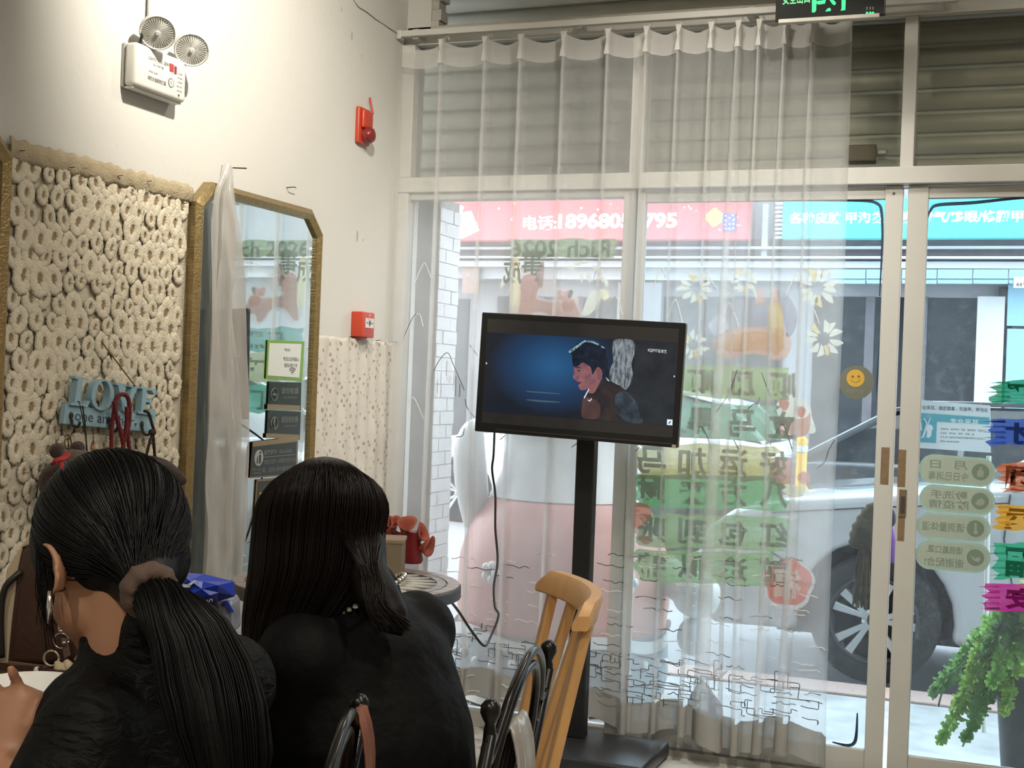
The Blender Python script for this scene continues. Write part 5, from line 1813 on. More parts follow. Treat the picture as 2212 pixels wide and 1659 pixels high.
# black and tan room notices
M_NB = mat('notice_dark_green', (0.022, 0.030, 0.026), 0.35, 0, 0.1)
M_NT = mat('notice_tan', (0.24, 0.18, 0.10), 0.4, 0, 0.1)
M_NL = mat('notice_letter', (0.20, 0.21, 0.19), 0.6)
for (q, tan, lab, s1, s2, icon) in (([(580, 824), (649, 826), (648, 887), (577, 884)], [(577.4, 873), (648.3, 876), (648, 887), (577, 884)], 'black and tan no-smoking sign stuck on the mirror under the Wi-Fi sign', '请勿吸烟', 'NO SMOKING', 'smoke'),
                                    ([(577, 886), (648, 889), (646, 950), (574, 946)], [(574.4, 936), (646.2, 939), (646, 950), (574, 946)], 'black and tan keep-quiet sign stuck on the mirror', '请保持安静', 'PLEASE KEEP QUIET', 'quiet')):
    g = sgn_thing(q, lab)
    xquad('panel', q, SX, 0.004, M_NB, g, 0.0008)
    xquad('tan_strip', tan, SX + 0.004, 0.0008, M_NT, g)
    yb_ = q[0][1]
    xtext('lettering', s1, 607, yb_ + 13, 644, yb_ + 27, X_, M_NL, g, bold=0.01)
    xtext('lettering', s2, 612, yb_ + 32, 641, yb_ + 37, X_, M_NL, g)
    ci = onX(593, yb_ + 28, X_)
    b_ = MB().tube([ci + Vector((0, 0.021 * cos(a_), 0.020 * sin(a_))) for a_ in [2 * pi * j / 20 for j in range(21)]], 0.0014, 5)
    b_.build('icon', M_NL, g)
    if icon == 'smoke':
        MB().tube([ci + Vector((0, -0.015, 0.014)), ci + Vector((0, 0.015, -0.014))], 0.0014, 5).build('icon', M_NL, g)
        MB().box((X_, ci.y - .012, ci.z - .003), (X_ + .0006, ci.y + .012, ci.z + .003)).build('icon', M_NL, g)
    else:
        MB().tube([ci + Vector((0, 0.004, -0.02)), ci + Vector((0, -0.004, 0.0)), ci + Vector((0, 0.0, 0.018))], 0.003, 6).build('icon', M_NL, g)
q = [(545, 955), (643, 943), (640, 1026), (539, 1033)]
g = sgn_thing(q, 'tilted black reminder sign with adult and child symbol on the mirror')
xquad('panel', q, SX + 0.005, 0.004, M_NT, g, 0.0008)
xquad('face', [(546, 965), (641, 954), (638, 1023), (542, 1030)], SX + 0.009, 0.0008, M_NB, g)
X_ = SX + 0.0102


def slx(s, x0, y0_, x1, y1_, hpx, m=M_NL, bold=0.0):
    a_, c_ = onX(x0, y0_, X_), onX(x1, y1_, X_)
    u = c_ - a_
    text_on('lettering', s, a_, u.normalized(), (0, 0, 1), u.length, hpx * (a_ - CAM).length / F, m, g, bold=bold)


slx('温馨提示', 570, 983, 598, 980, 10, bold=0.01)
slx('Reminder', 604, 980, 632, 977, 9)
slx('请家长监护人照看好您的小孩', 570, 1003, 638, 997, 10)
slx('登、走失,请勿攀爬打闹', 566, 1021, 636, 1015, 10)
slx('看护儿童', 545, 1017, 563, 1016, 5)
slx('注意安全', 545, 1025, 563, 1024, 5)
a_, c_ = onX(570, 988, X_), onX(637, 982, X_)
MB().tube([a_, c_], 0.001, 5).build('rule_line', M_NL, g)
ci = onX(559, 989, X_ - 0.0008)
ic_ = MB().lathe(ci, (1, 0, 0), [(0.026, 0), (0.026, 0.0006)], 24).build('icon_disc', mat('notice_pale', (0.36, 0.37, 0.33), 0.6), g)
for (dy, h_) in ((0.006, 0.034), (-0.009, 0.020)):
    MB().prism([ci + Vector((0.0008, dy - h_ * .16, -0.018)), ci + Vector((0.0008, dy + h_ * .16, -0.018)), ci + Vector((0.0008, dy + h_ * .18, -0.018 + h_ * .8)), ci + Vector((0.0008, dy - h_ * .18, -0.018 + h_ * .8))], (0.0006, 0, 0)).build('figure_symbol', M_NB, ic_)
    MB().lathe(ci + Vector((0.0008, dy, -0.018 + h_)), (1, 0, 0), [(h_ * .14, 0), (h_ * .14, 0.0006)], 12).build('figure_symbol', M_NB, ic_)
q = [(553, 1036), (640, 1029), (634, 1124), (547, 1128)]
g = sgn_thing(q, 'black warning sign with yellow panel half hidden behind long hair')
xquad('panel', q, SX, 0.004, M_NT, g, 0.0008)
xquad('face', [(557, 1040), (637, 1033), (631, 1120), (551, 1124)], SX + 0.004, 0.0008, M_NB, g)
xquad('yellow_panel', [(561, 1064), (600, 1058), (598, 1086), (560, 1090)], SX + 0.005, 0.0006, mat('notice_yellow', (0.62, 0.42, 0.03), 0.5), g)
X_ = SX + 0.0052
slx('温馨提示', 570, 1057, 600, 1054, 8)

# --- crochet panel
PY0, PY1, PZ0, PZ1 = -2.178, -1.44, 0.60, 1.812
cp = thing('crochet_panel', (0.006, (PY0 + PY1) / 2, PZ0), 'cream crochet panel of raised rings pinned to the wall beside the mirror', 'wall hanging')
M_CRO = mat('cream_crochet', (0.80, 0.72, 0.56), 0.95, 0, 0.10, 30, 0.6, 260)
M_NET = mat('crochet_net', (0.74, 0.66, 0.52), 0.95, 0, 0.15, 40, 0.5, 300)
M_HOLE = mat('crochet_hole_shade', (0.30, 0.21, 0.12), 1.0, 0, 0.1, 40)  # shade inside the ring holes, painted as a brown disc; there is no backing cloth
rg = random.Random(12)
b_ = MB()


def netpt(u, v):
    y_ = PY0 + (PY1 - PY0) * u
    z_ = PZ0 + (PZ1 - PZ0) * v
    y_ += 0.006 * noise.noise(Vector((u * 3, v * 9, 0)))
    return Vector((0.006 + 0.004 * noise.noise(Vector((u * 10, v * 16, 2))), y_, z_))


b_.grid(24, 36, netpt)
b_.build('net_ground', M_NET, cp, smooth='all', solid=0.003)
RING = []
for var in range(5):
    rb_ = MB()
    n_, k_ = 28, 6
    ry, rz = 0.0172, 0.0222
    vs, fs = [], []
    for i in range(n_):
        a_ = 2 * pi * i / n_
        wob = 1 + 0.10 * noise.noise(Vector((cos(a_) * 2, sin(a_) * 2, var * 7.1)))
        tr_ = 0.0128 * (1 + 0.30 * noise.noise(Vector((cos(a_) * 3, sin(a_) * 3, var * 3.3))) + 0.13 * sin(a_ * 11))
        c_ = Vector((0, ry * wob * cos(a_), rz * wob * sin(a_)))
        d_ = Vector((0, cos(a_), sin(a_)))
        for j in range(k_):
            e_ = 2 * pi * j / k_
            vs.append(c_ + d_ * (tr_ * cos(e_)) + Vector((0.0036 * sin(e_) * (tr_ / 0.0115), 0, 0)))
    for i in range(n_):
        for j in range(k_):
            fs.append((i * k_ + j, ((i + 1) % n_) * k_ + j, ((i + 1) % n_) * k_ + (j + 1) % k_, i * k_ + (j + 1) % k_))
    rb_.add(vs, fs)
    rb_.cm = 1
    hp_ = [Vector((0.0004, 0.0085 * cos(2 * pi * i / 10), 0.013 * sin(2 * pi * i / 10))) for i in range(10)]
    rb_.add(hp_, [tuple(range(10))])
    me = bpy.data.meshes.new('crochet_ring')
    me.from_pydata(rb_.v, [], rb_.f)
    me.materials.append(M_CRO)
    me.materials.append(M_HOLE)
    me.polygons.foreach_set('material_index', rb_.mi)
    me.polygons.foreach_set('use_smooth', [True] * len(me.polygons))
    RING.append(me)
org = rootloc(cp)
cnt = 0
SPY, SPZ = 0.0555, 0.0560
r = 0
z_ = PZ1 - 0.05
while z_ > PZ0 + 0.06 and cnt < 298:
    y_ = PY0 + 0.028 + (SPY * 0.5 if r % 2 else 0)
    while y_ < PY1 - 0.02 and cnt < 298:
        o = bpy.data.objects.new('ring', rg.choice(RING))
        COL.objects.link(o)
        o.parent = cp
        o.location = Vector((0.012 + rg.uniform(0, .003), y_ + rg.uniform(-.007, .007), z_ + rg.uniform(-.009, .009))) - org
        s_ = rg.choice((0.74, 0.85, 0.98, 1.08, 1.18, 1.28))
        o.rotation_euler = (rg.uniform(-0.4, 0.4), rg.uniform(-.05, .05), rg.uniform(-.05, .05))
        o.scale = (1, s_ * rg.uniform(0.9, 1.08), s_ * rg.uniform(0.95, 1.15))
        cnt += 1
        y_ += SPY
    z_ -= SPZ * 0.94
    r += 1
# folded tan selvedge along the top
b_ = MB()


def selv(u, v):
    y_ = PY0 - 0.005 + (PY1 - PY0 + 0.01) * u
    rag = 0.012 * noise.noise(Vector((u * 30, 0.5, 3))) * v
    return Vector((0.016 + 0.006 * sin(pi * v) + 0.004 * noise.noise(Vector((u * 25, v * 3, 8))), y_, PZ1 - 0.040 + 0.052 * v + rag - 0.010 * noise.noise(Vector((u * 22, 9, 1))) * (1 - v)))


b_.grid(90, 6, selv)
b_.build('folded_edge', mat('crochet_fold_tan', (0.46, 0.38, 0.25), 0.95, 0, 0.25, 25, 0.5, 160), cp, smooth='all', solid=0.003)
for (x, y) in ((42, 326), (150, 362), (255, 380), (318, 392), (395, 440), (12, 685), (395, 683)):
    p = onX(x, y, 0.024)
    MB().tube([p, p + Vector((0.006, 0.012, 0.003))], 0.0012, 5).build('pin', mat('nail_dark', (0.05, 0.04, 0.03), 0.6, 0.5), cp)
p, q_ = onX(219, 738, 0.03), onX(292, 834, 0.055)
MB().tube([p, p.lerp(q_, .5), q_], 0.0022, 6).build('incense_stick', mat('stick_brown', (0.20, 0.13, 0.06), 0.8), label='thin brown stick stuck slantwise in the crochet panel above the blue hook board', cat='stick')

# --- floral cloth right of the mirror


def floral():
    m, t, out = nt('floral_cotton')
    p_ = node(t, 'BsdfPrincipled', Roughness=0.95)
    tc = node(t, 'TexCoord')
    mp_ = node(t, 'Mapping')
    mp_.inputs['Rotation'].default_value = (0.7, 0, 0)
    mp_.inputs['Scale'].default_value = (0.02, 34, 34)
    L(t, tc.outputs['Object'], mp_.inputs[0])
    v = node(t, 'TexVoronoi', Scale=1.0, Randomness=0.45)
    nz = node(t, 'TexNoise', Scale=110.0, Detail=1.0)
    L(t, mp_.outputs[0], v.inputs['Vector'])
    L(t, tc.outputs['Object'], nz.inputs['Vector'])
    ad = node(t, 'Math', operation='MULTIPLY_ADD')
    ad.inputs[1].default_value = 0.55
    L(t, nz.outputs['Fac'], ad.inputs[0])
    L(t, v.outputs['Distance'], ad.inputs[2])
    rp = node(t, 'ValToRGB')
    e = rp.color_ramp.elements
    e[0].position = 0.47
    e[0].color = (0.38, 0.31, 0.25, 1)
    e[1].position = 0.55
    e[1].color = (0.66, 0.61, 0.54, 1)
    L(t, ad.outputs[0], rp.inputs[0])
    L(t, rp.outputs[0], p_.inputs['Base Color'])
    L(t, p_.outputs[0], out.inputs[0])
    return m


g = thing('floral_cloth', (0.01, -0.35, 0.25), 'cream cotton cloth with tiny brown flowers pinned to the wall below the call point', 'wall hanging')


def flo(u, v):
    y_ = -0.672 + 0.64 * u
    z_ = 0.25 + 1.178 * v
    fold = 0.0016 * sin((y_ * 1.0 + z_ * 0.8) * 60) + 0.005 * noise.noise(Vector((u * 6, v * 8, 5))) + 0.003 * sin(u * 50 + 3 * v)
    ragz = 0.006 * noise.noise(Vector((u * 18, 2, 1))) if v > 0.98 else 0
    return Vector((0.010 + max(-0.006, fold), y_, z_ + ragz))


MB().grid(70, 90, flo).build('cloth_sheet', floral(), g, smooth='all', solid=0.002)
for (x, y) in ((755, 728), (812, 736), (848, 740)):
    p = onX(x, y, 0.018)
    MB().tube([p, p + Vector((0.004, 0.03, 0.004))], 0.0015, 5).build('pin', mat('nail_dark', (0.05, 0.04, 0.03), 0.6, 0.5), g)
for (y0_, y1_) in ((850, 868), (920, 955), (1020, 1058)):
    a_, c_ = onX(852, y0_, 0.012), onX(849, y1_, 0.012)
    MB().tube([a_, c_], 0.003, 6).build('edge_clip', mat('clip_grey', (0.2, 0.2, 0.2), 0.6, 0.4), g)

# --- blue hook board
M_LB = mat('hook_board_blue', (0.30, 0.47, 0.55), 0.55, 0, 0.06, 10)
LX = 0.028
lc = onX(225, 935, LX)
g = thing('hook_board', lc, 'pale blue LOVE hook board hanging on the crochet panel', 'coat hook')


def xpoly(name, pxs, X, th, m, parent, bev=0.0, **kw):
    return MB().prism([onX(x, y, X) for x, y in pxs], (th, 0, 0)).build(name, m, parent, bevel=bev, **kw)


bd_ = xpoly('board', [(131, 873), (327, 898), (322, 934), (126, 915)], LX, 0.016, M_LB, g, 0.002)


def lp(u, v):
    """letter grid: u 0..1 along LOVE, v 0 (base) .. 1 (top) in photo pixels"""
    x0, y0_, x1, y1_ = 139, 874, 322, 897
    dx, dy = 6 * (1 - u) + 4, -62 + 5 * u
    return (x0 + (x1 - x0) * u + dx * v, y0_ + (y1_ - y0_) * u + dy * v)


def letter(polys):
    return [[lp(u, v) for u, v in pl_] for pl_ in polys]


TH_ = 0.020
L_ = [(0.0, 0), (0.20, 0), (0.22, .22), (0.19, .22), (0.17, .09), (0.10, .09), (0.10, .90), (0.15, .93), (0.15, 1), (0.0, 1), (0.0, .93), (0.04, .90), (0.04, .09), (0.0, .07)]
V_ = [(0.62, 0), (0.67, 0), (0.76, .91), (0.79, .93), (0.79, 1), (0.66, 1), (0.66, .93), (0.70, .91), (0.66, .35), (0.60, .91), (0.63, .93), (0.63, 1), (0.50, 1), (0.50, .93), (0.53, .91)]
E_ = [(0.80, 0), (0.995, 0), (1.0, .24), (0.97, .24), (0.94, .09), (0.88, .09), (0.88, .46), (0.92, .46), (0.93, .38), (0.95, .38), (0.95, .62), (0.93, .62), (0.92, .54), (0.88, .54), (0.88, .91), (0.94, .91), (0.97, .78), (1.0, .78), (0.99, 1), (0.80, 1), (0.80, .93), (0.83, .91), (0.83, .09), (0.80, .07)]
for nm, pl_ in (('letter_l', L_), ('letter_v', V_), ('letter_e', E_)):
    xpoly('letter', [lp(u, v) for u, v in pl_], LX + 0.004, TH_, M_LB, g)
# O as a ring of unequal stroke
vs, fs = [], []
n_ = 32
for i in range(n_):
    a_ = 2 * pi * i / n_
    for (ru, rv) in ((0.135, 0.56), (0.085, 0.49)):
        p_ = onX(*lp(0.36 + ru * cos(a_), 0.5 + rv * sin(a_)), LX + 0.004)
        vs += [p_, p_ + Vector((TH_, 0, 0))]
for i in range(n_):
    a_, c_ = 4 * i, 4 * ((i + 1) % n_)
    fs += [(a_, c_, c_ + 1, a_ + 1), (a_ + 2, a_ + 3, c_ + 3, c_ + 2), (a_ + 1, c_ + 1, c_ + 3, a_ + 3), (a_, a_ + 2, c_ + 2, c_)]
MB().add(vs, fs).build('letter', M_LB, g)
M_LT = mat('hook_text_dark', (0.06, 0.08, 0.10), 0.7)
a_, c_ = onX(162, 908, LX + 0.0168), onX(289, 921, LX + 0.0168)
text_on('lettering', 'one another', a_, (c_ - a_).normalized(), (0, 0, 1), (c_ - a_).length, 0.026, M_LT, g)
ht = onX(293, 917, LX + 0.0168)
MB().prism([ht + Vector((0, 0.005 * a, 0.005 * c)) for a, c in ((0, -1), (.9, .2), (.6, .9), (0, .5), (-.6, .9), (-.9, .2))], (0.0005, 0, 0)).build('heart_print', M_LT, g)
M_HKD = mat('hook_dark_metal', (0.05, 0.045, 0.04), 0.45, 0.6)
HK = []
for (x, y) in ((152, 908), (234, 918), (305, 926)):
    p = onX(x, y, LX + 0.016)
    HK.append(p)
    MB().tube(catmull([p + Vector((0, 0, 0.014)), p + Vector((0.004, 0, 0.002)), p + Vector((0.008, 0, -0.012)), p + Vector((0.024, 0, -0.016)), p + Vector((0.030, 0, -0.002))], 4), 0.0035, 8).build('hook', M_HKD, g)
    MB().ball(p + Vector((0.002, 0, 0.012)), (0.004, 0.007, 0.010), 10, 8).build('hook_plate', M_HKD, g)

# things on the hooks
hx = LX + 0.045
g = thing('lanyard', onX(190, 990, hx), 'black strap looped over the first letters of the hook board', 'strap')
MB().tube(catmull([onX(168, 868, hx), onX(172, 872, hx + .004), onX(181, 920, hx + .006), onX(187, 960, hx + .006), onX(190, 984, hx + .004)], 5), 0.0028, 6, flat=0.5).build('strap', mat('black_strap', (0.012, 0.012, 0.014), 0.6), g)
MB().tube(catmull([onX(178, 876, hx), onX(184, 920, hx + .004), onX(188, 984, hx)], 5), 0.0028, 6, flat=0.5).build('strap', mat('black_strap', (0.012, 0.012, 0.014), 0.6), g)
M_RROPE = mat('dark_red_cord', (0.15, 0.012, 0.016), 0.8, 0, 0.3, 60)


def braid(name, pxs, X, r_, m, parent):
    pts = catmull([onX(x, y, X) for x, y in pxs], 8)
    out_ = MB()
    n_ = len(pts)
    for s_ in range(3):
        q_ = []
        for i in range(n_ * 3):
            f_ = i / 3
            i0 = min(int(f_), n_ - 2)
            p_ = pts[i0].lerp(pts[i0 + 1], min(1, f_ - i0))
            t_ = (pts[i0 + 1] - pts[i0]).normalized()
            u_ = Vector((1, 0, 0))
            w_ = t_.cross(u_).normalized()
            a_ = i * 0.55 + s_ * 2 * pi / 3
            q_.append(p_ + (u_ * cos(a_) + w_ * sin(a_)) * r_ * 0.55)
        out_.tube(q_, r_ * 0.62, 6)
    return out_.build(name, m, parent, smooth='all')


g = thing('hanging_rope', onX(264, 1000, hx), 'dark red braided rope looped over the letter V of the hook board', 'rope')
braid('cord_loop', [(241, 970), (241, 930), (247, 885), (252, 860), (265, 852), (277, 862), (280, 900), (276, 940), (284, 1000)], hx + .004, 0.0052, M_RROPE, g)
braid('cord_loop', [(246, 868), (252, 900), (262, 940), (268, 980), (263, 1005)], hx + .010, 0.0052, M_RROPE, g)
braid('cord_loop', [(274, 880), (272, 930), (262, 985), (260, 1000)], hx + .014, 0.0052, M_RROPE, g)
MB().tube([onX(246, 972, hx), onX(252, 990, hx), onX(259, 1002, hx)], 0.0045, 8).build('blue_tip', mat('cord_blue_tip', (0.25, 0.33, 0.50), 0.7), g)
M_BROWNC = mat('dark_brown_cord', (0.035, 0.018, 0.012), 0.8, 0, 0.2, 60)
g = thing('brown_pouch', onX(350, 1050, hx), 'dark brown pouch on a knotted cord hanging from the end of the hook board', 'pouch')
braid('cord', [(312, 888), (321, 893), (328, 915), (333, 930)], hx, 0.0038, M_BROWNC, g)
braid('cord', [(330, 936), (322, 960), (313, 1000)], hx, 0.0038, M_BROWNC, g)
braid('cord', [(330, 936), (333, 965), (335, 1000)], hx, 0.0038, M_BROWNC, g)
MB().ball(onX(329, 934, hx), (0.010, 0.012, 0.010), 10, 8).build('knot', M_BROWNC, g, smooth='all')
MB().tube([onX(329 + 5 * cos(a), 950 + 8 * sin(a), hx) for a in [2 * pi * k / 12 for k in range(13)]], 0.002, 6).build('cord_ring', M_BROWNC, g)
pts = catmull([onX(290, 1010, hx), onX(310, 1003, hx), onX(345, 1012, hx), onX(375, 1030, hx), onX(397, 1042, hx)], 5)
MB().tube(pts, [0.002 + 0.034 * sin(pi * min(1, (i + .5) / 21)) ** 0.7 for i in range(len(pts))], 14, flat=0.8).build('pouch_body', mat('dark_brown_leather', (0.045, 0.022, 0.016), 0.7, 0, 0.2, 40, 0.2, 80), g, smooth='all')
MB().tube([onX(371, 1018, hx + .02), onX(376, 1048, hx + .02)], 0.006, 8).build('pouch_tie', M_BROWNC, g)
# metal clip and plush toy
g = thing('plush_toy', onX(150, 1060, hx), 'dark brown plush toy with a red scarf hanging from the hook board', 'plush toy')
M_PLU = mat('brown_plush', (0.055, 0.032, 0.024), 1.0, 0, 0.3, 50, 0.7, 220, sheen=0.3)
M_PLU2 = mat('grey_brown_plush', (0.13, 0.085, 0.06), 1.0, 0, 0.3, 50, 0.7, 220, sheen=0.3)
MB().tube([onX(139, 930, hx), onX(146, 940, hx), onX(152, 930, hx)], 0.0015, 6).build('clip_cord', M_NT, g)
MB().tube([onX(147 + 7 * cos(a), 957 + 14 * sin(a), hx) for a in [2 * pi * k / 16 for k in range(17)]], 0.0022, 6).build('clip_ring', mat('aged_brass', (0.22, 0.17, 0.09), 0.35, 0.8), g)
MB().tube([onX(147, 938, hx), onX(147, 946, hx)], 0.004, 8).build('clip_swivel', mat('aged_brass', (0.22, 0.17, 0.09), 0.35, 0.8), g)
for (nm, x, y, rx, ry, rz, m) in (('ear', 124, 974, .018, .022, .020, M_PLU), ('ear', 168, 968, .018, .020, .018, M_PLU), ('head', 165, 1000, .035, .050, .038, M_PLU2), ('body', 130, 1042, .045, .060, .055, M_PLU), ('paw', 108, 1060, .02, .022, .03, M_PLU)):
    MB().ball(onX(x, y, hx + 0.01), (rx, ry, rz), 18, 12).build(nm, m, g, smooth='all')
MB().tube(catmull([onX(145, 980, hx + .05), onX(136, 990, hx + .06), onX(121, 994, hx + .06), onX(116, 1000, hx + .05)], 4), 0.010, 8, flat=0.5).build('scarf', mat('scarf_red', (0.42, 0.03, 0.03), 0.85), g, smooth='all')
MB().tube(catmull([onX(131, 992, hx + .06), onX(133, 1010, hx + .066), onX(131, 1036, hx + .062)], 4), 0.008, 8, flat=0.5).build('scarf', mat('scarf_red', (0.42, 0.03, 0.03), 0.85), g, smooth='all')
g = thing('peach_charm', onX(205, 985, hx), 'small peach-coloured soft charm hanging behind the black strap', 'charm')
MB().ball(onX(206, 982, hx), (0.012, 0.016, 0.016), 12, 8).build('charm_body', mat('peach_plush', (0.50, 0.30, 0.20), 0.95, 0, 0.1, 50, 0.4, 200), g, smooth='all')
MB().ball(onX(203, 967, hx), (0.006, 0.007, 0.008), 10, 8).build('charm_tip', mat('peach_plush', (0.50, 0.30, 0.20), 0.95), g, smooth='all')
MB().tube([onX(203, 962, hx), onX(200, 925, hx)], 0.0012, 5).build('charm_cord', M_BROWNC, g)
# ================================================================== TELEVISION ON STAND
TY = -0.37
PY = -0.22


def tp(x, y, Y):
    """pixel of the enlarged screen crop -> point on the plane y = Y"""
    return onY(1000 + x / 4.254, 640 + y / 4.254, Y)


xp0, xp1 = onY(1232, 1300, PY).x, onY(1271, 1300, PY).x
xpc = (xp0 + xp1) / 2
tv = thing('television', (xpc, TY, FLOOR), 'black flat-screen television on a tall stand playing a night-time drama', 'television')
M_BEZ = mat('tv_black_plastic', (0.010, 0.010, 0.010), 0.22, 0, 0.1, 8)
M_STAND = mat('tv_stand_black', (0.014, 0.014, 0.015), 0.45, 0.2, 0.15, 20, 0.05, 200)
M_SCR = mat('tv_screen_glass', (0.008, 0.008, 0.009), 0.08, 0, 0.05, 4, emit=(0.012, 0.011, 0.010), estr=1.0)
outer = [(175, 145), (2050, 245), (1970, 1395), (105, 1240)]
MB().prism([tp(x, y, TY) for x, y in outer], (0, 0.028, 0)).build('bezel', M_BEZ, tv, bevel=0.004, bseg=3)
MB().prism([tp(x, y, TY + 0.03) for x, y in ((420, 330), (1850, 410), (1800, 1180), (380, 1080))], (0, 0.035, 0)).build('back_housing', M_STAND, tv, bevel=0.01)
MB().prism([tp(x, y, TY - 0.0005) for x, y in ((228, 205), (1985, 300), (1925, 1300), (172, 1160))], (0, 0.002, 0)).build('screen', M_SCR, tv)
MB().prism([tp(x, y, TY - 0.0008) for x, y in ((300, 1216), (1924, 1352), (1924, 1362), (300, 1226))], (0, 0.002, 0)).build('logo_strip', mat('tv_trim_gloss', (0.06, 0.05, 0.05), 0.1, 0.4), tv)
MB().prism([tp(x, y, TY - 0.0012) for x, y in ((1922, 1362), (1958, 1365), (1956, 1398), (1920, 1395))], (0, 0.001, 0)).build('energy_label', mat('tv_label', (0.35, 0.32, 0.25), 0.6), tv)


def scr(name, pts, m, lift, smooth_=True):
    p_ = [tp(x, y, TY - 0.0012 - lift) for x, y in pts]
    if smooth_:
        p_ = catmull(p_, 4, closed=True)
    return MB().add(p_, [tuple(range(len(p_)))]).build(name, m, tv)


def glow(name, col, st, var=0.0, nscale=40.0, stretch=None, col2=None):
    m, t, out = nt(name)
    e = node(t, 'Emission')
    e.inputs[0].default_value = c4(col)
    e.inputs[1].default_value = st
    if col2:
        tc = node(t, 'TexCoord')
        mp_ = node(t, 'Mapping')
        mp_.inputs['Scale'].default_value = stretch or (1, 1, 1)
        L(t, tc.outputs['Object'], mp_.inputs[0])
        nz = node(t, 'TexNoise', Scale=nscale, Detail=5.0, Roughness=0.65)
        L(t, mp_.outputs[0], nz.inputs['Vector'])
        rp = node(t, 'ValToRGB')
        rp.color_ramp.elements[0].position = 0.36
        rp.color_ramp.elements[0].color = c4(col2)
        rp.color_ramp.elements[1].position = 0.66
        rp.color_ramp.elements[1].color = c4(col)
        L(t, nz.outputs['Fac'], rp.inputs[0])
        L(t, rp.outputs[0], e.inputs[0])
    g_ = node(t, 'BsdfGlossy')
    g_.inputs['Roughness'].default_value = 0.1
    mx = node(t, 'MixShader')
    mx.inputs[0].default_value = 0.03
    L(t, e.outputs[0], mx.inputs[1])
    L(t, g_.outputs[0], mx.inputs[2])
    L(t, mx.outputs[0], out.inputs[0])
    return m


# blue night backdrop of the picture: one emissive sheet with a soft pool of light
m_, t_, out_ = nt('screen_night_scene')
em = node(t_, 'Emission')
tcn = node(t_, 'TexCoord')
mpn = node(t_, 'Mapping')
cgl = tp(830, 640, TY) - Vector((xpc, TY, FLOOR))
mpn.inputs['Location'].default_value = (-cgl.x / 0.24, 0, -cgl.z / 0.17)
mpn.inputs['Scale'].default_value = (1 / 0.24, 0, 1 / 0.17)
grd = node(t_, 'TexGradient', gradient_type='SPHERICAL')
rp = node(t_, 'ValToRGB')
e_ = rp.color_ramp.elements
e_[0].position = 0.0
e_[0].color = (0.010, 0.013, 0.020, 1)
e_[1].position = 1.0
e_[1].color = (0.018, 0.085, 0.20, 1)
k_ = rp.color_ramp.elements.new(0.4)
k_.color = (0.012, 0.035, 0.085, 1)
L(t_, tcn.outputs['Object'], mpn.inputs[0])
L(t_, mpn.outputs[0], grd.inputs[0])
L(t_, grd.outputs[0], rp.inputs[0])
L(t_, rp.outputs[0], em.inputs[0])
g_ = node(t_, 'BsdfGlossy')
g_.inputs['Roughness'].default_value = 0.1
mx = node(t_, 'MixShader')
mx.inputs[0].default_value = 0.03
L(t_, em.outputs[0], mx.inputs[1])
L(t_, g_.outputs[0], mx.inputs[2])
L(t_, mx.outputs[0], out_.inputs[0])
scr('picture', [(215, 330), (1965, 425), (1935, 1195), (180, 1060)], m_, 0.0, False)
scr('picture_waterfall', [(1395, 400), (1560, 405), (1580, 500), (1550, 620), (1560, 740), (1500, 860), (1440, 820), (1360, 780), (1350, 680), (1380, 600), (1375, 500)], glow('screen_waterfall', (0.27, 0.31, 0.33), 1.0, nscale=45, stretch=(2.5, 1, 0.7), col2=(0.03, 0.04, 0.05)), 0.0004)
scr('picture_mist', [(1560, 404), (1963, 426), (1934, 1194), (1640, 1172), (1520, 880), (1580, 620)], glow('screen_mist', (0.022, 0.026, 0.032), 1.0, nscale=9, col2=(0.010, 0.013, 0.018)), 0.0004, False)
for (y, w_) in ((955, 11), (878, 6)):
    scr('picture_light_streak', [(590, y - 8), (720, y), (880, y + 14), (880, y + 22), (720, y + w_ + 6), (600, y + 2)], glow('screen_streak', (0.05, 0.085, 0.12), 1.0), 0.0005)
scr('picture_jacket', [(1100, 1115), (1100, 980), (1130, 900), (1200, 880), (1290, 770), (1330, 735), (1360, 780), (1450, 830), (1540, 900), (1600, 990), (1640, 1100), (1660, 1168), (1400, 1150), (1200, 1130)], glow('screen_jacket', (0.036, 0.024, 0.024), 1.0, nscale=18, col2=(0.012, 0.013, 0.018)), 0.0006)
scr('picture_sleeve', [(1400, 920), (1480, 870), (1560, 930), (1610, 1020), (1650, 1160), (1500, 1150), (1420, 1060)], glow('screen_sleeve', (0.045, 0.065, 0.085), 1.0, nscale=20, col2=(0.010, 0.012, 0.018)), 0.0008)
scr('picture_shirt', [(1098, 1110), (1096, 990), (1110, 930), (1190, 940), (1260, 1000), (1240, 1120)], glow('screen_shirt', (0.085, 0.045, 0.04), 1.0, nscale=16, col2=(0.045, 0.026, 0.026)), 0.0008)
scr('picture_neck', [(1160, 840), (1250, 760), (1280, 740), (1240, 830), (1200, 890), (1150, 880)], glow('screen_neck', (0.20, 0.085, 0.085), 1.0), 0.0009)
scr('picture_face', [(1018, 610), (1080, 575), (1180, 610), (1270, 660), (1275, 740), (1210, 800), (1150, 850), (1085, 862), (1060, 820), (1075, 800), (1048, 780), (1012, 745), (1022, 690)], glow('screen_face', (0.27, 0.115, 0.125), 1.0, nscale=30, col2=(0.12, 0.055, 0.07)), 0.0010)
scr('picture_ear', [(1225, 680), (1250, 655), (1272, 670), (1268, 720), (1240, 740)], glow('screen_ear', (0.16, 0.065, 0.07), 1.0), 0.0012)
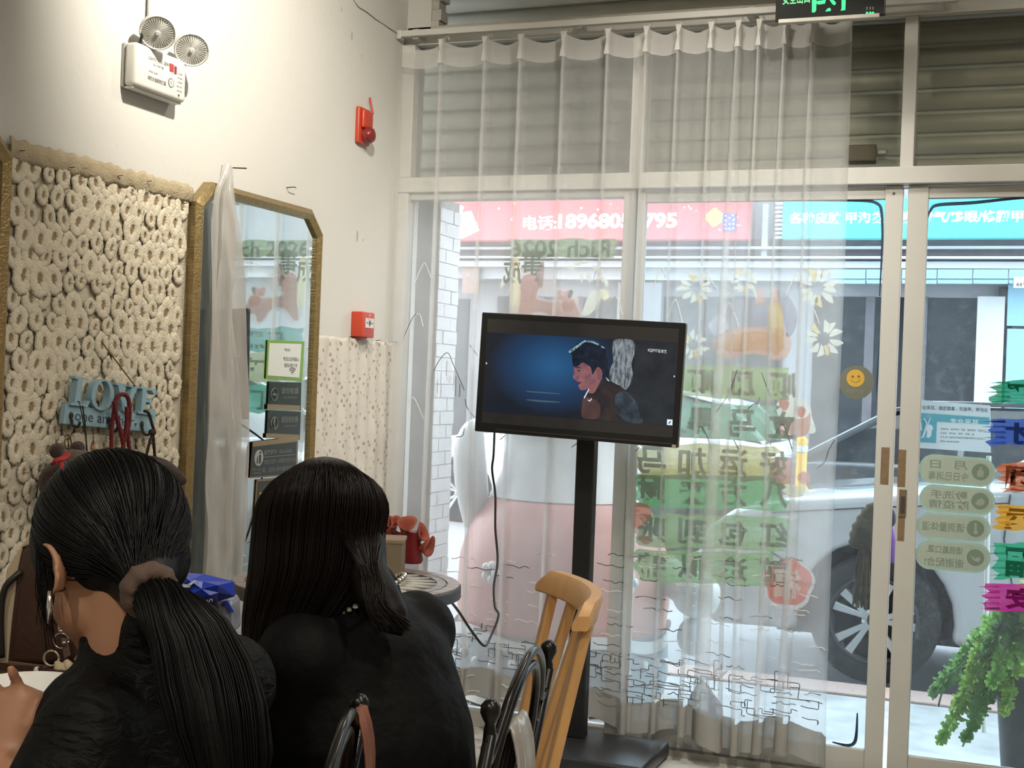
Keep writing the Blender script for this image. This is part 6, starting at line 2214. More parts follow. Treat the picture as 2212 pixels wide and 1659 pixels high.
scr('picture_hair', [(1005, 600), (1000, 540), (975, 500), (1030, 450), (1110, 405), (1210, 420), (1290, 470), (1320, 540), (1330, 640), (1340, 720), (1290, 760), (1275, 680), (1240, 650), (1210, 690), (1190, 720), (1170, 650), (1100, 610), (1060, 640), (1020, 650)], glow('screen_hair', (0.010, 0.018, 0.034), 1.0, nscale=60, col2=(0.005, 0.007, 0.014)), 0.0014)
for pl_ in ([(975, 500), (1040, 455), (1115, 405), (1120, 420), (1050, 475), (985, 520)], [(1120, 405), (1200, 412), (1250, 440), (1240, 450), (1190, 428), (1120, 420)], [(1270, 455), (1300, 470), (1296, 480), (1268, 466)]):
    scr('picture_hair_light', pl_, glow('screen_hair_light', (0.30, 0.46, 0.52), 1.0, nscale=120, col2=(0.02, 0.04, 0.06)), 0.0016)
scr('picture_eyebrow', [(1030, 655), (1060, 648), (1090, 662), (1060, 660)], glow('screen_brow', (0.03, 0.02, 0.03), 1.0), 0.0016)
scr('picture_eye', [(1050, 680), (1066, 674), (1080, 684), (1064, 690)], glow('screen_brow', (0.03, 0.02, 0.03), 1.0), 0.0016)
scr('picture_mouth', [(1052, 790), (1080, 788), (1092, 796), (1062, 804)], glow('screen_mouth', (0.10, 0.015, 0.02), 1.0), 0.0016)
for pl_ in ([(1110, 930), (1155, 848), (1160, 858), (1118, 940)], [(1140, 950), (1170, 955), (1182, 932), (1184, 950), (1165, 968)], [(1310, 740), (1340, 770), (1350, 782), (1330, 775)]):
    scr('picture_collar', pl_, glow('screen_collar', (0.55, 0.62, 0.68), 1.0), 0.0016, False)
M_SW = glow('screen_white', (0.50, 0.53, 0.56), 1.0)
a_, c_ = tp(1700, 512, TY - 0.003), tp(1785, 518, TY - 0.003)
text_on('picture_logo', 'iQIYI', a_, (c_ - a_).normalized(), (0, 0, 1), (c_ - a_).length, 0.0115, M_SW, tv, bold=0.02)
a_, c_ = tp(1792, 518, TY - 0.003), tp(1872, 524, TY - 0.003)
text_on('picture_logo', '爱奇艺', a_, (c_ - a_).normalized(), (0, 0, 1), (c_ - a_).length, 0.0115, M_SW, tv, bold=0.01)
scr('picture_icon', [(1876, 1130), (1926, 1134), (1924, 1186), (1874, 1182)], glow('screen_icon', (0.62, 0.72, 0.80), 1.0), 0.0016, False)
scr('picture_icon_pen', [(1886, 1170), (1904, 1146), (1912, 1152), (1894, 1174)], glow('screen_icon_ink', (0.01, 0.02, 0.05), 1.0), 0.0020, False)
for (x, y) in ((216, 616), (1942, 736)):
    scr('picture_pixel', [(x - 5, y - 7), (x + 5, y - 7), (x + 5, y + 7), (x - 5, y + 7)], M_SW, 0.0016)

# stand
ztv = tp(1050, 900, TY).z
BT = FLOOR + 0.06
pole = MB().box((xp0, PY, BT), (xp1, PY + 0.05, ztv + 0.16)).build('pole', M_STAND, tv, bevel=0.004)
MB().box((xp0 + .01, TY + 0.06, ztv - 0.06), (xp1 - .01, PY + 0.01, ztv - 0.01)).build('mount_arm', M_STAND, tv, bevel=0.004)
MB().box((xp0 + .01, TY + 0.06, ztv + 0.10), (xp1 - .01, PY + 0.01, ztv + 0.15)).build('mount_arm', M_STAND, tv, bevel=0.004)
pbx = (xp0 + xp1) / 2
base = MB()
bx0, bx1 = pbx - 0.26, onY(1428, 1600, PY).x
base.box((bx0, PY - 0.25, FLOOR + 0.006), (bx1, PY + 0.13, BT))
base.build('base_plate', mat('tv_base_black', (0.030, 0.031, 0.034), 0.35, 0.2, 0.1, 20), tv, bevel=0.012, bseg=3, smooth=True)
for (x, y) in ((bx0 + .04, PY - .21), (bx1 - .04, PY - .21), (bx0 + .04, PY + .09), (bx1 - .04, PY + .09)):
    MB().lathe((x, y, FLOOR), (0, 0, 1), [(0.015, 0), (0.015, 0.008)], 12).build('foot', M_BEZ, tv)
# power cable
cb = [tp(290, 1245, TY + .02), onY(1066, 985, -0.2), onY(1063, 1015, -0.19), onY(1070, 1070, -0.2), onY(1070, 1140, -0.22), onY(1075, 1210, -0.24), onY(1067, 1265, -0.3), onY(1069, 1310, -0.36), onY(1077, 1330, -0.4), onY(1060, 1375, -0.5), onY(1046, 1395, -0.6), onY(1020, 1365, -0.75), onY(990, 1320, -0.95), onY(968, 1294, -1.15), onY(950, 1286, -1.35)]
MB().tube(catmull(cb, 6), 0.0042, 8).build('cable', mat('cable_black', (0.010, 0.010, 0.010), 0.5), tv, smooth='all')

# ================================================================== MOSAIC TABLE IN THE CORNER
tc_ = Vector((0.655, -1.60, FLOOR))
TR_, TZ = 0.30, 0.75
g = thing('mosaic_table', tc_, 'small round mosaic-topped table in the corner by the floral cloth', 'table')
M_GROUT = mat('mosaic_grout', (0.10, 0.10, 0.10), 0.8, 0, 0.2, 60)
MB().lathe((tc_.x, tc_.y, TZ - 0.035), (0, 0, 1), [(TR_ - .01, 0), (TR_, 0.004), (TR_, 0.030), (TR_ - 0.004, 0.034), (0.0, 0.034)], 56).build('table_top', mat('table_rim_grey', (0.06, 0.065, 0.07), 0.45, 0.2, 0.2, 30), g, smooth=True)
M_TILA = mat('mosaic_rose_grey', (0.34, 0.27, 0.24), 0.35, 0, 0.25, 25)
M_TILB = mat('mosaic_grey', (0.27, 0.25, 0.23), 0.35, 0, 0.25, 25)
M_TILW = mat('mosaic_white', (0.72, 0.70, 0.63), 0.3, 0, 0.1, 25)


def sector(r0, r1, a0, a1, m, tip=False, n=3):
    pts = []
    if tip:
        am = (a0 + a1) / 2
        pts = [Vector((tc_.x + cos(a0) * r0, tc_.y + sin(a0) * r0, TZ)), Vector((tc_.x + cos(am) * r1, tc_.y + sin(am) * r1, TZ)), Vector((tc_.x + cos(a1) * r0, tc_.y + sin(a1) * r0, TZ)), Vector((tc_.x + cos(am) * r0 * .86, tc_.y + sin(am) * r0 * .86, TZ))]
    else:
        for k in range(n + 1):
            a_ = a0 + (a1 - a0) * k / n
            pts.append(Vector((tc_.x + cos(a_) * r1, tc_.y + sin(a_) * r1, TZ)))
        for k in range(n + 1):
            a_ = a1 + (a0 - a1) * k / n
            pts.append(Vector((tc_.x + cos(a_) * r0, tc_.y + sin(a_) * r0, TZ)))
    MB().prism([p_ + Vector((0, 0, -0.002)) for p_ in pts], (0, 0, 0.004 + random.uniform(0, .0006))).build('mosaic_tile', m, g)


for (r0, r1, n_, m, tip) in ((0.264, 0.295, 34, M_TILA, False), (0.236, 0.260, 30, M_TILB, False), (0.175, 0.238, 26, M_TILW, True), (0.110, 0.178, 26, M_TILW, True), (0.0, 0.10, 8, M_TILB, False)):
    for k in range(n_):
        a0 = 2 * pi * k / n_
        sector(max(r0, 0.004), r1, a0 + 0.012 / max(r1, .1) * .12, a0 + 2 * pi / n_ - 0.012 / max(r1, .1) * .12, m, tip)
M_IRON = mat('black_wrought_iron', (0.012, 0.011, 0.010), 0.28, 0.5, 0.2, 30)
for k in range(3):
    a_ = 2 * pi * k / 3 + 0.4
    d_ = Vector((cos(a_), sin(a_), 0))
    c_ = Vector((tc_.x, tc_.y, 0))
    MB().tube(catmull([c_ + d_ * .20 + Vector((0, 0, TZ - .035)), c_ + d_ * .10 + Vector((0, 0, .5)), c_ + d_ * .08 + Vector((0, 0, .3)), c_ + d_ * .22 + Vector((0, 0, FLOOR + .01))], 6), 0.010, 8).build('leg', M_IRON, g, smooth='all')
MB().tube([(tc_.x + .11 * cos(a), tc_.y + .11 * sin(a), .42) for a in [2 * pi * k / 24 for k in range(25)]], 0.006, 6).build('leg_ring', M_IRON, g)
# box and felt bouquet on it
bx = onZ(868, 1246, TZ + .002)
g = thing('storage_box', (bx.x - .06, bx.y, TZ + .002), 'plain grey-brown box standing on the mosaic table', 'box')
M_BOX = mat('box_brown_board', (0.26, 0.20, 0.14), 0.8, 0, 0.12, 30)
ux = Vector((0.93, 0.36, 0))
uy = Vector((-0.36, 0.93, 0))
c_ = Vector((bx.x, bx.y, 0)) - ux * 0.07 + uy * 0.05
MB().obox(c_ + Vector((0, 0, TZ + .002 + .045)), ux * .07, uy * .055, Vector((0, 0, .045))).build('box_body', M_BOX, g, bevel=0.003)
MB().obox(c_ + Vector((0, 0, TZ + .002 + .094)), ux * .073, uy * .058, Vector((0, 0, .006))).build('box_lid', mat('box_lid_tan', (0.33, 0.24, 0.16), 0.7, 0, 0.12, 30), g, bevel=0.003)
vz = onZ(890, 1216, TZ + .002)
g = thing('felt_bouquet', (vz.x, vz.y, TZ + .002), 'bouquet of coral and dark red felt flowers in a red vase on the mosaic table', 'bouquet')
M_COR = mat('coral_felt', (0.40, 0.105, 0.07), 0.95, 0, 0.15, 60, 0.3, 200)
M_DRF = mat('dark_red_felt', (0.16, 0.02, 0.02), 0.9, 0, 0.2, 60, 0.3, 200)
MB().lathe((vz.x, vz.y, TZ + .002), (0, 0, 1), [(0.028, 0), (0.032, 0.01), (0.024, 0.06), (0.028, 0.09), (0.026, 0.092)], 20).build('vase', mat('vase_red', (0.22, 0.015, 0.02), 0.4), g, smooth=True)
dv = (vz - CAM).dot(FW)


def lily(px, py, tx, ty, s_, m):
    """flared blossom: base pixel -> direction in picture, at the vase depth"""
    p0 = dep(px, py, dv)
    d_ = (RT * tx + UP * ty - FW * 0.35).normalized()
    u_ = d_.orthogonal().normalized()
    w_ = d_.cross(u_)
    b_ = MB()
    n_, mm = 18, 7
    vs = []
    for j in range(mm):
        h = j / (mm - 1)
        for i in range(n_):
            a_ = 2 * pi * i / n_
            rr_ = s_ * (0.10 + 0.42 * h ** 1.8) * (1 + 0.12 * sin(3 * a_) * h)
            hh = s_ * (h * 0.9 + 0.22 * h * h * cos(a_ - 0.6))
            vs.append(p0 + d_ * hh + (u_ * cos(a_) + w_ * sin(a_)) * rr_)
    fs = [(j * n_ + i, j * n_ + (i + 1) % n_, (j + 1) * n_ + (i + 1) % n_, (j + 1) * n_ + i) for j in range(mm - 1) for i in range(n_)]
    b_.add(vs, fs)
    b_.build('blossom', m, g, smooth='all', solid=0.003)
    MB().tube(catmull([p0 + d_ * .01, p0 - d_ * .02 + Vector((0, 0, -.02)), Vector((vz.x, vz.y, TZ + .09))], 5), 0.003, 6).build('stem', mat('felt_stem', (0.05, 0.07, 0.03), 0.9), g)


for (x, y, tx, ty, s_) in ((842, 1160, -0.3, 0.9, .050), (868, 1160, 0.35, 0.9, .055), (825, 1150, -0.5, 0.6, .045), (892, 1172, 0.75, 0.75, .052), (895, 1186, 0.9, 0.15, .056), (850, 1150, 0.0, 1.0, .040)):
    lily(x, y, tx, ty, s_, M_COR)
for (x, y, r_) in ((862, 1165, .020), (876, 1176, .022), (886, 1168, .018), (874, 1192, .020), (852, 1158, .016)):
    MB().ball(dep(x, y, dv + .02), (r_, r_, r_ * 1.1), 12, 8).build('berry_bud', M_DRF, g, smooth='all')

# ================================================================== WOODEN CHAIR
A_, B_ = onZ(1268, 1306, 0.885), onZ(1184, 1228, 0.885)


def wood_chair(A_, B_, label):
    """A_, B_: the two upper corners of the crest rail"""
    al = Vector((B_.x - A_.x, B_.y - A_.y, 0))
    wd_ = al.length
    al.normalize()
    nf = Vector((-al.y, al.x, 0))            # towards the seat
    M_W = mat('light_beech_wood', (0.58, 0.32, 0.12), 0.42, 0, 0.22, 5.0, 0.05, 40, stretch=(6, 6, 0.9))
    M_W2 = mat('pale_seat_wood', (0.66, 0.42, 0.19), 0.4, 0, 0.2, 5.0, 0.05, 40, stretch=(1.0, 8, 6))
    mid = Vector(((A_.x + B_.x) / 2, (A_.y + B_.y) / 2, 0))
    g_ = thing('wooden_chair', (mid.x + nf.x * .2, mid.y + nf.y * .2, FLOOR), label, 'chair')
    SZ = 0.44
    rake = 0.075

    def bp(u, z_):
        """point on the back surface: u -0.5..0.5 along the width"""
        k = (z_ - SZ) / (0.885 - SZ)
        bow = 0.055 * (1 - (2 * u) ** 2) * max(0, k)
        return mid + al * (u * wd_) + nf * (rake * (1 - k) + 0.055 - bow - 0.055) + Vector((0, 0, z_)) - nf * 0.0
    # crest rail
    n_ = 17
    vs, fs = [], []
    for i in range(n_):
        u = -0.5 + i / (n_ - 1)
        e = min(1, (0.5 - abs(u)) / 0.07)
        zt = 0.885 - 0.022 * (1 - e) ** 2
        zb = 0.836
        for (z_, f_) in ((zb, 0.016), (zb + .004, 0.020), (zt - 0.012, 0.020), (zt, 0.012), (zt, -0.008), (zt - .012, -0.014), (zb + .004, -0.014), (zb, -0.010)):
            vs.append(bp(u, z_) + nf * f_)
    for i in range(n_ - 1):
        for j in range(8):
            fs.append((i * 8 + j, i * 8 + (j + 1) % 8, (i + 1) * 8 + (j + 1) % 8, (i + 1) * 8 + j))
    fs.append(tuple(range(7, -1, -1)))
    fs.append(tuple(range((n_ - 1) * 8, n_ * 8)))
    MB().add(vs, fs).build('crest_rail', M_W, g_, smooth=True)
    for i in range(5):
        u = -0.42 + 0.84 * i / 4
        w2 = 0.019 if i in (0, 4) else 0.016
        pts = [bp(u, SZ - 0.01), bp(u, 0.6), bp(u, 0.845)]
        b_ = MB()
        vs, fs = [], []
        for p_ in pts:
            for (a_, c_) in ((-1, -1), (1, -1), (1, 1), (-1, 1)):
                vs.append(p_ + al * (a_ * w2) + nf * (c_ * 0.010))
        for j in range(2):
            for q in range(4):
                fs.append((j * 4 + q, j * 4 + (q + 1) % 4, (j + 1) * 4 + (q + 1) % 4, (j + 1) * 4 + q))
        fs += [(3, 2, 1, 0), (8, 9, 10, 11)]
        b_.add(vs, fs)
        b_.build('back_slat' if i not in (0, 4) else 'back_post', M_W, g_, bevel=0.004)
    sc_ = mid + nf * (rake + 0.19)
    out_ = []
    for k in range(28):
        a_ = 2 * pi * k / 28
        ca, sa = cos(a_), sin(a_)
        r_ = 1 / (abs(ca) ** 4 + abs(sa) ** 4) ** 0.25
        out_.append(sc_ + al * (ca * r_ * wd_ * 0.5) + nf * (sa * r_ * 0.215) + Vector((0, 0, SZ - 0.03)))
    MB().prism(out_, (0, 0, 0.03)).build('seat', M_W2, g_, bevel=0.006)
    for (sx_, sy_) in ((-1, -1), (1, -1), (1, 1), (-1, 1)):
        t_ = sc_ + al * (sx_ * wd_ * .38) + nf * (sy_ * .16) + Vector((0, 0, SZ - .03))
        f_ = sc_ + al * (sx_ * wd_ * .46) + nf * (sy_ * .20) + Vector((0, 0, FLOOR))
        MB().tube([t_, t_.lerp(f_, .5), f_], [0.019, 0.018, 0.014], 10).build('leg', M_W, g_, smooth=True)
    for sx_ in (-1, 1):
        MB().tube([sc_ + al * (sx_ * wd_ * .42) - nf * .18 + Vector((0, 0, .2)), sc_ + al * (sx_ * wd_ * .42) + nf * .18 + Vector((0, 0, .2))], 0.009, 8).build('stretcher', M_W, g_)
    return g_


wood_chair(A_, B_, 'light wooden chair with curved crest rail and slats in front of the television stand')
# second one, of which only the edge of the crest shows at the right
E_ = onZ(2206, 1400, 0.86)
wood_chair(Vector((E_.x + 0.045, E_.y - 0.02, 0)), Vector((E_.x + 0.285, E_.y + 0.33, 0)), 'light wooden chair cut off at the right picture edge before the fern')


# ================================================================== IRON CHAIRS
def iron_chair(P0, P1, label, zt=0.85):
    """P0 near post, P1 far post (plan); faces left of P0->P1"""
    al = Vector((P1.x - P0.x, P1.y - P0.y, 0))
    w_ = al.length
    al.normalize()
    nf = Vector((-al.y, al.x, 0))
    mid = Vector(((P0.x + P1.x) / 2, (P0.y + P1.y) / 2, 0))
    g_ = thing('iron_chair', (mid.x + nf.x * .2, mid.y + nf.y * .2, FLOOR), label, 'chair', 'black iron chairs')
    SZ = 0.43

    def bp(u, z_, off=0.0):
        k = (z_ - SZ) / (zt - SZ)
        return mid + al * (u * w_) + nf * (0.07 * (1 - k) + off) + Vector((0, 0, z_))

    def loop(name, pts, r_, closed=False, n=6):
        return MB().tube(catmull([bp(u, z_) for u, z_ in pts], n), r_, 8).build(name, M_IRON, g_, smooth='all')
    for s_ in (-1, 1):
        MB().tube([bp(s_ * .5, zt - .02), bp(s_ * .5, SZ), mid + al * (s_ * w_ * .52) + nf * 0.05 + Vector((0, 0, FLOOR))], [0.0092, 0.0092, 0.009], 10).build('back_post', M_IRON, g_, smooth='all')
        MB().lathe(bp(s_ * .5, zt - .03), (0, 0, 1), [(0.009, 0), (0.008, 0.016), (0.0065, 0.022), (0.010, 0.028), (0.0135, 0.036), (0.0128, 0.046), (0.007, 0.053), (0, 0.055)], 16).build('finial', M_IRON, g_, smooth='all')
    loop('top_arch', [(-.5, zt - .05), (-.46, zt - .062), (-.40, zt - .052), (-.28, zt + .004), (-.12, zt + .038), (0, zt + .046), (.12, zt + .038), (.28, zt + .004), (.40, zt - .052), (.46, zt - .062), (.5, zt - .05)], 0.0068)
    loop('inner_arch', [(-.34, SZ + .02), (-.36, zt - .2), (-.30, zt - .06), (-.16, zt + .008), (0, zt + .024), (.16, zt + .008), (.30, zt - .06), (.36, zt - .2), (.34, SZ + .02)], 0.0068)
    for s_ in (-1, 1):
        loop('side_loop', [(s_ * .47, zt - .30), (s_ * .46, zt - .15), (s_ * .43, zt - .10), (s_ * .39, zt - .14), (s_ * .38, zt - .22), (s_ * .41, zt - .25), (s_ * .43, zt - .23)], 0.006)
        loop('scroll', [(s_ * .04, SZ + .02), (s_ * .06, SZ + .16), (s_ * .16, SZ + .26), (s_ * .24, SZ + .24), (s_ * .24, SZ + .17), (s_ * .18, SZ + .15), (s_ * .15, SZ + .18)], 0.0065)
        loop('scroll', [(s_ * .10, SZ + .22), (s_ * .05, SZ + .30), (s_ * .10, SZ + .36), (s_ * .16, SZ + .33), (s_ * .14, SZ + .28)], 0.006)
    loop('lower_rail', [(-.5, SZ + .03), (0, SZ + .03), (.5, SZ + .03)], 0.008)
    sc_ = mid + nf * 0.27
    ringp = []
    for k in range(33):
        a_ = 2 * pi * k / 32
        ca, sa = cos(a_), sin(a_)
        r_ = 1 / (abs(ca) ** 3 + abs(sa) ** 3) ** (1 / 3)
        ringp.append(sc_ + al * (ca * r_ * w_ * .5) + nf * (sa * r_ * .205) + Vector((0, 0, SZ)))
    MB().tube(ringp, 0.009, 8).build('seat_frame', M_IRON, g_, smooth='all')
    MB().prism([p_ - Vector((0, 0, 0.012)) for p_ in ringp[:-1]], (0, 0, 0.026)).build('seat', mat('chair_seat_wood', (0.42, 0.27, 0.13), 0.5, 0, 0.2, 8), g_, bevel=0.005)
    for s_ in (-1, 1):
        MB().tube([sc_ + al * (s_ * w_ * .42) + nf * .17 + Vector((0, 0, SZ)), sc_ + al * (s_ * w_ * .46) + nf * .20 + Vector((0, 0, FLOOR))], 0.010, 10).build('front_leg', M_IRON, g_, smooth='all')
    MB().tube([bp(-.5, .15), sc_ + al * (-w_ * .45) + nf * .19 + Vector((0, 0, .15))], 0.007, 8).build('stretcher', M_IRON, g_)
    MB().tube([bp(.5, .15), sc_ + al * (w_ * .45) + nf * .19 + Vector((0, 0, .15))], 0.007, 8).build('stretcher', M_IRON, g_)
    return g_, bp, nf, al


CR0, CR1 = onZ(1068, 1534, 0.86), onZ(1192, 1402, 0.86)
chR = iron_chair(CR0, CR1, 'black iron chair with arched back behind the long-haired person')
CL1 = onZ(784, 1522, 0.86)
al_ = Vector((CR1.x - CR0.x, CR1.y - CR0.y, 0))
CL0 = onZ(668, 1745, 0.86)
chL = iron_chair(CL0, CL1, 'black iron chair with a brown scarf behind the person with the ponytail')


def drape(name, part, bpf, nf, u0, u1, ztop, zbot_, m, label, cat, seed):
    g_ = thing(name, bpf((u0 + u1) / 2, zbot_, -0.02), label, cat)

    def f_(u, v):
        # v 0..1 : back side up, over the top, down the front
        uu = u0 + (u1 - u0) * (0.5 + (u - 0.5) * (0.55 + 0.45 * abs(2 * v - 1)))
        if v < 0.5:
            z_ = zbot_ + (ztop - zbot_) * (v / 0.5)
            off = -0.040
        else:
            z_ = ztop + (zbot_ + 0.06 - ztop) * ((v - 0.5) / 0.5)
            off = 0.016
        k = 1 - abs(2 * v - 1)
        off *= (1 - k ** 6)
        off += 0.008 * sin(u * 14 + seed) * (1 - k) + 0.006 * noise.noise(Vector((u * 5, v * 6, seed)))
        return bpf(uu, z_ + 0.014 * k ** 6, off)
    MB().grid(26, 40, f_).build(part, m, g_, smooth='all', solid=0.0015)
    return g_


drape('brown_scarf', 'scarf_cloth', chL[1], chL[2], 0.18, 0.48, 0.865, 0.52, mat('rust_brown_cloth', (0.17, 0.055, 0.028), 0.85, 0, 0.2, 30, 0.1, 90), 'rust-brown scarf draped over the iron chair post beside the black blouse', 'scarf', 2.0)
drape('grey_shawl', 'shawl_cloth', chR[1], chR[2], -0.30, 0.16, 0.80, 0.50, sheer('grey_silk', (0.50, 0.47, 0.42), 0.9, 0.35, gloss=0.12), 'pale grey silky cloth draped inside the arched iron chair back', 'shawl', 5.0)

# ================================================================== DINING TABLE AND WHAT STANDS ON IT
DZ = 0.755
g = thing('dining_table', (0.62, -3.05, FLOOR), 'dark wooden table along the crochet panel in front of the two people', 'table')
M_DT = mat('dark_table_wood', (0.055, 0.026, 0.014), 0.4, 0, 0.3, 6, stretch=(8, 0.8, 8))
for k in range(5):
    x0 = 0.26 + k * 0.142
    MB().box((x0, -3.95, DZ - 0.03), (x0 + 0.139, -2.44, DZ)).build('top_plank', M_DT, g, bevel=0.003)
MB().box((0.28, -3.92, DZ - 0.09), (0.94, -2.47, DZ - 0.032)).build('apron', M_DT, g, bevel=0.003)
for (x, y) in ((0.31, -3.88), (0.91, -3.88), (0.31, -2.51), (0.91, -2.51)):
    MB().tube([(x, y, DZ - 0.05), (x, y, FLOOR)], [0.03, 0.024], 10).build('leg', M_DT, g, smooth=True)

# brown handbag
hb = onZ(118, 1452, DZ)
g = thing('handbag', (hb.x, hb.y, DZ), 'dark brown leather handbag with beige edges standing on the table', 'handbag')
u_ = Vector((0.93, 0.36, 0)).normalized()
v_ = Vector((-u_.y, u_.x, 0))
dpx = (hb - CAM).dot(FW)


def hp(px, py, back=0.0):
    return dep(px, py, dpx + back)


M_BAG = mat('bag_dark_brown', (0.045, 0.020, 0.012), 0.45, 0, 0.25, 10, 0.08, 120)
M_BAGB = mat('bag_beige', (0.42, 0.33, 0.22), 0.6, 0, 0.1, 10)
bf = [(16, 1436), (24, 1350), (38, 1230), (48, 1182), (70, 1172), (150, 1160), (215, 1190), (238, 1280), (250, 1440)]
vs = [hp(x, y, 0.0) for x, y in bf] + [hp(x, y, 0.10) for x, y in bf]
n_ = len(bf)
MB().add(vs, [tuple(range(n_)), tuple(range(2 * n_ - 1, n_ - 1, -1))] + [(i, i + n_, (i + 1) % n_ + n_, (i + 1) % n_) for i in range(n_)]).build('bag_body', M_BAG, g, bevel=0.012, bseg=3, smooth=True)
for pl_, nm in (([(0, 1436), (2, 1320), (14, 1230), (42, 1184), (48, 1182), (38, 1230), (24, 1350), (16, 1436)], 'bag_gusset'), ([(40, 1186), (60, 1160), (110, 1146), (150, 1150), (150, 1166), (70, 1176)], 'bag_flap')):
    MB().prism([hp(x, y, 0.004) for x, y in pl_], FW * 0.095).build(nm, M_BAGB, g, bevel=0.004, bseg=2)
MB().tube(catmull([hp(4, 1420, -.005), hp(2, 1330, -.01), hp(10, 1272, -.012), hp(32, 1246, -.008), hp(44, 1236, 0)], 6), 0.0055, 8).build('bag_handle', mat('bag_black_handle', (0.012, 0.010, 0.009), 0.5), g, smooth='all')
MB().box((hb.x - .12, hb.y - .03, DZ), (hb.x + .10, hb.y + .08, DZ + .012)).build('bag_foot', M_BAG, g)
MB().tube([hp(18, 1432, -.006), hp(130, 1446, -.006), hp(248, 1432, -.006)], 0.004, 6).build('bag_piping', mat('bag_brown_edge', (0.10, 0.055, 0.035), 0.5), g)
# charm on a bead chain
g = thing('bag_charm', hp(135, 1458, -.02), 'bead chain charm with metal rings and cream tassels hanging on the handbag', 'charm')
M_STEEL = mat('charm_steel', (0.50, 0.45, 0.40), 0.25, 0.9, 0.1, 20)
ch = catmull([hp(121, 1282, -.02), hp(124, 1310, -.02), hp(129, 1340, -.02), hp(131, 1360, -.02)], 6)
for k in range(2):
    for i, p_ in enumerate(ch):
        MB().ball(p_ + u_ * (0.003 * (k * 2 - 1)), 0.0016, 6, 4).build('chain_bead', M_STEEL, g)


def ring_px(cx, cy, r_, tr_, m, nm):
    c_ = hp(cx, cy, -.022)
    rr_ = r_ * dpx / F
    MB().tube([c_ + RT * (rr_ * cos(a)) + UP * (rr_ * sin(a)) for a in [2 * pi * k / 22 for k in range(23)]], tr_, 6).build(nm, m, g, smooth='all')


ring_px(132, 1384, 16, 0.0016, M_STEEL, 'split_ring')
ring_px(111, 1422, 16, 0.0022, mat('charm_cream_ring', (0.42, 0.36, 0.24), 0.4, 0.5), 'split_ring')
MB().ball(hp(132, 1363, -.02), (0.005, 0.005, 0.004), 10, 8).build('bead', M_STEEL, g, smooth='all')
MB().prism([hp(x, y, -.024) for x, y in ((131, 1378), (144, 1380), (152, 1416), (138, 1424))], FW * 0.004).build('leather_tab', mat('charm_leather', (0.10, 0.06, 0.045), 0.5), g, bevel=0.001)
MB().ball(hp(138, 1389, -.028), 0.004, 10, 8).build('stud', M_STEEL, g, smooth='all')
for (x, y, tx) in ((122, 1428, 132), (134, 1432, 146), (142, 1426, 154)):
    MB().tube([hp(x, y, -.022), hp((x + tx) / 2, y + 12, -.024), hp(tx, y + 24, -.022)], [0.004, 0.009, 0.012], 10).build('tassel', mat('charm_cream', (0.45, 0.36, 0.23), 0.8, 0, 0.15, 40), g, smooth='all')
MB().ball(hp(80, 1447, -.02), 0.006, 10, 8).build('pearl', mat('pearl', (0.62, 0.58, 0.50), 0.2), g, smooth='all')
MB().ball(hp(97, 1454, -.02), 0.003, 10, 8).build('pearl', mat('pearl', (0.62, 0.58, 0.50), 0.2), g, smooth='all')
MB().tube([hp(80, 1447, -.02), hp(100, 1440, -.02), hp(111, 1438, -.02)], 0.001, 5).build('pearl_cord', M_STEEL, g)
# red packet
g = thing('red_packet', hp(190, 1432, -.03), 'small red packet with pale leafy trim lying beside the handbag', 'packet')
MB().prism([hp(x, y, -.03) for x, y in ((170, 1412), (182, 1408), (209, 1411), (206, 1424), (180, 1434))], FW * 0.02).build('packet_body', mat('packet_red', (0.42, 0.012, 0.018), 0.5), g, bevel=0.002)
MB().prism([hp(x, y, -.034) for x, y in ((160, 1424), (168, 1412), (172, 1420), (178, 1428), (166, 1440))], FW * 0.003).build('leaf_trim', mat('packet_leaf', (0.30, 0.22, 0.15), 0.7), g)
# white bowl
bw_ = onZ(62, 1488, 0.80)
g = thing('white_bowl', (bw_.x, bw_.y, DZ), 'white bowl half hidden behind the raised hand on the table', 'bowl')
MB().lathe((bw_.x, bw_.y, DZ), (0, 0, 1), [(0.035, 0.0), (0.04, 0.006), (0.07, 0.03), (0.082, 0.052), (0.080, 0.054), (0.066, 0.032), (0.02, 0.012), (0.0, 0.011)], 36).build('bowl_body', mat('white_china', (0.68, 0.67, 0.63), 0.2, 0, 0.02), g, smooth=True)
# blue shopping packet
g = thing('blue_packet', onZ(440, 1330, DZ), 'bright blue plastic packet with a white arrow leaning on the table', 'packet')
M_BLUE = mat('packet_blue', (0.012, 0.045, 0.42), 0.35, 0, 0.15, 8, 0.1, 30)
db = 2.42
fr = [(360, 1252), (383, 1236), (440, 1240), (506, 1256), (508, 1288), (470, 1300), (428, 1311), (392, 1296), (362, 1282)]
cx_, cy_ = 436, 1272
vs = [dep(cx_, cy_, db - 0.03)] + [dep(x, y, db) for x, y in fr] + [dep(cx_, cy_, db + 0.05)]
mid_ = [dep((x + cx_) / 2, (y + cy_) / 2, db - 0.022 - 0.008 * (i % 2)) for i, (x, y) in enumerate(fr)]
n_ = len(fr)
vs = vs[:1] + mid_ + vs[1:]
fs = [(0, 1 + i, 1 + (i + 1) % n_) for i in range(n_)] + [(1 + i, 1 + n_ + i, 1 + n_ + (i + 1) % n_, 1 + (i + 1) % n_) for i in range(n_)] + [(1 + n_ + i, 1 + 2 * n_, 1 + n_ + (i + 1) % n_) for i in range(n_)]
MB().add(vs, fs).build('packet_body', M_BLUE, g)
M_PWH = mat('packet_white_print', (0.66, 0.68, 0.74), 0.4)


def bq(x, y):
    return dep(x, y, db - 0.034)


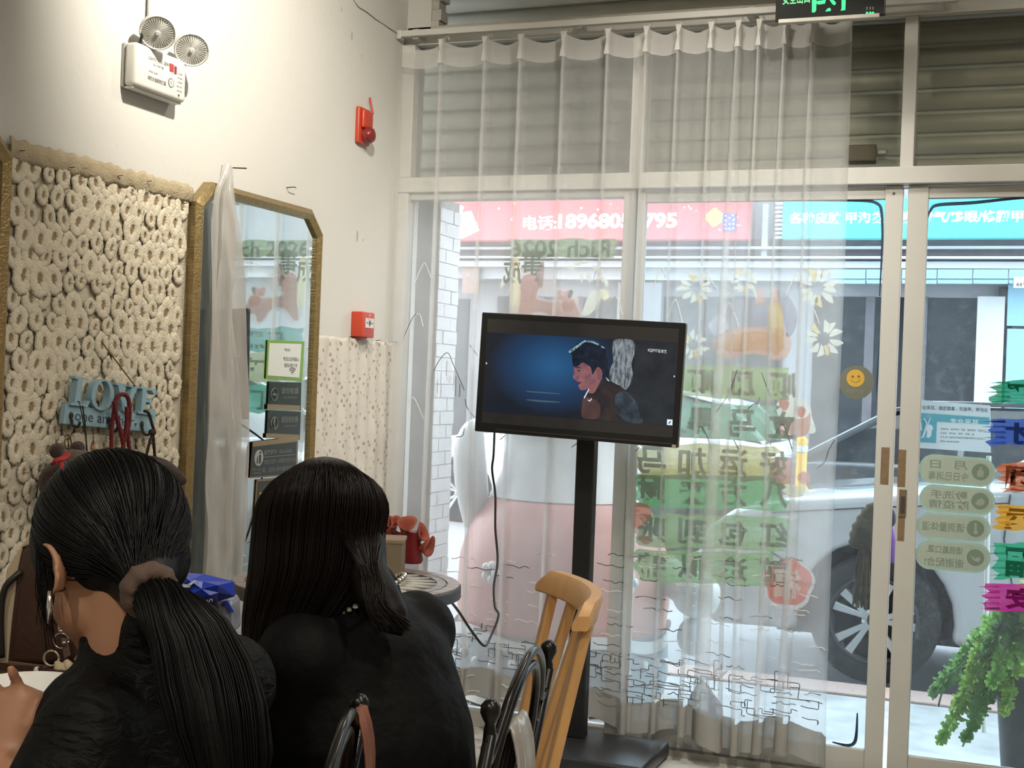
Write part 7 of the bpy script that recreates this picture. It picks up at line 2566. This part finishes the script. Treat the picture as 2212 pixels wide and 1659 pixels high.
for pl_ in ([(366, 1248), (374, 1247), (399, 1263), (394, 1268)], [(372, 1264), (412, 1262), (410, 1269), (372, 1268)], [(408, 1268), (402, 1264), (420, 1253), (425, 1254)]):
    MB().prism([bq(x, y) for x, y in pl_], FW * 0.001).build('arrow_print', M_PWH, g)
text_on('lettering', 'UTOTIA', bq(459, 1293), -(bq(459, 1293) - bq(416, 1301)).normalized(), -UP, (bq(459, 1293) - bq(416, 1301)).length, 0.005, M_PWH, g, bold=0.02)
MB().prism([dep(x, y, db + .03) for x, y in ((370, 1290), (500, 1296), (505, 1372), (380, 1372))], FW * 0.08).build('packet_lower', mat('packet_clear_grey', (0.16, 0.17, 0.20), 0.25, 0, 0.4, 12), g, bevel=0.01)
MB().prism([dep(x, y, db + .026) for x, y in ((480, 1298), (490, 1297), (506, 1322), (500, 1324))], FW * 0.003).build('blue_strip', M_BLUE, g)
# ================================================================== PEOPLE
def organic(name, mb, voxel, it, m, parent, kind=None, label=None):
    """fuse overlapping closed shapes into one continuous skin"""
    me = bpy.data.meshes.new('tmp')
    me.from_pydata([v for v in mb.v], [], mb.f)
    bm = bmesh.new()
    bm.from_mesh(me)
    bmesh.ops.recalc_face_normals(bm, faces=bm.faces)
    bm.to_mesh(me)
    bm.free()
    o = bpy.data.objects.new('tmp', me)
    COL.objects.link(o)
    r_ = o.modifiers.new('r', 'REMESH')
    r_.mode = 'VOXEL'
    r_.voxel_size = voxel
    s_ = o.modifiers.new('s', 'SMOOTH')
    s_.factor = 0.6
    s_.iterations = it
    dg = bpy.context.evaluated_depsgraph_get()
    dg.update()
    ev = bpy.data.meshes.new_from_object(o.evaluated_get(dg))
    out = MB()
    out.v = [Vector(v.co) for v in ev.vertices]
    out.f = [tuple(p.vertices) for p in ev.polygons]
    out.mi = [0] * len(out.f)
    bpy.data.objects.remove(o)
    bpy.data.meshes.remove(me)
    bpy.data.meshes.remove(ev)
    return out.build(name, m, parent, smooth='all', kind=kind, label=label)


def chain(mb, pts, radii, n=10):
    """dense overlapping balls between joints: a tapering limb"""
    for i in range(len(pts) - 1):
        a, c = Vector(pts[i]), Vector(pts[i + 1])
        ra, rc = radii[i], radii[i + 1]
        k = max(2, int((c - a).length / (min(ra, rc) * 0.45)))
        for j in range(k + 1):
            t = j / k
            mb.ball(a.lerp(c, t), ra + (rc - ra) * t, n, 7)


def slab(mb, pts, sizes, ax, ay, az, steps=7):
    """dense overlapping ellipsoids between stations; sizes (half width, half depth, half height)"""
    for i in range(len(pts) - 1):
        for j in range(steps + 1):
            t = j / steps
            p = Vector(pts[i]).lerp(Vector(pts[i + 1]), t)
            s = [sizes[i][q] + (sizes[i + 1][q] - sizes[i][q]) * t for q in range(3)]
            mb.ball(p, s, 18, 10, axes=(ax, ay, az))


M_SKIN = mat('warm_skin', (0.37, 0.185, 0.105), 0.5, 0, 0.08, 12, 0.04, 120)
M_HAIR = mat('black_hair', (0.004, 0.0038, 0.0038), 0.5, 0, 0.2, 60, 0.1, 150, spec=0.15)
M_HAIRB = mat('dark_brown_hair', (0.005, 0.0036, 0.0032), 0.5, 0, 0.3, 60, 0.1, 150, spec=0.15)
M_STR = mat('hair_strand_black', (0.005, 0.0048, 0.0048), 0.42, 0, 0.3, 80, spec=0.15)
M_STRB = mat('hair_strand_brown', (0.008, 0.005, 0.004), 0.40, 0, 0.3, 80, spec=0.17)


def crinkle():
    m, t, out = nt('black_crinkled_shirt')
    p = node(t, 'BsdfPrincipled', Roughness=0.62)
    p.inputs['Base Color'].default_value = (0.0030, 0.0034, 0.0032, 1)
    tc = node(t, 'TexCoord')
    mp = node(t, 'Mapping')
    mp.inputs['Scale'].default_value = (20, 34, 62)
    L(t, tc.outputs['Object'], mp.inputs[0])
    n1 = node(t, 'TexNoise', Scale=1.0, Detail=3.0, Distortion=1.2)
    L(t, mp.outputs[0], n1.inputs['Vector'])
    b = node(t, 'Bump', Strength=0.8, Distance=0.010)
    L(t, n1.outputs['Fac'], b.inputs['Height'])
    L(t, b.outputs[0], p.inputs['Normal'])
    p.inputs['Specular IOR Level'].default_value = 0.13
    L(t, p.outputs[0], out.inputs[0])
    return m


M_SHIRTA = crinkle()
M_SHIRTB = mat('black_satin_blouse', (0.0026, 0.0023, 0.0022), 0.65, 0, 0.15, 6, 0.8, 20, spec=0.11)
M_TROU = mat('dark_trousers', (0.012, 0.012, 0.015), 0.8, 0, 0.15, 30)
M_SHOE = mat('dark_shoe', (0.010, 0.010, 0.010), 0.45)
ZA = Vector((0, 0, 1))


def head_prims(b, Hc, f, r, u):
    b.ball(Hc, (0.074, 0.092, 0.086), 20, 14, axes=(r, f, u))
    b.ball(Hc + f * 0.036 - u * 0.052, (0.060, 0.060, 0.070), 18, 12, axes=(r, f, u))
    b.ball(Hc + f * 0.020 - u * 0.078, (0.056, 0.050, 0.040), 18, 12, axes=(r, f, u))
    b.ball(Hc + f * 0.066 - u * 0.104, (0.026, 0.022, 0.020), 14, 10, axes=(r, f, u))
    b.ball(Hc + f * 0.092 - u * 0.038, (0.010, 0.014, 0.022), 12, 8, axes=(r, f, u))
    b.ball(Hc + f * 0.102 - u * 0.050, (0.014, 0.012, 0.010), 12, 8, axes=(r, f, u))
    b.ball(Hc + f * 0.086 - u * 0.080, (0.020, 0.010, 0.008), 12, 8, axes=(r, f, u))
    for s in (-1, 1):
        b.ball(Hc + r * (s * 0.028) + f * 0.078 - u * 0.004, (0.020, 0.010, 0.008), 12, 8, axes=(r, f, u))
        e0 = Hc + r * (s * (0.0755 if s < 0 else 0.068)) - f * 0.008 - u * 0.030
        b.ball(e0, (0.006, 0.018, 0.030), 12, 8, axes=(r, (f * -0.95 + r * s * 0.3).normalized(), u))
        b.tube([e0 + r * (s * 0.006) + (f * (-0.017 * cos(a)) * 1 + u * (0.028 * sin(a))) + r * (s * 0.006) for a in [-1.9 + 3.8 * k / 12 for k in range(13)]], 0.0042, 8)


def face_parts(Hc, f, r, u, parent, person):
    for s in (-1, 1):
        c = Hc + r * (s * 0.029) + f * 0.083 - u * 0.020
        e = MB().ball(c, (0.012, 0.008, 0.008), 14, 10, axes=(r, f, u)).build('eye', mat('eye_white', (0.6, 0.57, 0.53), 0.3), parent, smooth='all')
        MB().ball(c + f * 0.0055, (0.0055, 0.004, 0.0055), 12, 8, axes=(r, f, u)).build('iris', mat('eye_dark', (0.02, 0.012, 0.008), 0.2), e, smooth='all')
        MB().tube([Hc + r * (s * x) + f * (0.088 - abs(x - .03) * .25) + u * z for x, z in ((0.012, 0.001), (0.028, 0.006), (0.044, 0.0))], [0.002, 0.003, 0.0015], 6).build('eyebrow', M_HAIR, parent)
    MB().tube([Hc + r * x + f * (0.0955 - abs(x) * .45) - u * 0.080 for x in (-0.020, -0.01, 0, 0.01, 0.020)], [0.002, 0.0042, 0.004, 0.0042, 0.002], 8).build('lips', mat('lip_skin', (0.36, 0.10, 0.08), 0.4), parent, smooth='all')


def hand_prims(b, wrist, fdir, side, nrm, fingers, palm=0.085):
    """palm slab from wrist along fdir; fingers: list of (lateral offset, joints)"""
    for j in range(7):
        t = j / 6
        b.ball(wrist + fdir * (palm * t * 0.9), (0.026 + 0.014 * min(1, t * 1.6), 0.020, 0.014), 14, 8, axes=(side, fdir, nrm))
    for pts, r0 in fingers:
        k = len(pts)
        chain(b, pts, [r0 * (1 - 0.10 * i) for i in range(k)], 10)


def strands(name, paths, r, m, parent, seed=1):
    b = MB()
    for p in paths:
        b.tube(p, [r * (0.5 + 0.5 * sin(pi * min(1, 0.15 + 0.85 * i / (len(p) - 1)))) for i in range(len(p))], 3, cap=False)
    return b.build(name, m, parent, smooth='all', kind='stuff')


def legs(b, bt, bs, hip, d, r, knee_off, parent, gz=FLOOR):
    """seated legs for skin b, trousers bt, shoes bs"""
    for s in (-1, 1):
        h0 = hip + r * (s * 0.085)
        kn = h0 + d * knee_off + Vector((0, 0, -0.02))
        an = kn + d * -0.04 + Vector((0, 0, -(kn.z - gz - 0.08)))
        chain(b, [h0, kn, kn.lerp(an, 0.35), an], [0.070, 0.050, 0.050, 0.034], 10)
        chain(b, [an, an + d * 0.10 + Vector((0, 0, -0.045))], [0.032, 0.024], 10)
        chain(bt, [h0, kn, kn.lerp(an, 0.4), an + Vector((0, 0, 0.04))], [0.086, 0.064, 0.062, 0.052], 10)
        f0 = Vector((an.x, an.y, gz + 0.036))
        for j in range(6):
            bs.ball(f0 + d * (-0.03 + 0.17 * j / 5), (0.036, 0.036, 0.034 - 0.003 * j), 12, 8, axes=(r, d, ZA))


# ------------------------------------------------------------------ person with the ponytail
dA = Vector((-sin(radians(70)), cos(radians(70)), 0))
rA = Vector((dA.y, -dA.x, 0))
HA = dep(236, 1166, 1.55)
fA = (dA * cos(radians(24)) - ZA * sin(radians(24))).normalized()
rhA = rA.copy()
uA = rhA.cross(fA).normalized()
NA = dep(292, 1408, 1.54)
midL = (CL0 + CL1) / 2
hipA = Vector((midL.x, midL.y, 0)) + chL[2] * 0.24 + Vector((0, 0, 0.53))
pA = thing('person', (hipA.x, hipA.y, FLOOR), 'person with black ponytail and crinkled black shirt seen from behind', 'person')
shL = dep(196, 1594, 1.42)
shR = dep(488, 1478, 1.63)
wrL = dep(8, 1668, 1.46)
elL = dep(70, 1860, 1.36)
elR = shR + dA * 0.16 + rA * 0.06 + Vector((0, 0, -0.20))
wrR = elR + dA * 0.20 - rA * 0.08 + Vector((0, 0, 0.06))
b = MB()
head_prims(b, HA, fA, rhA, uA)
chain(b, [HA - uA * 0.045 - fA * 0.018, HA - uA * 0.10 + fA * 0.002 + (NA - HA) * 0.25, NA + Vector((0, 0, -0.01))], [0.052, 0.050, 0.056], 12)
slab(b, [NA + Vector((0, 0, -0.05)), NA.lerp(hipA, 0.35), NA.lerp(hipA, 0.7), hipA], [(0.060, 0.05, 0.04), (0.095, 0.075, 0.06), (0.11, 0.085, 0.07), (0.14, 0.10, 0.08)], rA, dA, ZA)
chain(b, [shL, elL], [0.044, 0.036], 10)
chain(b, [elL, wrL], [0.036, 0.027], 10)
chain(b, [shR, elR], [0.044, 0.036], 10)
chain(b, [elR, wrR], [0.036, 0.024], 10)
# raised left hand
fd = (dep(40, 1530, 1.49) - wrL).normalized()
sd = (RT - fd * RT.dot(fd)).normalized()
nm_ = fd.cross(sd).normalized()
fing = [([dep(52, 1545, 1.49), dep(48, 1508, 1.495), dep(36, 1470, 1.49), dep(24, 1447, 1.48)], 0.0100),
        ([dep(14, 1540, 1.495), dep(-8, 1500, 1.50), dep(-26, 1462, 1.50), dep(-36, 1436, 1.49)], 0.0104),
        ([dep(-18, 1552, 1.50), dep(-44, 1510, 1.51), dep(-60, 1475, 1.51), dep(-70, 1450, 1.50)], 0.0098),
        ([dep(-44, 1570, 1.51), dep(-74, 1536, 1.52), dep(-92, 1510, 1.52), dep(-102, 1490, 1.51)], 0.0086),
        ([dep(40, 1600, 1.475), dep(62, 1566, 1.47), dep(76, 1532, 1.475), dep(84, 1508, 1.48)], 0.0104)]
hand_prims(b, wrL, fd, sd, nm_, fing)
for t in range(5):
    b.ball(dep(-30 + 17 * t, 1580 - 6 * t, 1.492), 0.0145, 10, 8)
    b.ball(dep(-25 + 15 * t, 1612, 1.482), 0.017, 10, 8)
# right hand resting towards the table
fdR = (dA - ZA * 0.1).normalized()
hand_prims(b, wrR, fdR, rA, ZA, [([wrR + fdR * 0.085 + rA * q, wrR + fdR * (0.115) + rA * q * 1.1 - ZA * 0.006, wrR + fdR * (0.140 - abs(q) * .3) + rA * q * 1.1 - ZA * 0.02], 0.0088) for q in (-0.03, -0.01, 0.01, 0.03)] + [([wrR + fdR * 0.02 - rA * 0.03, wrR + fdR * 0.06 - rA * 0.055 - ZA * .01, wrR + fdR * 0.085 - rA * 0.055 - ZA * .02], 0.010)])
bt, bs = MB(), MB()
legs(b, bt, bs, hipA, dA, rA, 0.40, pA)
body = organic('body', b, 0.0055, 5, M_SKIN, pA)
face_parts(HA, fA, rhA, uA, pA, 'a')
slab(bt, [hipA, hipA + ZA * 0.08], [(0.155, 0.115, 0.09), (0.145, 0.108, 0.06)], rA, dA, ZA)
organic('trousers', bt, 0.010, 4, M_TROU, pA)
organic('shoes', bs, 0.008, 3, M_SHOE, pA)
# ring on the hand
rc_ = dep(50, 1528, 1.494)
MB().tube([rc_ + sd * (0.0112 * cos(a)) + nm_ * (0.0112 * sin(a)) for a in [2 * pi * k / 18 for k in range(19)]], 0.0012, 6).build('finger_ring', mat('ring_silver', (0.6, 0.58, 0.55), 0.2, 0.9), pA)
# shirt
b = MB()
nb_ = NA + Vector((0, 0, 0.005))
slab(b, [nb_ + ZA * -0.035, NA.lerp(hipA, 0.18), NA.lerp(hipA, 0.45), NA.lerp(hipA, 0.75), hipA + ZA * 0.02], [(0.080, 0.062, 0.035), (0.118, 0.098, 0.08), (0.140, 0.115, 0.09), (0.142, 0.110, 0.09), (0.160, 0.118, 0.07)], rA, dA, ZA)
chain(b, [nb_ + ZA * -0.03, nb_ + (HA - NA).normalized() * 0.016], [0.066, 0.062], 14)
chain(b, [dep(362, 1440, 1.51), dep(352, 1392, 1.50), dep(330, 1352, 1.485)], [0.058, 0.050, 0.034], 14)
chain(b, [NA - ZA * 0.045, shL], [0.062, 0.060], 14)
chain(b, [NA - ZA * 0.045, shR], [0.066, 0.064], 14)
chain(b, [shL, shL.lerp(elL, 0.55)], [0.064, 0.066], 14)
chain(b, [shL.lerp(elL, 0.55), shL.lerp(elL, 0.80)], [0.066, 0.060], 14)
chain(b, [shR, elR, elR.lerp(wrR, 0.5)], [0.064, 0.056, 0.048], 14)
organic('shirt', b, 0.0085, 4, M_SHIRTA, pA)
# hair cap
SCR = dep(322, 1276, 1.430)
b = MB()
b.ball(HA + uA * 0.012 - fA * 0.014, (0.0815, 0.0915, 0.0885), 28, 18, axes=(rhA, fA, uA))
b.ball(HA + uA * 0.004 + fA * 0.020, (0.079, 0.080, 0.083), 24, 16, axes=(rhA, fA, uA))
b.ball(HA - fA * 0.030 - uA * 0.034, (0.066, 0.056, 0.046), 22, 14, axes=(rhA, fA, uA))
b.ball(HA + rhA * 0.030 - fA * 0.012 - uA * 0.030, (0.056, 0.060, 0.056), 22, 14, axes=(rhA, fA, uA))
chain(b, [HA - fA * 0.045 - uA * 0.045, (HA - fA * 0.05 - uA * 0.06).lerp(SCR, 0.55), SCR], [0.048, 0.032, 0.020], 14)
organic('hair_cap', b, 0.006, 5, M_HAIR, pA)
rg = random.Random(21)
paths = []
C0 = HA + uA * 0.010 - fA * 0.010
toS = (SCR - C0)
for k in range(950):
    a = rg.uniform(-pi, pi)
    # hairline direction: ring round the face
    el = rg.uniform(0.05, 0.62)
    dr = (fA * el + (rhA * sin(a) + uA * cos(a)) * sqrt(1 - el * el))
    if dr.dot(uA) < -0.25:
        continue
    e1 = toS.normalized()
    ang = math.acos(max(-1, min(1, dr.dot(e1))))
    if ang < 0.3:
        continue
    p = []
    lift = rg.uniform(1.0, 1.025)
    n_ = 15
    for i in range(n_):
        t = i / (n_ - 1)
        q = (dr * sin((1 - t) * ang) + e1 * sin(t * ang)) / sin(ang)
        q += rhA * (0.03 * sin(t * pi) * sin(k * 1.7))
        q.normalize()
        lx, ly, lz = q.dot(rhA) / 0.0845, q.dot(fA) / 0.0955, q.dot(uA) / 0.092
        rad = lift / sqrt(lx * lx + ly * ly + lz * lz)
        pt = C0 + q * rad
        w = max(0, (t - 0.72) / 0.28)
        off = (rhA * cos(k * 2.4) + uA * sin(k * 2.4)) * 0.022
        pt = pt.lerp(SCR + off, w * w * (3 - 2 * w))
        p.append(pt)
    paths.append(p)
strands('hair_strands', paths, 0.0010, M_STR, pA)
# loose strands by the ear
paths = []
for k in range(26):
    x = rg.uniform(78, 108)
    y = rg.uniform(1150, 1210)
    p = [dep(x, y, 1.50), dep(x - 2 + rg.uniform(-5, 5), y + 60, 1.49), dep(x + rg.uniform(-8, 12), y + 130, 1.49), dep(x + 8 + rg.uniform(-14, 18), y + rg.uniform(150, 215), 1.495)]
    paths.append(catmull(p, 5))
strands('loose_strands', paths, 0.0007, M_STR, pA)
# scrunchie
ax = (dep(345, 1300, 1.40) - dep(300, 1250, 1.46)).normalized()
u_ = ax.orthogonal().normalized()
w_ = ax.cross(u_)
b = MB()
nR, nT = 40, 10
vs, fs = [], []
for i in range(nR):
    a = 2 * pi * i / nR
    d_ = u_ * cos(a) + w_ * sin(a)
    rt_ = 0.0112 * (1 + 0.09 * sin(a * 9) + 0.05 * sin(a * 17))
    for j in range(nT):
        e = 2 * pi * j / nT
        vs.append(SCR + d_ * (0.021 + rt_ * cos(e)) + ax * (rt_ * 1.25 * sin(e)))
for i in range(nR):
    for j in range(nT):
        fs.append((i * nT + j, ((i + 1) % nR) * nT + j, ((i + 1) % nR) * nT + (j + 1) % nT, i * nT + (j + 1) % nT))
b.add(vs, fs)
b.build('scrunchie', mat('brown_scrunchie', (0.075, 0.045, 0.032), 0.85, 0, 0.25, 60, 0.2, 120), pA, smooth='all')
# ponytail lying on the back
PT = [(SCR, 0.022), (dep(362, 1320, 1.405), 0.031), (dep(410, 1385, 1.395), 0.043), (dep(444, 1470, 1.385), 0.050), (dep(474, 1560, 1.37), 0.050), (dep(500, 1650, 1.36), 0.042), (dep(520, 1740, 1.37), 0.018)]
ctr = catmull([p for p, r_ in PT], 6)
rad = []
for i in range(len(PT) - 1):
    for k in range(6):
        rad.append(PT[i][1] + (PT[i + 1][1] - PT[i][1]) * k / 6)
rad.append(PT[-1][1])
b = MB()
b.tube(ctr, [r_ * 0.86 for r_ in rad], 16, flat=0.8)
organic('ponytail', b, 0.006, 4, M_HAIR, pA)
paths = []
for k in range(620):
    a = rg.uniform(0, 2 * pi)
    rr_ = rg.uniform(0.55, 1.04)
    p = []
    st = rg.choice((0, 0, 0, 4))
    for i in range(st, len(ctr), 2):
        t = (ctr[min(i + 1, len(ctr) - 1)] - ctr[max(i - 1, 0)]).normalized()
        q1 = (RT - t * RT.dot(t)).normalized()
        q2 = t.cross(q1)
        aa = a + 0.02 * i
        p.append(ctr[i] + q1 * (cos(aa) * rad[i] * rr_) + q2 * (sin(aa) * rad[i] * rr_ * 0.85))
    paths.append(p)
strands('ponytail_strands', paths, 0.0010, M_STR, pA)
# ear stud chain
er = HA - rhA * 0.090 - fA * 0.006 - uA * 0.055
MB().tube([er, er - ZA * 0.018 - fA * .002, er - ZA * 0.036], [0.002, 0.0035, 0.0015], 8).build('earring', mat('ring_silver', (0.6, 0.58, 0.55), 0.2, 0.9), pA, smooth='all')

# ------------------------------------------------------------------ person with long loose hair
dB = Vector((-sin(radians(66)), cos(radians(66)), 0))
rB = Vector((dB.y, -dB.x, 0))
HB = dep(694, 1125, 1.97)
fB = (dB * cos(radians(22)) - ZA * sin(radians(22))).normalized()
uB = rB.cross(fB).normalized()
NB = dep(784, 1300, 1.97)
midR = (CR0 + CR1) / 2
hipB = Vector((midR.x, midR.y, 0)) + chR[2] * 0.22 + Vector((0, 0, 0.53))
pB = thing('person', (hipB.x, hipB.y, FLOOR), 'person with long loose dark hair and plain black blouse seen from behind', 'person')
shLB = dep(664, 1436, 1.88)
shRB = dep(886, 1376, 2.06)
elLB = shLB + dB * 0.10 - rB * 0.03 - ZA * 0.24
wrLB = elLB + dB * 0.20 + rB * 0.05 + ZA * 0.03
elRB = shRB + dB * 0.12 + rB * 0.05 - ZA * 0.22
wrRB = elRB + dB * 0.20 - rB * 0.06 + ZA * 0.03
b = MB()
head_prims(b, HB, fB, rB, uB)
chain(b, [HB - uB * 0.045 - fB * 0.018, HB.lerp(NB, 0.6), NB], [0.052, 0.050, 0.056], 12)
slab(b, [NB + Vector((0, 0, -0.05)), NB.lerp(hipB, 0.35), NB.lerp(hipB, 0.7), hipB], [(0.12, 0.05, 0.05), (0.14, 0.09, 0.07), (0.12, 0.085, 0.07), (0.145, 0.10, 0.08)], rB, dB, ZA)
for (s_, e_, w__) in ((shLB, elLB, wrLB), (shRB, elRB, wrRB)):
    chain(b, [s_, e_], [0.044, 0.036], 10)
    chain(b, [e_, w__], [0.036, 0.024], 10)
    fdx = (dB - ZA * 0.1).normalized()
    sg_ = 1 if w__ is wrLB else -1
    hand_prims(b, w__, fdx, rB, ZA, [([w__ + fdx * 0.085 + rB * q, w__ + fdx * 0.115 + rB * q * 1.1 - ZA * 0.006, w__ + fdx * (0.140 - abs(q) * .3) + rB * q * 1.1 - ZA * 0.02], 0.0088) for q in (-0.03, -0.01, 0.01, 0.03)] + [([w__ + fdx * 0.02 + rB * 0.03 * sg_, w__ + fdx * 0.06 + rB * 0.055 * sg_ - ZA * .01, w__ + fdx * 0.085 + rB * 0.055 * sg_ - ZA * .02], 0.010)])
bt, bs = MB(), MB()
legs(b, bt, bs, hipB, dB, rB, 0.40, pB)
organic('body', b, 0.006, 5, M_SKIN, pB)
face_parts(HB, fB, rB, uB, pB, 'b')
slab(bt, [hipB, hipB + ZA * 0.08], [(0.155, 0.115, 0.09), (0.145, 0.108, 0.06)], rB, dB, ZA)
organic('trousers', bt, 0.010, 4, M_TROU, pB)
organic('shoes', bs, 0.008, 3, M_SHOE, pB)
b = MB()
slab(b, [NB + ZA * -0.030, NB.lerp(hipB, 0.20), NB.lerp(hipB, 0.45), NB.lerp(hipB, 0.75), hipB + ZA * 0.0], [(0.080, 0.060, 0.030), (0.150, 0.104, 0.08), (0.165, 0.156, 0.09), (0.160, 0.172, 0.09), (0.172, 0.175, 0.08)], rB, dB, ZA)
chain(b, [NB - ZA * 0.022, NB + (HB - NB).normalized() * 0.008], [0.068, 0.062], 14)
chain(b, [NB - ZA * 0.04, shLB], [0.062, 0.062], 14)
chain(b, [NB - ZA * 0.04, shRB], [0.062, 0.062], 14)
# gathered sleeve heads
b.ball(shLB - rB * 0.012 + ZA * 0.010, (0.062, 0.070, 0.066), 18, 12, axes=(rB, dB, ZA))
b.ball(shRB + rB * 0.012 + ZA * 0.008, (0.060, 0.068, 0.064), 18, 12, axes=(rB, dB, ZA))
chain(b, [shLB, elLB, elLB.lerp(wrLB, 0.75)], [0.070, 0.064, 0.050], 14)
chain(b, [shRB, elRB, elRB.lerp(wrRB, 0.75)], [0.068, 0.062, 0.050], 14)
organic('blouse', b, 0.0085, 4, M_SHIRTB, pB)
# beaded neckline
bd_ = []
up_ = (HB - NB).normalized()
q1 = (rB - up_ * rB.dot(up_)).normalized()
q2 = up_.cross(q1)
nk = NB + up_ * 0.012
for k in range(44):
    a = 2 * pi * k / 44
    c = nk + q1 * (0.0725 * cos(a)) + q2 * (0.0725 * sin(a)) + up_ * (-0.006)
    MB().ball(c, 0.0042, 8, 6).build('neck_bead', mat('silver_bead', (0.62, 0.60, 0.55), 0.2, 0.8), pB)
# hair: cap, long fall, one lock over the shoulder
b = MB()
b.ball(HB + uB * 0.008 - fB * 0.010, (0.080, 0.086, 0.085), 28, 18, axes=(rB, fB, uB))
b.ball(HB + fB * 0.022 + uB * 0.0, (0.079, 0.078, 0.081), 24, 16, axes=(rB, fB, uB))
zd = 1.97


def bpx(x, y, o):
    return dep(x, y, zd + o)


slab(b, [bpx(686, 1150, -0.01), bpx(676, 1235, -0.03), bpx(640, 1320, -0.04), bpx(602, 1400, -0.05), bpx(584, 1490, -0.05)], [(0.088, 0.066, 0.05), (0.090, 0.054, 0.05), (0.076, 0.044, 0.05), (0.048, 0.034, 0.05), (0.032, 0.022, 0.04)], RT, FW, UP)
chain(b, [bpx(770, 1180, -0.03), bpx(790, 1235, -0.07), bpx(815, 1285, -0.10), bpx(845, 1330, -0.115), bpx(866, 1362, -0.115)], [0.045, 0.032, 0.032, 0.026, 0.010], 14)
organic('hair_fall', b, 0.0065, 5, M_HAIRB, pB)
rg = random.Random(33)
paths = []
for k in range(1100):
    s = rg.uniform(-1, 1)
    s = math.copysign(abs(s) ** 0.72, s)
    dpth = lambda s_, k_: -0.100 * sqrt(max(0.02, 1 - s_ * s_)) * k_
    cr = 24 * rg.uniform(-1, 1)
    j = rg.uniform(-6, 6)
    o_ = rg.uniform(-0.004, 0.008)
    p = [bpx(698 + cr, 988 + abs(cr) * .08 + rg.uniform(0, 4), -0.005 + o_), bpx(699 + 104 * s + cr * .3, 1001 + 38 * s * s, dpth(s, .72) + o_), bpx(696 + 138 * s + j, 1074 + 14 * s * s, dpth(s, 1.0) + o_), bpx(688 + 140 * s + j, 1150, dpth(s, 1.0) + o_)]
    if s > 0.30 and rg.random() < 0.75:
        q = (s - 0.30) / 0.7
        w = rg.uniform(-1, 1)
        p += [bpx(772 + 40 * q + j, 1215, -0.10 + o_), bpx(790 + 32 * q + 12 * w, 1262, -0.125 + o_), bpx(816 + 26 * w, 1310, -0.140 + o_), bpx(846 + 40 * w + 8 * q, 1345 + rg.uniform(-6, 20), -0.145 + o_)]
    else:
        p += [bpx(678 + 138 * s + j, 1240, dpth(s, .85) - 0.02 + o_), bpx(640 + 112 * s + j, 1330, dpth(s, .6) - 0.035 + o_), bpx(600 + 72 * s + j, 1415, dpth(s, .5) - 0.045 + o_), bpx(584 + 50 * s + j, 1490 + rg.uniform(-20, 25), dpth(s, .35) - 0.045 + o_)]
    paths.append(catmull(p, 3))
strands('hair_strands', paths, 0.0011, M_STRB, pB)
